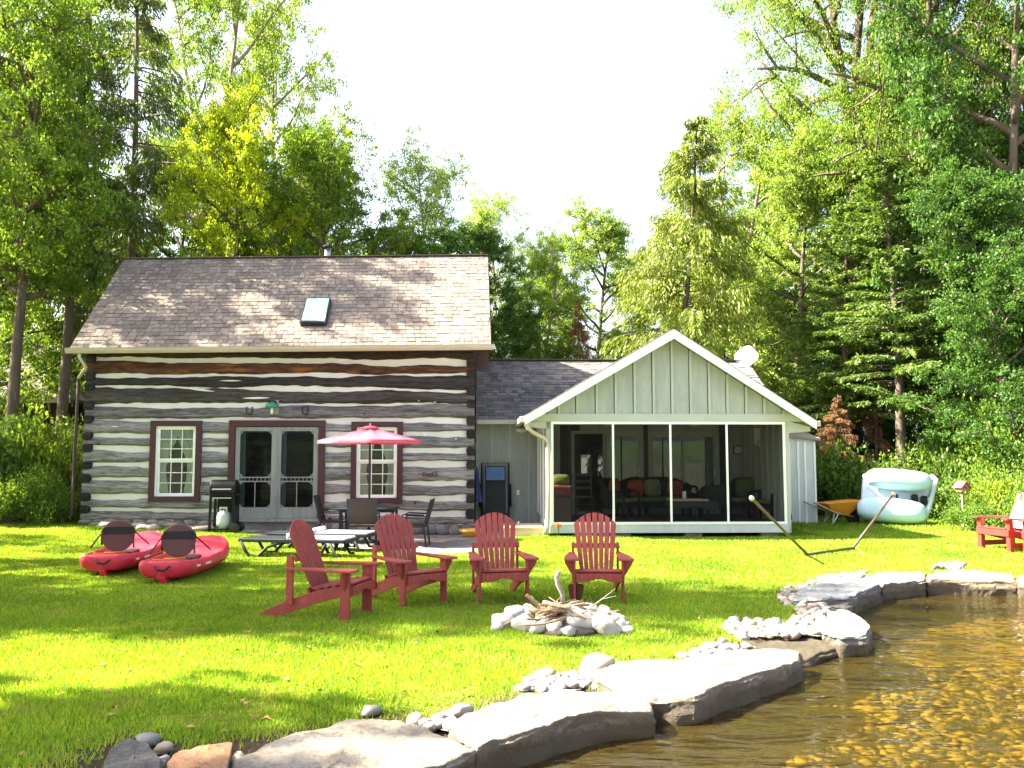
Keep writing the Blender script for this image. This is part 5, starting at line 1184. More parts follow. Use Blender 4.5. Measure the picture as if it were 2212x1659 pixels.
o = MB().sheet(g_).build('striped_towel', 'towel_stripe', smooth=True, loc=ground((p.x + 0.25, p.y + 0.35)), rz=math.radians(-165 + 90)); tag(o, 'pale striped towel over the back of a bright red garden chair', 'towel')

# ---- kayaks
M['kayak'] = pm('red_polyethylene', (0.60, 0.022, 0.05), 0.42, 0.08, 2, 0.02, 30, spec=0.5); M['foam'] = pm('brown_seat_fabric', (0.11, 0.055, 0.048), 0.8, 0.1, 4, 0.08, 60)
M['strap'] = pm('black_webbing', (0.012, 0.011, 0.012), 0.7, 0.1); M['decal'] = pm('white_decal', (0.7, 0.7, 0.7), 0.5, 0.05); M['orange_plastic'] = pm('orange_plastic', (0.75, 0.22, 0.01), 0.5, 0.05)
def kayak(loc, rz, label):
    t = thing('kayak', loc, rz, label, 'kayak', 'red kayaks on the lawn'); L = 2.6; N = 30; rows = []
    for i in range(N + 1):
        s = i / N; y = s * L; w = 0.44 * (1 - abs(2 * s - 1.0) ** 3.4) ** 0.5 if 0 < s < 1 else 0.0
        w = max(w, 0.30 * (1 - s / 0.12) + 0.0 if s < 0.12 else 0, 0.12)
        if s < 0.12: w = max(w, 0.30 + 0.9 * s)
        zt = 0.275 + 0.04 * (1 - s / 0.3 if s < 0.3 else 0) + 0.17 * max(0, (s - 0.55) / 0.45) ** 1.6; zb = 0.03 + 0.05 * max(0, 1 - s / 0.12) + 0.16 * max(0, (s - 0.72) / 0.28) ** 1.7
        rec = 0.13 * float(sstep(0.18, 0.27, s) * (1 - sstep(0.62, 0.74, s))) - 0.02
        half = [(0.0, zb), (0.5 * w, zb + 0.006), (0.83 * w, zb + 0.045), (0.97 * w, zb + 0.11), (1.0 * w, (zb + zt) / 2 + 0.03), (0.985 * w, zt - 0.05), (0.93 * w, zt - 0.012), (0.86 * w, zt), (0.78 * w, zt - 0.012), (0.70 * w, zt - 0.03 - rec * 0.5), (0.60 * w, zt - 0.03 - rec), (0.3 * w, zt - 0.025 - rec), (0.0, zt - 0.02 - rec)]
        ring = [(x, y, z) for x, z in half] + [(-x, y, z) for x, z in half[-2:0:-1]]
        rows.append(ring + [ring[0]])
    mb = MB().sheet(rows); m_ = len(rows[0]); mb.f.append(tuple(range(m_ - 1))); mb.f.append(tuple(N * m_ + k for k in range(m_ - 1)))
    hull = mb.build('hull', 'kayak', t, smooth=True, fix=True); sm_ = hull.modifiers.new('sub', 'SUBSURF'); sm_.levels = 1; sm_.render_levels = 1
    MB().prism([(-0.045, -0.02, 0.10), (-0.045, 0.34, 0.08), (-0.03, 0.26, -0.01), (-0.03, 0.02, -0.01)], (0.09, 0, 0)).build('skeg', 'kayak', t, fix=True, bevel=0.012)
    for k in range(3): MB().box(-0.27 + k * 0.0, -0.24, 0, 0, 0, 0)
    # seat: tall oval backrest with a strap band
    y0, z0 = 0.80, 0.31; n = 22
    def seat_face(d): return [(0.238 * math.copysign(abs(math.cos(a)) ** 0.92, math.cos(a)), y0 + 0.10 * (0.5 - 0.5 * math.sin(a)) * -1 + d - 0.16 * (0.28 + 0.26 * math.sin(a)), z0 + 0.20 + 0.23 * math.sin(a)) for a in np.linspace(0, 2 * PI, n, endpoint=False)]
    MB().prism(seat_face(0), (0, 0.055, 0.01)).build('seat_back', 'foam', t, fix=True, bevel=0.015)
    MB().box(-0.20, 0.20, y0 + 0.0, y0 + 0.42, z0 - 0.10, z0 - 0.04).build('seat_pad', 'foam', t, bevel=0.02)
    band = [(0.243 * math.cos(a) if True else 0, 0, 0) for a in (0,)]
    bp2 = [(0.242 * math.cos(a), y0 - 0.16 * (0.28 + 0.26 * math.sin(a)) - 0.10 * (0.5 - 0.5 * math.sin(a)) - 0.012, z0 + 0.20 + 0.23 * math.sin(a)) for a in list(np.linspace(0.12, 0.62, 5)) + list(np.linspace(PI - 0.62, PI - 0.12, 5))]; MB().prism(bp2, (0, 0.08, 0.012)).build('strap_band', 'strap', t, fix=True, bevel=0.006)
    for s in (-1, 1):
        MB().beam((s * 0.23, y0 - 0.09, z0 + 0.27), (s * 0.345, y0 + 0.34, z0 + 0.03), 0.028, 0.006).build('strap', 'strap', t); MB().beam((s * 0.22, y0 - 0.10, z0 + 0.26), (s * 0.30, y0 - 0.36, z0 + 0.05), 0.028, 0.006).build('strap', 'strap', t)
    MB().tube([(-0.16, 0.12, 0.315), (0.1, 0.28, 0.30), (-0.1, 0.44, 0.295), (0.16, 0.52, 0.29)], 0.012, 6).build('bungee', 'orange_plastic', t, smooth=True)
    MB().tube([(-0.10, -0.01, 0.24), (-0.04, -0.07, 0.20), (0.04, -0.07, 0.19), (0.10, -0.01, 0.24)], 0.014, 6).build('carry_handle', 'strap', t, smooth=True)
    for (s, y, l) in ((1, 0.34, 0.10), (1, 0.62, 0.20), (-1, 0.62, 0.20)):
        w = 0.44 * (1 - abs(2 * (y / L) - 1.0) ** 3.4) ** 0.5; w2 = 0.44 * (1 - abs(2 * ((y + l) / L) - 1.0) ** 3.4) ** 0.5
        MB().prism([(s * (w + 0.006), y, 0.19), (s * (w2 + 0.006), y + l, 0.19), (s * (w2 + 0.006), y + l, 0.215), (s * (w + 0.006), y, 0.215)], (-s * 0.03, 0, 0)).build('decal', 'decal', t, fix=True)
    return t
kayak(ground((-5.78, 12.45)), math.radians(9), 'red kayak with brown seat back, nearer the left edge')
kayak(ground((-4.66, 11.75)), math.radians(5), 'red kayak with brown seat back, nearer the chairs')

# ---- patio furniture
M['charcoal'] = pm('charcoal_metal', (0.018, 0.023, 0.030), 0.6, 0.1, spec=0.2); M['brown_mesh'] = pm('brown_sling', (0.028, 0.018, 0.016), 0.8, 0.15, 6, 0.1, 80)
M['umbrella'] = pm('red_canvas', (0.70, 0.12, 0.19), 0.8, 0.06, 3, 0.04, 60, trans=0.35); M['sling_white'] = pm('white_sling', (0.72, 0.74, 0.80), 0.8, 0.05)
tx, ty = (800 - 1106) / 1880 * 17.95, 17.95; tz = gz(tx, ty)
t = thing('patio_table', (tx, ty, tz), TH, 'dark square patio table under the red umbrella', 'table')
MB().box(-0.58, 0.58, -0.45, 0.45, 0.70, 0.73).build('tabletop', 'charcoal', t, bevel=0.008); MB().box(-0.54, 0.54, -0.41, 0.41, 0.65, 0.699).build('apron', 'charcoal', t)
for x in (-0.52, 0.52):
    for y in (-0.39, 0.39): MB().beam((x, y, 0), (x, y, 0.65), 0.05, 0.05).build('leg', 'charcoal', t)
t = thing('patio_umbrella', (tx, ty, tz), 0.2, 'open red patio umbrella over the dark table', 'umbrella')
MB().tube([(0, 0, 0.02), (0, 0, 2.36)], 0.022, 10).build('pole', 'iron', t, smooth=True); MB().lathe([(0.22, 0), (0.22, 0.05), (0.05, 0.09), (0.04, 0.3)], n=20).build('base', 'iron', t, smooth=True)
Rr = 1.06; rows = []
for i in range(9):
    r = i / 8; row = []
    for k in range(49):
        a = 2 * PI * k / 48; e = math.cos(PI / 8) / math.cos((a % (PI / 4)) - PI / 8); sag = 0.05 * math.sin(PI * r) * (1 - abs(((a / (PI / 4)) % 1) - 0.5) * 2)
        row.append((Rr * max(r, 0.05) * math.cos(a) * e, Rr * max(r, 0.05) * math.sin(a) * e, 2.36 - 0.27 * r ** 1.1 - sag * 0.7))
    rows.append(row)
rows.append([(x, y, z - 0.06) for x, y, z in rows[-1]])
MB().sheet(rows).build('canopy', 'umbrella', t, smooth=True); MB().lathe([(0.20, 2.325), (0.12, 2.385), (0.02, 2.40), (0.015, 2.45)], n=16).build('cap', 'umbrella', t, smooth=True)
for k in range(8):
    a = k * PI / 4; MB().beam((0.04 * math.cos(a), 0.04 * math.sin(a), 2.32), (Rr * 0.98 * math.cos(a), Rr * 0.98 * math.sin(a), 2.05), 0.012, 0.014).build('rib', 'iron', t)
def patio_chair(loc, heading, label):
    t = thing('patio_chair', loc, math.radians(heading + 90), label, 'chair', 'dark patio chairs round the table'); m = 'charcoal'
    for s in (-1, 1):
        x = s * 0.27
        MB().tube([(x, -0.24, 0), (x, -0.22, 0.35), (x, -0.20, 0.645), (x, -0.15, 0.66), (x, 0.22, 0.64)], 0.016, 8).build('front_leg', m, t, smooth=True)
        MB().beam((x, 0.27, 0.0), (x, 0.22, 0.45), 0.045, 0.03, (0, 1, 0)).build('rear_leg', m, t); MB().beam((x, 0.22, 0.44), (x, 0.36, 0.95), 0.045, 0.03, (0, 1, 0)).build('back_post', m, t)
        MB().tube([(x, -0.21, 0.60), (x, 0.22, 0.58)], 0.012, 6).build('armrest', m, t)
    MB().box(-0.27, 0.27, -0.24, 0.24, 0.40, 0.44).build('seat', 'brown_mesh', t, bevel=0.012)
    MB().sheet([[(x, 0.225 + 0.14 * i / 6, 0.45 + 0.50 * i / 6) for x in np.linspace(-0.255, 0.255, 4)] for i in range(7)]).sheet([[(x, 0.24 + 0.14 * i / 6, 0.45 + 0.50 * i / 6) for x in np.linspace(-0.255, 0.255, 4)] for i in range(7)]).build('back_sling', 'brown_mesh', t)
    return t
patio_chair(ground((tx - 0.72, ty - 0.02)), 3, 'dark patio chair on the door side of the table')
patio_chair(ground((tx + 0.98, ty - 0.42)), 178, 'dark patio chair right of the table, seen from the side')
patio_chair(ground((tx + 0.02, ty - 0.72)), 92, 'dark brown patio chair seen from behind in front of the table')
def lounger(loc, rz, label):
    t = thing('sun_lounger', loc, rz, label, 'sun lounger', 'low sun loungers beside the patio'); m = 'charcoal'
    for y in (-0.3, 0.3):
        MB().beam((-0.95, y, 0.28), (0.95, y, 0.28), 0.05, 0.06).build('side_rail', m, t, bevel=0.012)
        MB().tube([(-0.92, y, 0.27), (-0.82, y * 1.05, 0.10), (-0.74, y * 1.05, 0.02), (-0.58, y * 1.05, 0.02), (-0.42, y, 0.18), (-0.15, y, 0.26)], 0.028, 8).build('leg', m, t, smooth=True)
        MB().tube([(0.28, y, 0.26), (0.42, y * 1.05, 0.03), (0.52, y * 1.05, 0.02), (0.62, y, 0.24)], 0.028, 8).build('leg', m, t, smooth=True)
        MB().tube([(0.70, y, 0.25), (0.82, y * 1.05, 0.03), (0.90, y * 1.05, 0.03)], 0.026, 8).build('leg', m, t, smooth=True)
    for x in (-0.95, 0.95): MB().beam((x, -0.3, 0.28), (x, 0.3, 0.28), 0.05, 0.06).build('cross_rail', m, t, bevel=0.012)
    for k in range(7): MB().beam((-0.88 + k * 0.11, -0.28, 0.30), (-0.88 + k * 0.11, 0.28, 0.30), 0.085, 0.018).build('back_slat', m, t)
    MB().box(-0.10, 0.94, -0.27, 0.27, 0.305, 0.335).build('seat_sling', 'sling_white', t, bevel=0.012)
    MB().tube([(-0.06, -0.27, 0.365), (-0.06, 0.27, 0.365)], 0.045, 12).build('bolster', 'sling_white', t, smooth=True)
    return t
lounger(ground((-3.70, 15.25)), math.radians(-10), 'low dark sun lounger with white sling behind the sideways chair, nearer one')
lounger(ground((-3.55, 16.45)), math.radians(-8), 'low dark sun lounger with white sling, nearer the patio table')

# ---- grill with its gas bottle
p = G(483, 1149, 0.08); gx, gy = p.x, p.y; g0 = gz(gx, gy)
t = thing('barbecue_grill', (gx, gy, g0), 0.05, 'black lidded gas barbecue on a cart beside the door', 'grill')
lid = [(-0.25 + 0.0, 0.80)] ; g_ = []
for x in (-0.28, -0.26, 0.26, 0.28):
    k_ = 0.9 if abs(x) > 0.27 else 1.0; g_.append([(x, 0.21 * math.cos(a) * k_, 0.86 + 0.27 * math.sin(a) ** 0.7 * k_) for a in np.linspace(PI, 0, 13)])
mb = MB().sheet(g_); mb.f += [tuple(range(13)), tuple(39 + k for k in range(12, -1, -1))]; mb.build('lid', 'black', t, smooth=False, fix=True, bevel=0.01)
MB().prism([(-0.28, -0.2, 0.86), (0.28, -0.2, 0.86), (0.22, -0.16, 0.72), (-0.22, -0.16, 0.72)], (0, 0.36, 0)).build('firebox', 'black', t, fix=True, bevel=0.01)
MB().tube([(-0.2, -0.24, 0.93), (0.2, -0.24, 0.93)], 0.016, 8).build('handle', 'steel', t); MB().box(-0.36, 0.40, -0.22, 0.2, 0.80, 0.825).build('side_shelf', 'black', t, bevel=0.006)
MB().box(-0.2, 0.2, -0.23, -0.2, 0.73, 0.755).build('control_panel', 'steel', t, bevel=0.004)
for x in (-0.24, 0.24):
    for y in (-0.18, 0.18): MB().beam((x * 1.04, y, 0), (x, y, 0.8), 0.05, 0.04).build('leg', 'black', t)
MB().box(-0.26, 0.26, -0.2, 0.2, 0.06, 0.085).build('bottom_shelf', 'black', t); MB().box(0.225, 0.265, -0.16, 0.16, 0.09, 0.78).build('side_panel', 'black', t); MB().box(-0.2, 0.2, 0.19, 0.2, 0.4, 0.78).build('back_panel', 'black', t)
for y in (-0.22, 0.20): MB().lathe([(0.02, -0.02), (0.10, -0.02), (0.11, 0), (0.10, 0.02), (0.02, 0.02)], (0.29, y, 0.11), 16, 'y').build('wheel', 'iron', t, smooth=True)
M['tank'] = pm('grey_white_enamel', (0.50, 0.55, 0.54), 0.4, 0.04)
t = thing('propane_tank', (gx, gy, g0 + 0.086), 0, 'white propane bottle standing in the grill cart', 'gas bottle')
MB().lathe([(0.10, 0.0), (0.10, 0.03), (0.15, 0.07), (0.155, 0.12), (0.155, 0.26), (0.135, 0.33), (0.07, 0.37)], n=20).build('bottle', 'tank', t, smooth=True)
MB().box(-0.085, 0.085, -0.06, -0.045, 0.42, 0.46).box(-0.085, -0.05, -0.06, -0.045, 0.36, 0.42).box(0.05, 0.085, -0.06, -0.045, 0.36, 0.42).build('collar', 'tank', t); MB().lathe([(0.02, 0.36), (0.025, 0.42), (0.01, 0.44)], n=10).build('valve', 'steel', t)

# ---- hammock stand
M['bronze_tube'] = pm('brown_steel_tube', (0.10, 0.068, 0.045), 0.4, 0.1, metallic=0.3)
Aa, Bb = G(1742, 1205), G(1845, 1190); dr = (Bb - Aa).normalized()
Aa.z = gz(Aa.x, Aa.y) + 0.02; Bb.z = gz(Bb.x, Bb.y) + 0.02
t = thing('hammock_stand', ((Aa + Bb) / 2), 0, 'empty hammock stand of brown steel tubing on the lawn', 'hammock stand'); c0 = (Aa + Bb) / 2
la, lb = Aa - dr * 1.58 + Vector((0, 0, 1.01)), Bb + dr * 1.62 + Vector((0, 0, 0.95))
r0 = 0.024
MB().tube([Aa - c0 + Vector((0, 0, r0)), Bb - c0 + Vector((0, 0, r0))], r0, 10).build('base_tube', 'bronze_tube', t, smooth=True)
MB().tube([Aa - c0 + dr * 0.06 + Vector((0, 0, 0.0)), la - c0], r0 * 0.95, 10).build('arm_tube', 'bronze_tube', t, smooth=True)
MB().tube([Bb - c0 - dr * 0.04 + Vector((0, 0, r0)), lb - c0], r0 * 0.95, 10).build('arm_tube', 'bronze_tube', t, smooth=True)
for q in (la, lb): MB().lathe([(0.005, -0.045), (0.035, -0.03), (0.045, 0), (0.035, 0.03), (0.005, 0.045)], q - c0, 12).build('hook', 'steel', t, smooth=True)

# ---- pedal boat stored on its side
M['boat_blue'] = pm('pale_blue_fibreglass', (0.44, 0.62, 0.72), 0.4, 0.06, 2, 0.02, 20); M['boat_white'] = pm('boat_white', (0.55, 0.62, 0.68), 0.4, 0.05)
pb = G(1945, 1138); t = thing('pedal_boat', ground((pb.x, pb.y + 0.25)), math.radians(-8), 'pale blue pedal boat stored on its side by the hedge', 'pedal boat')
def lozenge(c, sx, sy, sz, e=0.55):
    g_ = []
    for i in range(13):
        a = -PI / 2 + PI * i / 12; row = []
        for k in range(25):
            b = 2 * PI * k / 24; sg = lambda x, q: math.copysign(abs(x) ** q, x)
            row.append((c[0] + sx * sg(math.sin(a), 0.75), c[1] + sy * sg(math.cos(a), e) * sg(math.cos(b), 0.7), c[2] + sz * sg(math.cos(a), e) * sg(math.sin(b), 0.7)))
        g_.append(row)
    return MB().sheet(g_)
def tilt(o): o.rotation_euler = (math.radians(-16), math.radians(5), 0); return o
tilt(lozenge((-0.14, -0.16, 0.31), 0.80, 0.27, 0.30, 0.5).build('pontoon', 'boat_blue', t, smooth=True)); tilt(lozenge((0.05, -0.14, 1.12), 0.76, 0.27, 0.25, 0.5).build('pontoon', 'boat_blue', t, smooth=True))
tilt(MB().prism([(-0.80, 0.12, 0.10), (0.62, 0.12, 0.02), (0.98, 0.12, 1.30), (0.86, 0.12, 1.38), (-0.70, 0.12, 1.30)], (0, 0.16, 0)).build('deck', 'boat_white', t, fix=True, bevel=0.05))
tilt(MB().tube([(0.62, 0.02, 0.05), (0.78, -0.02, 0.5), (0.92, -0.02, 1.0), (1.0, 0.02, 1.25), (0.9, 0.1, 1.36)], 0.06, 10).build('rim', 'boat_white', t, smooth=True))
for x, z in ((0.40, 0.72), (0.62, 0.70)): tilt(MB().box(x, x + 0.13, -0.06, 0.10, z - 0.12, z + 0.1).build('seat_bracket', 'black', t, bevel=0.02))
tilt(MB().tube([(-0.05, -0.1, 0.72), (0.0, -0.16, 0.72), (0.0, -0.16, 0.64)], 0.03, 8).build('pedal', 'black', t, smooth=True))

# ---- wheelbarrow
M['barrow'] = pm('orange_barrow_tray', (0.62, 0.24, 0.02), 0.5, 0.08, 3, 0.03, col2=(0.45, 0.16, 0.02)); M['rubber'] = pm('rubber', (0.015, 0.015, 0.015), 0.8, 0.1); M['ash_wood'] = pm('ash_handles', (0.40, 0.30, 0.20), 0.7, 0.15)
wp = P(1812, 1110, 22.0); t = thing('wheelbarrow', ground((wp.x, wp.y)), 0.12, 'orange wheelbarrow parked beside the white shed', 'wheelbarrow')
topr = [(-0.42, -0.3, 0.52), (0.50, -0.3, 0.60), (0.50, 0.3, 0.60), (-0.42, 0.3, 0.52)]; botr = [(-0.22, -0.18, 0.30), (0.16, -0.16, 0.24), (0.16, 0.16, 0.24), (-0.22, 0.18, 0.30)]
mb = MB().add(topr + botr, [(4, 5, 6, 7), (0, 1, 5, 4), (1, 2, 6, 5), (2, 3, 7, 6), (3, 0, 4, 7)]); o = mb.build('tray', 'barrow', t); sf = o.modifiers.new('s', 'SOLIDIFY'); sf.thickness = 0.015
MB().tube(topr + [topr[0]], 0.014, 6).build('rim', 'barrow', t)
for s in (-1, 1):
    MB().tube([(-0.78, s * 0.28, 0.56), (-0.2, s * 0.22, 0.30), (0.2, s * 0.12, 0.22), (0.36, s * 0.07, 0.18)], 0.02, 8).build('handle', 'ash_wood', t, smooth=True); MB().tube([(-0.22, s * 0.2, 0.28), (-0.30, s * 0.22, 0.0), (-0.12, s * 0.2, 0.26)], 0.016, 6).build('leg', 'steel', t)
wh = MB().lathe([(0.11, -0.04), (0.17, -0.045), (0.19, 0), (0.17, 0.045), (0.11, 0.04)], (0.38, 0, 0.19), 20, 'y').build('tyre', 'rubber', t, smooth=True); MB().lathe([(0.02, -0.03), (0.105, -0.02), (0.105, 0.02), (0.02, 0.03)], (0.38, 0, 0.19), 16, 'y').build('wheel_rim', 'steel', t, smooth=True)
# ---- birdhouse on a post in the hedge
M['birdhouse'] = pm('faded_red_birdhouse', (0.42, 0.14, 0.11), 0.7, 0.1); bp_ = P(2078, 1052, 20.6); t = thing('birdhouse', ground((bp_.x, bp_.y)), 0.3, 'faded red birdhouse on a post in the hedge', 'birdhouse'); h0 = bp_.z - gz(bp_.x, bp_.y)
MB().tube([(0, 0, 0), (0, 0, h0 - 0.08)], 0.025, 8).build('post', 'grey_wood', t); MB().prism([(-0.10, -0.1, h0 - 0.10), (0.10, -0.1, h0 - 0.10), (0.10, -0.1, h0 + 0.02), (0, -0.1, h0 + 0.12), (-0.10, -0.1, h0 + 0.02)], (0, 0.2, 0)).build('box', 'birdhouse', t, fix=True)
for s in (-1, 1): MB().beam((0, 0.0, h0 + 0.135), (s * 0.16, 0.0, h0 - 0.02), 0.28, 0.015, (0, 0, 1)).build('roof_board', 'birdhouse', t)
MB().lathe([(0.022, -0.006), (0.022, 0.006)], (0, -0.104, h0 - 0.01), 12, 'y').build('hole', 'dark', t)

# ---- fire pit: ring of stones, heap of sticks
M['fire_stone'] = pm('fire_ring_stone', (0.46, 0.42, 0.40), 0.75, 0.15, 4, 0.15, 30, col2=(0.36, 0.27, 0.29), thr=(0.55, 0.7), piece=0.18); M['ash'] = pm('ash_bed', (0.09, 0.075, 0.06), 0.95, 0.4, 8, 0.5, 30)
M['stick'] = pm('dry_stick', (0.30, 0.19, 0.12), 0.85, 0.3, 6, 0.2, 30, col2=(0.42, 0.32, 0.23), piece=0.35); M['stick_grey'] = pm('grey_branch', (0.22, 0.20, 0.18), 0.85, 0.3, 9, 0.2, 30, col2=(0.42, 0.40, 0.36))
FS = [rock_mesh('fire_stone', 40 + i, 3, random.uniform(0.62, 0.8), 0.26) for i in range(7)]
for m_ in FS: m_.materials.append(M['fire_stone'])
fx, fy = FIRE; ash = MB().lathe([(0.36, 0.0), (0.33, 0.03), (0.2, 0.07), (0.02, 0.09)], n=24).build('ash_bed', 'ash', loc=(fx, fy, gz(fx, fy)), smooth=True); tag(ash, 'dark bed of ash inside the stone fire ring', 'ash')
ring = [(1085, 1356, .13), (1130, 1362, .12), (1165, 1364, .12), (1195, 1366, .10), (1245, 1360, .17), (1308, 1366, .15), (1345, 1360, .085), (1330, 1342, .09), (1305, 1332, .10), (1268, 1328, .12), (1110, 1340, .13), (1140, 1332, .10), (1228, 1372, .08), (1290, 1352, .08), (1355, 1366, .06), (1210, 1330, .09), (1175, 1336, .09), (1075, 1364, .07)]
for k, (vx, vy, r) in enumerate(ring):
    q = G(vx, vy - 2, 0); o = put('fire_ring_stone', FS[k % 7], None); r *= 1.05; o.location = (q.x, q.y, gz(q.x, q.y) + r * 0.45); o.scale = (r, r * 0.9, r); o.rotation_euler = (random.uniform(-.2, .2), random.uniform(-.2, .2), random.uniform(0, 6.3))
    tag(o, 'pale rounded stone in the ring of the fire pit', 'stone', 'stones ringing the fire pit')
for k in range(64):
    r = random.Random(900 + k); a = r.uniform(0, 6.28); d = abs(r.gauss(0, 0.17)); l = r.uniform(0.18, 0.55); th_ = r.uniform(0.005, 0.014) if k > 14 else r.uniform(0.016, 0.03)
    c = Vector((fx - 0.06 + d * math.cos(a), fy + d * math.sin(a) * 0.8, gz(fx, fy) + 0.10 + 0.18 * r.random() * max(0, 1 - d * 1.6))); b = r.uniform(0, 6.28); el = r.gauss(0.05, 0.22); v = Vector((math.cos(b) * math.cos(el), math.sin(b) * math.cos(el), math.sin(el)))
    if r.random() < 0.6: v = Vector((v.x * 1.6, v.y * 0.6, v.z)).normalized()
    pts = [(v * (l * (i / 4 - 0.5)) + Vector((r.uniform(-.02, .02), r.uniform(-.02, .02), r.uniform(-.015, .015)))) for i in range(5)]
    o = MB().tube(pts, [th_ * (1 - 0.12 * i) for i in range(5)], 6).build('stick', 'stick', loc=c, smooth=True); tag(o, 'dry brown stick in the heap on the fire pit', 'stick', 'sticks heaped on the fire pit')
q = G(1212, 1316, 0.25); q = Vector((0.49, 8.82, 0.1))
o = MB().tube([(0.02, 0, 0.0), (0.015, 0, 0.13), (-0.03, 0, 0.23), (-0.045, 0, 0.30), (-0.025, 0, 0.36)], [0.02, 0.022, 0.026, 0.024, 0.028], 8).build('crooked_branch', 'stick_grey', loc=q + Vector((0, 0, 0.09)), smooth=True); tag(o, 'crooked grey branch standing upright in the fire pit', 'branch')
mb = MB().tube([(0, 0, 0), (0.14, 0.02, 0.09), (0.36, 0.04, 0.25)], [0.008, 0.007, 0.003], 6); mb.tube([(0.14, 0.02, 0.09), (0.10, 0.0, 0.2)], [0.005, 0.002], 5).tube([(0.22, 0.03, 0.15), (0.36, -0.02, 0.19)], [0.004, 0.002], 5)
o = mb.build('forked_twig', 'stick_grey', loc=(0.66, 8.7, 0.14)); tag(o, 'long forked grey twig sticking out right of the fire pit', 'branch')
o = MB().tube([(0, 0, 0), (-0.14, 0, 0.11)], [0.022, 0.018], 8).build('snapped_branch', 'stick', loc=(0.28, 8.75, 0.22)); tag(o, 'snapped branch end poking up left of the fire heap', 'branch')
# rusty spade by the fire
M['rust'] = pm('rusty_steel', (0.09, 0.035, 0.018), 0.8, 0.3, 8, 0.2, 40, metallic=0.3)
q = G(1243, 1300, 0); t = thing('spade', (q.x, q.y - 0.1, 0), 0, 'rusty tapered spade standing in the grass behind the fire pit', 'spade')
MB().prism([(-0.095, 0, 0.20), (-0.07, 0, 0.22), (0.07, 0, 0.22), (0.095, 0, 0.20), (0.075, 0, 0.08), (0.04, 0, -0.04), (-0.04, 0, -0.04), (-0.075, 0, 0.08)], (0, 0.016, 0)).build('blade', 'rust', t, fix=True, bevel=0.003)
MB().tube([(0.0, 0.02, 0.19), (0.0, 0.03, 0.26)], 0.02, 8).build('socket', 'rust', t)
# ------------------------------------------------------------------ neighbour's cabin on the left
nb_ = thing('neighbour_cabin', (-19.0, 28.5, gz(-15, 28)), 0.12, 'dark brown neighbouring cabin half hidden by the left hedge', 'cabin')
MB().box(-5, 3.9, 0.3, 6, 0, 3.5).build('wall', 'dark_brown', nb_)
rfc = [(-6, -0.3, 3.4), (4.4, -0.3, 3.4), (2.0, 3.1, 5.6), (-6, 3.1, 5.6), (4.4, 6.5, 3.4), (-6, 6.5, 3.4)]
nroof = MB().add(rfc, [(0, 1, 2, 3), (1, 4, 2), (4, 5, 3, 2)]).build('roof', 'shingle', nb_); sfm = nroof.modifiers.new('s', 'SOLIDIFY'); sfm.thickness = 0.12
for i in range(16):
    t = i / 16; t2 = (i + 1.1) / 16; x1 = 4.4 - 2.4 * t
    MB().prism([(-6, -0.3 + 3.4 * t, 3.4 + 2.2 * t + 0.02), (x1, -0.3 + 3.4 * t, 3.4 + 2.2 * t + 0.02), (4.4 - 2.4 * t2, -0.3 + 3.4 * t2, 3.4 + 2.2 * t2 + 0.004), (-6, -0.3 + 3.4 * t2, 3.4 + 2.2 * t2 + 0.004)], (0, -0.004, 0.016)).build('shingle_course', 'shingle', nroof, fix=True)
MB().beam((-6, -0.36, 3.33), (4.4, -0.36, 3.33), 0.10, 0.16).build('gutter', 'beige', nb_); MB().box(1.2, 2.1, 0.22, 0.31, 0.2, 2.3).build('door', 'dark', nb_); MB().tube([(3.7, -0.3, 3.3), (3.6, 0.1, 3.0), (3.0, 0.25, 2.7), (3.0, 0.25, 0.1)], 0.04, 8).build('downspout', 'beige', nb_)

# ------------------------------------------------------------------ trees and shrubs
def unit(a): return a / np.maximum(1e-9, np.linalg.norm(a, axis=-1, keepdims=True))
def leaf_quads(pos, size, r, up=0.7, droop=0.35, aspect=0.62):
    n = len(pos); d = unit(r.normal(size=(n, 3)) + np.array([0, 0, -droop])); nn = unit(r.normal(size=(n, 3)) + np.array([0, 0, up])); s = unit(np.cross(d, nn)); nn = np.cross(s, d)
    L = (size * r.uniform(0.6, 1.3, n))[:, None]; b = pos - d * L * 0.5
    v = np.stack([b, b + d * L * 0.45 + s * L * aspect * 0.5 + nn * L * 0.08, b + d * L - nn * L * 0.05, b + d * L * 0.45 - s * L * aspect * 0.5 + nn * L * 0.08], 1)
    return v.reshape(-1, 3)
def quads(n): return np.arange(n * 4).reshape(-1, 4)
def wander(p0, d0, L, n, r, curl, lift):
    pts = [np.array(p0, float)]; d = np.array(d0, float)
    for i in range(n):
        d = d + r.normal(size=3) * curl + np.array([0, 0, lift]); d /= np.linalg.norm(d); pts.append(pts[-1] + d * L / n)
    return pts
PROTO = {}
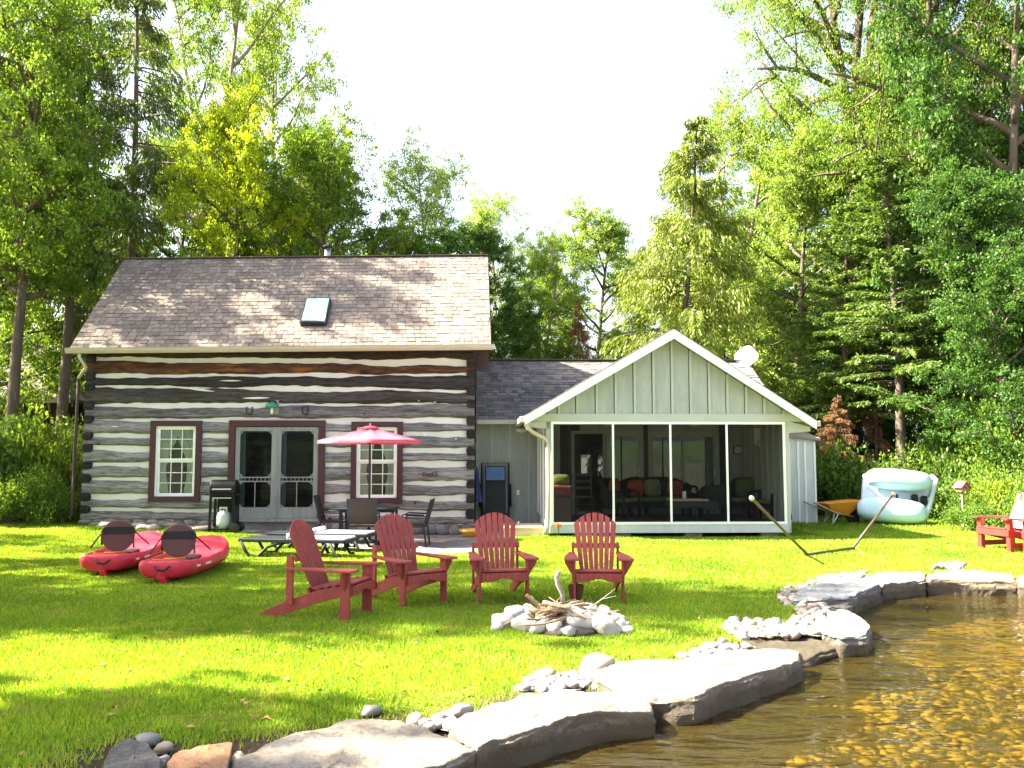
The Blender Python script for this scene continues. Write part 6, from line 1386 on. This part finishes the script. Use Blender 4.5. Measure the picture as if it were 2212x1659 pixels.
def deciduous(key, seed, n_leaf, base=0.25, R=3.0, H=10.0, limbs=20, leaf=0.075, clump=0.42, shape=1.0, forks=1, tr=0.16, bark='bark', flat=0.7, reach=1.0):
    r = np.random.default_rng(seed); mb = MB(); tips = []; wts = []
    trunks = []
    if forks == 1: trunks.append(wander((0, 0, 0), (0.03, 0.02, 1), H * 0.9, 9, r, 0.05, 0.04))
    else:
        st = wander((0, 0, 0), (0.02, 0, 1), H * 0.46, 6, r, 0.03, 0.05)
        mb.tube(st, [tr * (1.25 if i == 0 else 1 - 0.05 * i) for i in range(7)], 9)
        for f in range(forks):
            a = 2 * PI * f / forks + 0.5; trunks.append(wander(st[-1], (0.27 * math.cos(a), 0.27 * math.sin(a), 1), H * 0.48, 6, r, 0.07, 0.06))
    for tp in trunks:
        n = len(tp); rr = [tr * (1.3 if (i == 0 and forks == 1) else (1 if forks == 1 else 0.66)) * (1 - 0.85 * i / (n - 1)) + 0.012 for i in range(n)]
        mb.tube(tp, rr, 8)
    for k in range(limbs):
        tp = trunks[k % len(trunks)]; q = (k + r.random()) / limbs
        zt = H * (base + (0.97 - base) * q); zs = np.array([p[2] for p in tp]); i = int(np.clip(np.searchsorted(zs, zt - 0.35), 1, len(tp) - 1)); f = np.clip((zt - 0.35 - zs[i - 1]) / (zs[i] - zs[i - 1] + 1e-9), 0, 1); p0 = tp[i - 1] + (tp[i] - tp[i - 1]) * f
        h = (p0[2] / H - base) / (1 - base); h = np.clip(h, 0.0, 1); env = R * (np.sin(PI * np.clip(0.18 + 0.80 * h ** shape, 0, 1)) ** 0.7)
        a = k * 2.399 + r.normal() * 0.35; Ln = env * r.uniform(0.65, 1.12) * reach; up = 0.25 + 0.55 * h + r.normal() * 0.12
        lm = wander(p0, (math.cos(a), math.sin(a), up), Ln, 6, r, 0.14, 0.03); rad = tr * 0.42 * (1 - 0.5 * h)
        mb.tube(lm, [rad * (1 - 0.8 * j / 6) + 0.008 for j in range(7)], 5)
        for j in range(2, 7): tips.append(lm[j]); wts.append(0.5 + 0.5 * j / 6)
        for s in range(4):
            j = r.integers(2, 6); d = np.array([math.cos(a + r.normal() * 0.9), math.sin(a + r.normal() * 0.9), r.normal() * 0.4 + 0.25]); sb = wander(lm[j], d, Ln * r.uniform(0.25, 0.5), 3, r, 0.2, 0.0)
            mb.tube(sb, [rad * 0.35 * (1 - 0.25 * q_) + 0.004 for q_ in range(4)], 4, cap=False)
            for q_ in (1, 2, 3): tips.append(sb[q_]); wts.append(0.9)
    top = trunks[0][-1]; tips.append(top); wts.append(1.0)
    tips = np.array(tips); wts = np.array(wts) * r.uniform(0.05, 1.0, len(wts)) ** 1.6; idx = r.choice(len(tips), n_leaf, p=wts / wts.sum())
    # small twiglets: second level of clumping so light passes between
    tw = tips[idx] + 0.0; ntw = 4; toff = r.normal(size=(len(tips), ntw, 3)) * clump * np.array([1, 1, flat]); pick = r.integers(0, ntw, n_leaf)
    pos = tw + toff[idx, pick] + r.normal(size=(n_leaf, 3)) * clump * 0.30 * np.array([1, 1, 0.55])
    pos = pos[pos[:, 2] > H * base * 0.55]
    lv = leaf_quads(pos, leaf, r)
    PROTO[key] = (mb.mesh('trunk', True), np_mesh('crown', lv, quads(len(pos))), bark)
    PROTO[key][0].materials.append(M[bark]); PROTO[key][1].materials.append(M['leaf_mid'])
def conifer(key, seed, base=0.1, R=2.2, H=10.0, step=0.30, droop=0.25, hang=0.9, dens=1.0, card=(0.16, 0.04), tr=0.13, per=6, lean=0.0, ragged=0.3, shape=0.8, flatspray=False):
    r = np.random.default_rng(seed); mb = MB(); tp = wander((0, 0, 0), (lean, 0, 1), H, 12, r, 0.012, 0.05); mb.tube(tp, [tr * (1.2 if i == 0 else 1) * (1 - 0.93 * i / 12) + 0.006 for i in range(13)], 9)
    P0, D0, K0 = [], [], []; z = H * base
    tz = np.array([p[2] for p in tp]); tx = np.array([p[0] for p in tp]); ty = np.array([p[1] for p in tp])
    while z < tz[-1] * 0.985:
        h = (z - H * base) / (H * (1 - base)); env = R * max(0.06, (1 - h) ** shape) * (0.75 + 0.25 * min(1, h * 6))
        for b in range(per):
            if r.random() < ragged * 0.4: continue
            a = r.uniform(0, 2 * PI); L = env * r.uniform(1 - ragged, 1.08); zz = z + r.normal() * 0.1; o = np.array([np.interp(zz, tz, tx), np.interp(zz, tz, ty), zz])
            br = wander(o, (math.cos(a), math.sin(a), 0.35 * h + 0.05), L, 6, r, 0.05, -droop * 0.22); mb.tube(br, [0.022 * (1 - j / 7) * (1 - 0.6 * h) + 0.004 for j in range(7)], 4, cap=False)
            m = int(dens * (18 + 95 * L)); t = r.uniform(0.12, 1.0, m) ** 0.8; seg = np.minimum((t * 6).astype(int), 5); B = np.array(br); p = B[seg] + (B[seg + 1] - B[seg]) * (t * 6 - seg)[:, None]
            dv = unit(B[seg + 1] - B[seg]); side = np.stack([-dv[:, 1], dv[:, 0], np.zeros(m)], -1) * r.choice((-1, 1), m)[:, None]; sl = r.uniform(0.0, 0.34, m) * (1.1 - t) * L * 0.55 + 0.02
            p = p + side * sl[:, None] + dv * (sl * 0.6)[:, None]
            if hang > 0: p[:, 2] -= r.uniform(0, 1, m) ** 1.5 * hang * 0.38 * min(1, L)
            d = unit(side * 0.55 + dv * 0.6 + np.array([0, 0, -hang]) + r.normal(size=(m, 3)) * 0.3); P0.append(p); D0.append(d)
        z += step * r.uniform(0.7, 1.3) * (1 - 0.45 * h)
    P0 = np.concatenate(P0); D0 = np.concatenate(D0); m = len(P0); nn = unit(r.normal(size=(m, 3)) + np.array([0, 0, 1.2 if flatspray else 0.2])); s = unit(np.cross(D0, nn)); L = card[0] * r.uniform(0.6, 1.4, m)[:, None]; W = card[1] * r.uniform(0.7, 1.4, m)[:, None]
    v = np.stack([P0, P0 + D0 * L * 0.4 + s * W, P0 + D0 * L, P0 + D0 * L * 0.4 - s * W], 1).reshape(-1, 3)
    PROTO[key] = (mb.mesh('trunk', True), np_mesh('crown', v, quads(m)), 'bark'); PROTO[key][0].materials.append(M['bark']); PROTO[key][1].materials.append(M['needle_dark'])
def shrub(key, seed, n_leaf, leaf=0.075, lobes=14):
    r = np.random.default_rng(seed); mb = MB(); c = []
    for k in range(lobes):
        a = r.uniform(0, 2 * PI); d = r.uniform(0.1, 0.95); z = r.uniform(0.25, 1.0) * (1.05 - 0.45 * d); p = np.array([d * math.cos(a), d * math.sin(a), z]); c.append(p); st = wander((p[0] * 0.15, p[1] * 0.15, 0), p - np.array([p[0] * .15, p[1] * .15, 0]), np.linalg.norm(p) * 0.95, 4, r, 0.06, 0.0); mb.tube(st, [0.022, 0.018, 0.014, 0.01, 0.006], 5)
    c = np.array(c); idx = r.integers(0, lobes, n_leaf); g = unit(r.normal(size=(n_leaf, 3))) * (r.uniform(0.35, 1, n_leaf) ** 0.5)[:, None] * 0.34 * np.array([1, 1, 0.8]); tw = r.normal(size=(lobes, 7, 3)) * 0.10
    pos = c[idx] + g + tw[idx, r.integers(0, 7, n_leaf)]; pos = pos[pos[:, 2] > 0.01]; lv = leaf_quads(pos, leaf, r, 0.9)
    PROTO[key] = (mb.mesh('stems', True), np_mesh('foliage', lv, quads(len(pos))), 'bark'); PROTO[key][0].materials.append(M['bark']); PROTO[key][1].materials.append(M['leaf_shrub'])

deciduous('decA', 1, 80000, 0.20, 3.0, limbs=30, leaf=0.085, clump=0.34)
deciduous('decF', 12, 80000, 0.40, 3.0, limbs=34, leaf=0.08, clump=0.33)
deciduous('decB', 2, 36000, 0.34, 2.6, limbs=22, leaf=0.075, clump=0.34, tr=0.11, bark='bark_pale')
deciduous('decC', 3, 80000, 0.10, 2.8, limbs=30, leaf=0.085, clump=0.35, tr=0.11, shape=0.8)
deciduous('decD', 4, 120000, 0.36, 3.4, limbs=50, leaf=0.048, clump=0.33, forks=3, reach=0.85, tr=0.17)
deciduous('decE', 5, 68000, 0.30, 2.6, limbs=24, leaf=0.06, clump=0.29, forks=2, tr=0.13, bark='bark_pale')
conifer('conA', 6, 0.06, 2.3, step=0.34, droop=0.30, hang=1.5, dens=2.6, card=(0.13, 0.011), per=7, lean=0.03, tr=0.09, ragged=0.5, shape=0.7)
conifer('conB', 7, 0.30, 2.6, step=0.24, droop=0.12, hang=0.25, dens=2.0, card=(0.11, 0.022), per=6, tr=0.16, ragged=0.45, shape=0.55, flatspray=True)
conifer('conC', 8, 0.34, 2.2, step=0.34, droop=0.35, hang=0.9, dens=2.0, card=(0.13, 0.014), per=5, tr=0.13, ragged=0.5)
shrub('shrA', 9, 5200); shrub('shrB', 10, 4200, 0.10, 11); shrub('shrC', 11, 6500, 0.06, 18)

NAMES = {'decA': 'maple_tree', 'decB': 'ash_tree', 'decF': 'maple_tree', 'decC': 'broadleaf_tree', 'decD': 'maple_tree', 'decE': 'ash_tree', 'conA': 'spruce_tree', 'conB': 'hemlock_tree', 'conC': 'spruce_tree', 'shrA': 'shrub', 'shrB': 'shrub', 'shrC': 'shrub'}
def plant(key, x, y, H, half, mat, label, group=None, rz=None, lean=(0, 0)):
    unitH = 1.25 if key.startswith('shr') else 10.0; unitR = 1.15 if key.startswith('shr') else 2.6
    t = thing(NAMES[key], (x, y, gz(x, y) - 0.03), rz if rz is not None else random.uniform(0, 6.28), label, 'shrub' if key.startswith('shr') else 'tree', group, (half / unitR, half / unitR, H / unitH))
    t.rotation_euler = (lean[0], lean[1], t.rotation_euler[2])
    a, b, _ = PROTO[key]; o = put('stems' if key.startswith('shr') else 'trunk', a, None, t); c = put('foliage' if key.startswith('shr') else 'crown', b, None, t); set_mat(c, mat); return t
def tree(key, vx, Y, topv, half, mat, label, group=None, rz=None, lean=(0, 0)):
    x = (vx - CX) / FPX * Y; H = P(vx, topv, Y).z - gz(x, Y); return plant(key, x, Y, H, half, mat, label, group, rz, lean)
GL, GR, GM = 'trees behind and left of the cabin', 'trees on the right of the cottage', 'trees behind the roofs'
tree('decF', 20, 22.5, -100, 2.6, 'leaf_mid', 'tall dark leafy tree filling the top left corner', GL)
tree('conC', 128, 25.5, -200, 3.4, 'needle_dark', 'dark drooping spruce second from the left edge', GL)
tree('conC', 280, 28.5, -190, 3.8, 'needle_dark', 'tall spruce whose trunk rises at the left end of the cabin ridge', GL)
tree('decE', 440, 33, -160, 3.3, 'leaf_mid', 'tall airy ash rising behind the left half of the roof', GL)
tree('decB', 590, 36, -40, 3.0, 'leaf_pale', 'thin pale ash with wispy top right of the airy ash', GL)
tree('decA', 535, 28.5, 215, 2.0, 'leaf_lime', 'bright lime-yellow maple above the cabin ridge', GL)
tree('decA', 735, 30.5, 275, 2.7, 'leaf_mid', 'rounded green maple above the chimney flue', GL)
tree('decC', 640, 33, 250, 2.4, 'leaf_mid', 'green broadleaf between the lime maple and the rounded maple', GL)
tree('decC', 840, 34, 480, 2.2, 'leaf_mid', 'low broadleaf showing just over the ridge right of the flue', GM)
tree('decB', 955, 37, 330, 2.5, 'leaf_pale', 'slender pale tree standing alone above the right end of the ridge', GM)
tree('decB', 1085, 41, 400, 2.2, 'leaf_pale', 'faint pale tree in the gap of sky above the cabin corner', GM)
tree('decC', 1095, 31.5, 480, 2.0, 'leaf_dark', 'dark tree behind the right corner of the cabin roof', GM)
tree('decE', 1175, 35, 500, 2.0, 'leaf_mid', 'green tree behind the shaded cottage roof', GM)
tree('decA', 1275, 39, 470, 2.6, 'leaf_pale', 'pale round tree left of the golden spruce', GM)
tree('conC', 1252, 34, 640, 1.3, 'needle_dead', 'rust brown dead conifer behind the cottage roof', GM)
tree('conA', 1448, 27.5, 240, 4.5, 'needle_gold', 'golden green spruce rising behind the porch gable', GR)
tree('decE', 1600, 33, 215, 2.8, 'leaf_pale', 'pale tree with bare leaning limbs right of the golden spruce', GR)
tree('decD', 1845, 30, -420, 4.3, 'leaf_mid', 'tall forked maple with a dark trunk at upper right', GR, 0.6)
tree('decA', 1700, 29.5, 330, 2.6, 'leaf_pale', 'broad pale green tree behind the satellite dish', GR)
tree('decC', 1590, 31, 520, 2.2, 'leaf_pale', 'low pale tree between the spruce and the satellite dish', GR)
tree('conB', 1945, 24.8, 330, 2.7, 'needle_green', 'layered hemlock with a bare pale trunk behind the pedal boat', GR)
tree('conB', 1830, 26.5, 430, 2.3, 'needle_green', 'hemlock with browned lower boughs behind the white shed', GR)
tree('decD', 2010, 27, -360, 3.2, 'leaf_mid', 'tall pale-trunked tree right of the forked maple', GR)
tree('decA', 2160, 24.5, -300, 3.2, 'leaf_dark', 'tall dark leafy tree in the top right corner', GR)
tree('decC', 2200, 21.5, 330, 2.2, 'leaf_dark', 'dark broadleaf hanging over the right hedge', GR)
tree('conC', 2090, 28.5, 380, 2.2, 'needle_dark', 'dark spruce in the shade of the right wood', GR)
tree('conC', 1800, 25, 850, 1.3, 'needle_dead', 'small browned conifer right of the porch eave', GR)
tree('conC', 1893, 26, 700, 0.8, 'needle_dead', 'thin dying conifer left of the bare pale trunk', GR)
_L = iter(['leafy tree beyond the left edge above the hedge', 'leafy tree far back in the left wood, behind the drooping spruce', 'green tree behind the two spruces in the left wood', 'dark tree behind the spruce at the left end of the ridge', 'green tree at the foot of the tall airy ash', 'leafy tree just left of the cabin roof edge'])
for vx, Y, tv, hw, k, m in ((-60, 27, 100, 2.8, 'decC', 'leaf_mid'), (60, 33, 200, 2.8, 'decA', 'leaf_mid'), (200, 35, 250, 2.8, 'decC', 'leaf_mid'), (340, 36, 300, 2.8, 'decA', 'leaf_dark'), (460, 37, 380, 2.5, 'decC', 'leaf_mid'), (215, 33, 520, 1.8, 'decC', 'leaf_mid')):
    tree(k, vx, Y, tv, hw, m, next(_L), 'trees of the left wood')
_L = iter(['low pale tree behind the left slope of the porch gable', 'pale tree peeping out right behind the golden spruce', 'green tree behind the pale leaning limbs', 'green tree behind the tall forked maple', 'dark tree between the forked maple and the pale-trunked tree', 'dark tree behind the pale-trunked tree', 'dark tree far back in the top right wood', 'low dark tree filling the gap behind the white shed', 'low dark tree behind the bare hemlock trunk', 'low dark tree above the birdhouse', 'tall dark tree cut off by the right edge'])
for vx, Y, tv, hw, k, m in ((1400, 40, 560, 2.6, 'decC', 'leaf_pale'), (1520, 40, 480, 2.8, 'decA', 'leaf_pale'), (1640, 37, 420, 2.8, 'decC', 'leaf_mid'), (1760, 36, 300, 3, 'decA', 'leaf_mid'), (1900, 34, 200, 3, 'decC', 'leaf_dark'), (2040, 33, 250, 3, 'decA', 'leaf_dark'), (2180, 31, 200, 3, 'decC', 'leaf_dark'), (1780, 29, 720, 2.0, 'decC', 'leaf_dark'), (1990, 29.5, 640, 2.2, 'decC', 'leaf_dark'), (2120, 25.5, 640, 2.0, 'decC', 'leaf_dark'), (2300, 27, 0, 3, 'decA', 'leaf_dark')):
    tree(k, vx, Y, tv, hw, m, next(_L), 'trees of the right wood')
_L = iter(['far green tree behind the rounded maple', 'far pale tree just right of the flue', 'far pale tree over the right end of the cabin ridge', 'far pale tree over the shaded cottage roof'])
for vx, Y, tv, hw, k, m in ((700, 40, 430, 2.4, 'decC', 'leaf_mid'), (820, 42, 520, 2.2, 'decC', 'leaf_pale'), (1010, 44, 560, 2.2, 'decC', 'leaf_pale'), (1150, 43, 560, 2.2, 'decA', 'leaf_pale')):
    tree(k, vx, Y, tv, hw, m, next(_L), 'far trees behind the roofs')
# trees standing on the left side of the lawn, beyond the frame: they dapple it
for x, y, H, hw, k, m in ((-13.8, 10.9, 14, 2.0, 'decA', 'leaf_mid'), (-15.5, 12.2, 18.5, 2.2, 'decA', 'leaf_mid'), (-10.6, 6.2, 9.2, 1.3, 'decA', 'leaf_mid'), (-9.4, 5.5, 8.6, 1.2, 'decC', 'leaf_mid'), (-9.8, 4.2, 7, 1.2, 'decB', 'leaf_mid'), (-15.5, 8.6, 9, 1.2, 'decB', 'leaf_mid'), (-18.0, 20.1, 17.0, 1.2, 'decB', 'leaf_mid'), (-15.2, 21.2, 13.5, 1.5, 'decB', 'leaf_mid'), (-12.6, 9.6, 11, 1.3, 'decC', 'leaf_mid'), (-14.6, 13.9, 14, 1.2, 'decC', 'leaf_mid'), (-16.0, 16.8, 9.5, 1.6, 'decB', 'leaf_dark'), (-17.5, 23.8, 13, 2.4, 'decE', 'leaf_mid')):
    plant(k, x, y, H, hw, m, 'leafy tree on the left side of the lawn, outside the picture', 'trees left of the lawn')
# hedges
HB = 'shrubs of the right hedge'
_L = iter(['low shrub right beside the white shed', 'shrub directly behind the wheelbarrow', 'shrub between the wheelbarrow and the pedal boat', 'fine-leaved shrub behind the pedal boat', 'shrub at the right end of the pedal boat', 'taller shrub behind the birdhouse', 'low fine-leaved shrub right of the birdhouse', 'tall shrub with large leaves in the right hedge', 'yellow-green shrub in the right hedge', 'tall shrub above the striped towel', 'low shrub behind the bright red garden chairs', 'tall shrub cut off by the right edge', 'shrub glimpsed between shed and wood', 'small tuft of leaves at the lawn edge below the birdhouse'])
for vx, Y, H, hw, k, m in ((1775, 24.5, 1.9, 1.0, 'shrA', 'leaf_shrub'), (1830, 24.5, 2.2, 1.2, 'shrB', 'leaf_shrub'), (1890, 24, 1.9, 1.1, 'shrA', 'leaf_shrub'), (1960, 24, 2.0, 1.2, 'shrC', 'leaf_shrub'), (2040, 22.6, 1.9, 1.0, 'shrB', 'leaf_shrub'), (2075, 23.5, 3.2, 1.4, 'shrA', 'leaf_shrub'), (2110, 21.0, 1.5, 0.9, 'shrC', 'leaf_shrub'), (2150, 22.5, 3.3, 1.5, 'shrB', 'leaf_mid'), (2170, 20.4, 1.6, 0.9, 'shrA', 'leaf_yellow'), (2215, 21.2, 2.8, 1.3, 'shrA', 'leaf_shrub'), (2240, 19.0, 1.6, 1.0, 'shrC', 'leaf_shrub'), (2300, 20, 2.5, 1.4, 'shrB', 'leaf_shrub'), (1740, 26, 2.6, 1.2, 'shrC', 'leaf_mid'), (2090, 20.2, 0.8, 0.6, 'shrA', 'leaf_shrub')):
    plant(k, (vx - CX) / FPX * Y, Y, H, hw, m, next(_L), HB)
HL = 'shrubs of the left hedge'
_L = iter(['tall shrub at the left edge in the left hedge', 'large-leaved shrub in the middle of the left hedge', 'yellow-green shrub in the left hedge', 'fine-leaved shrub beside the cabin downspout', 'low shrub at the front of the left hedge', 'low dark shrub at the left edge of the lawn', 'small shrub at the foot of the left hedge near the cabin', 'tall shrub before the neighbouring cabin wall', "tall thin shrub behind the cabin's left corner", 'large-leaved shrub cut off by the left edge', 'small yellow-green tuft at the foot of the downspout'])
for vx, Y, H, hw, k, m in ((-10, 20.5, 2.6, 1.2, 'shrA', 'leaf_shrub'), (45, 20.4, 2.4, 1.0, 'shrB', 'leaf_shrub'), (100, 20.6, 2.5, 1.0, 'shrA', 'leaf_yellow'), (145, 20.9, 2.2, 0.8, 'shrC', 'leaf_shrub'), (75, 19.6, 1.3, 0.8, 'shrC', 'leaf_mid'), (20, 19.4, 1.4, 0.9, 'shrA', 'leaf_mid'), (130, 19.9, 1.2, 0.6, 'shrC', 'leaf_shrub'), (60, 22.5, 2.7, 1.3, 'shrB', 'leaf_mid'), (150, 23.5, 2.8, 1.0, 'shrA', 'leaf_mid'), (-60, 19.8, 2.6, 1.2, 'shrB', 'leaf_shrub'), (168, 20.2, 0.9, 0.4, 'shrA', 'leaf_yellow')):
    plant(k, (vx - CX) / FPX * Y, Y, H, hw, m, next(_L), HL)
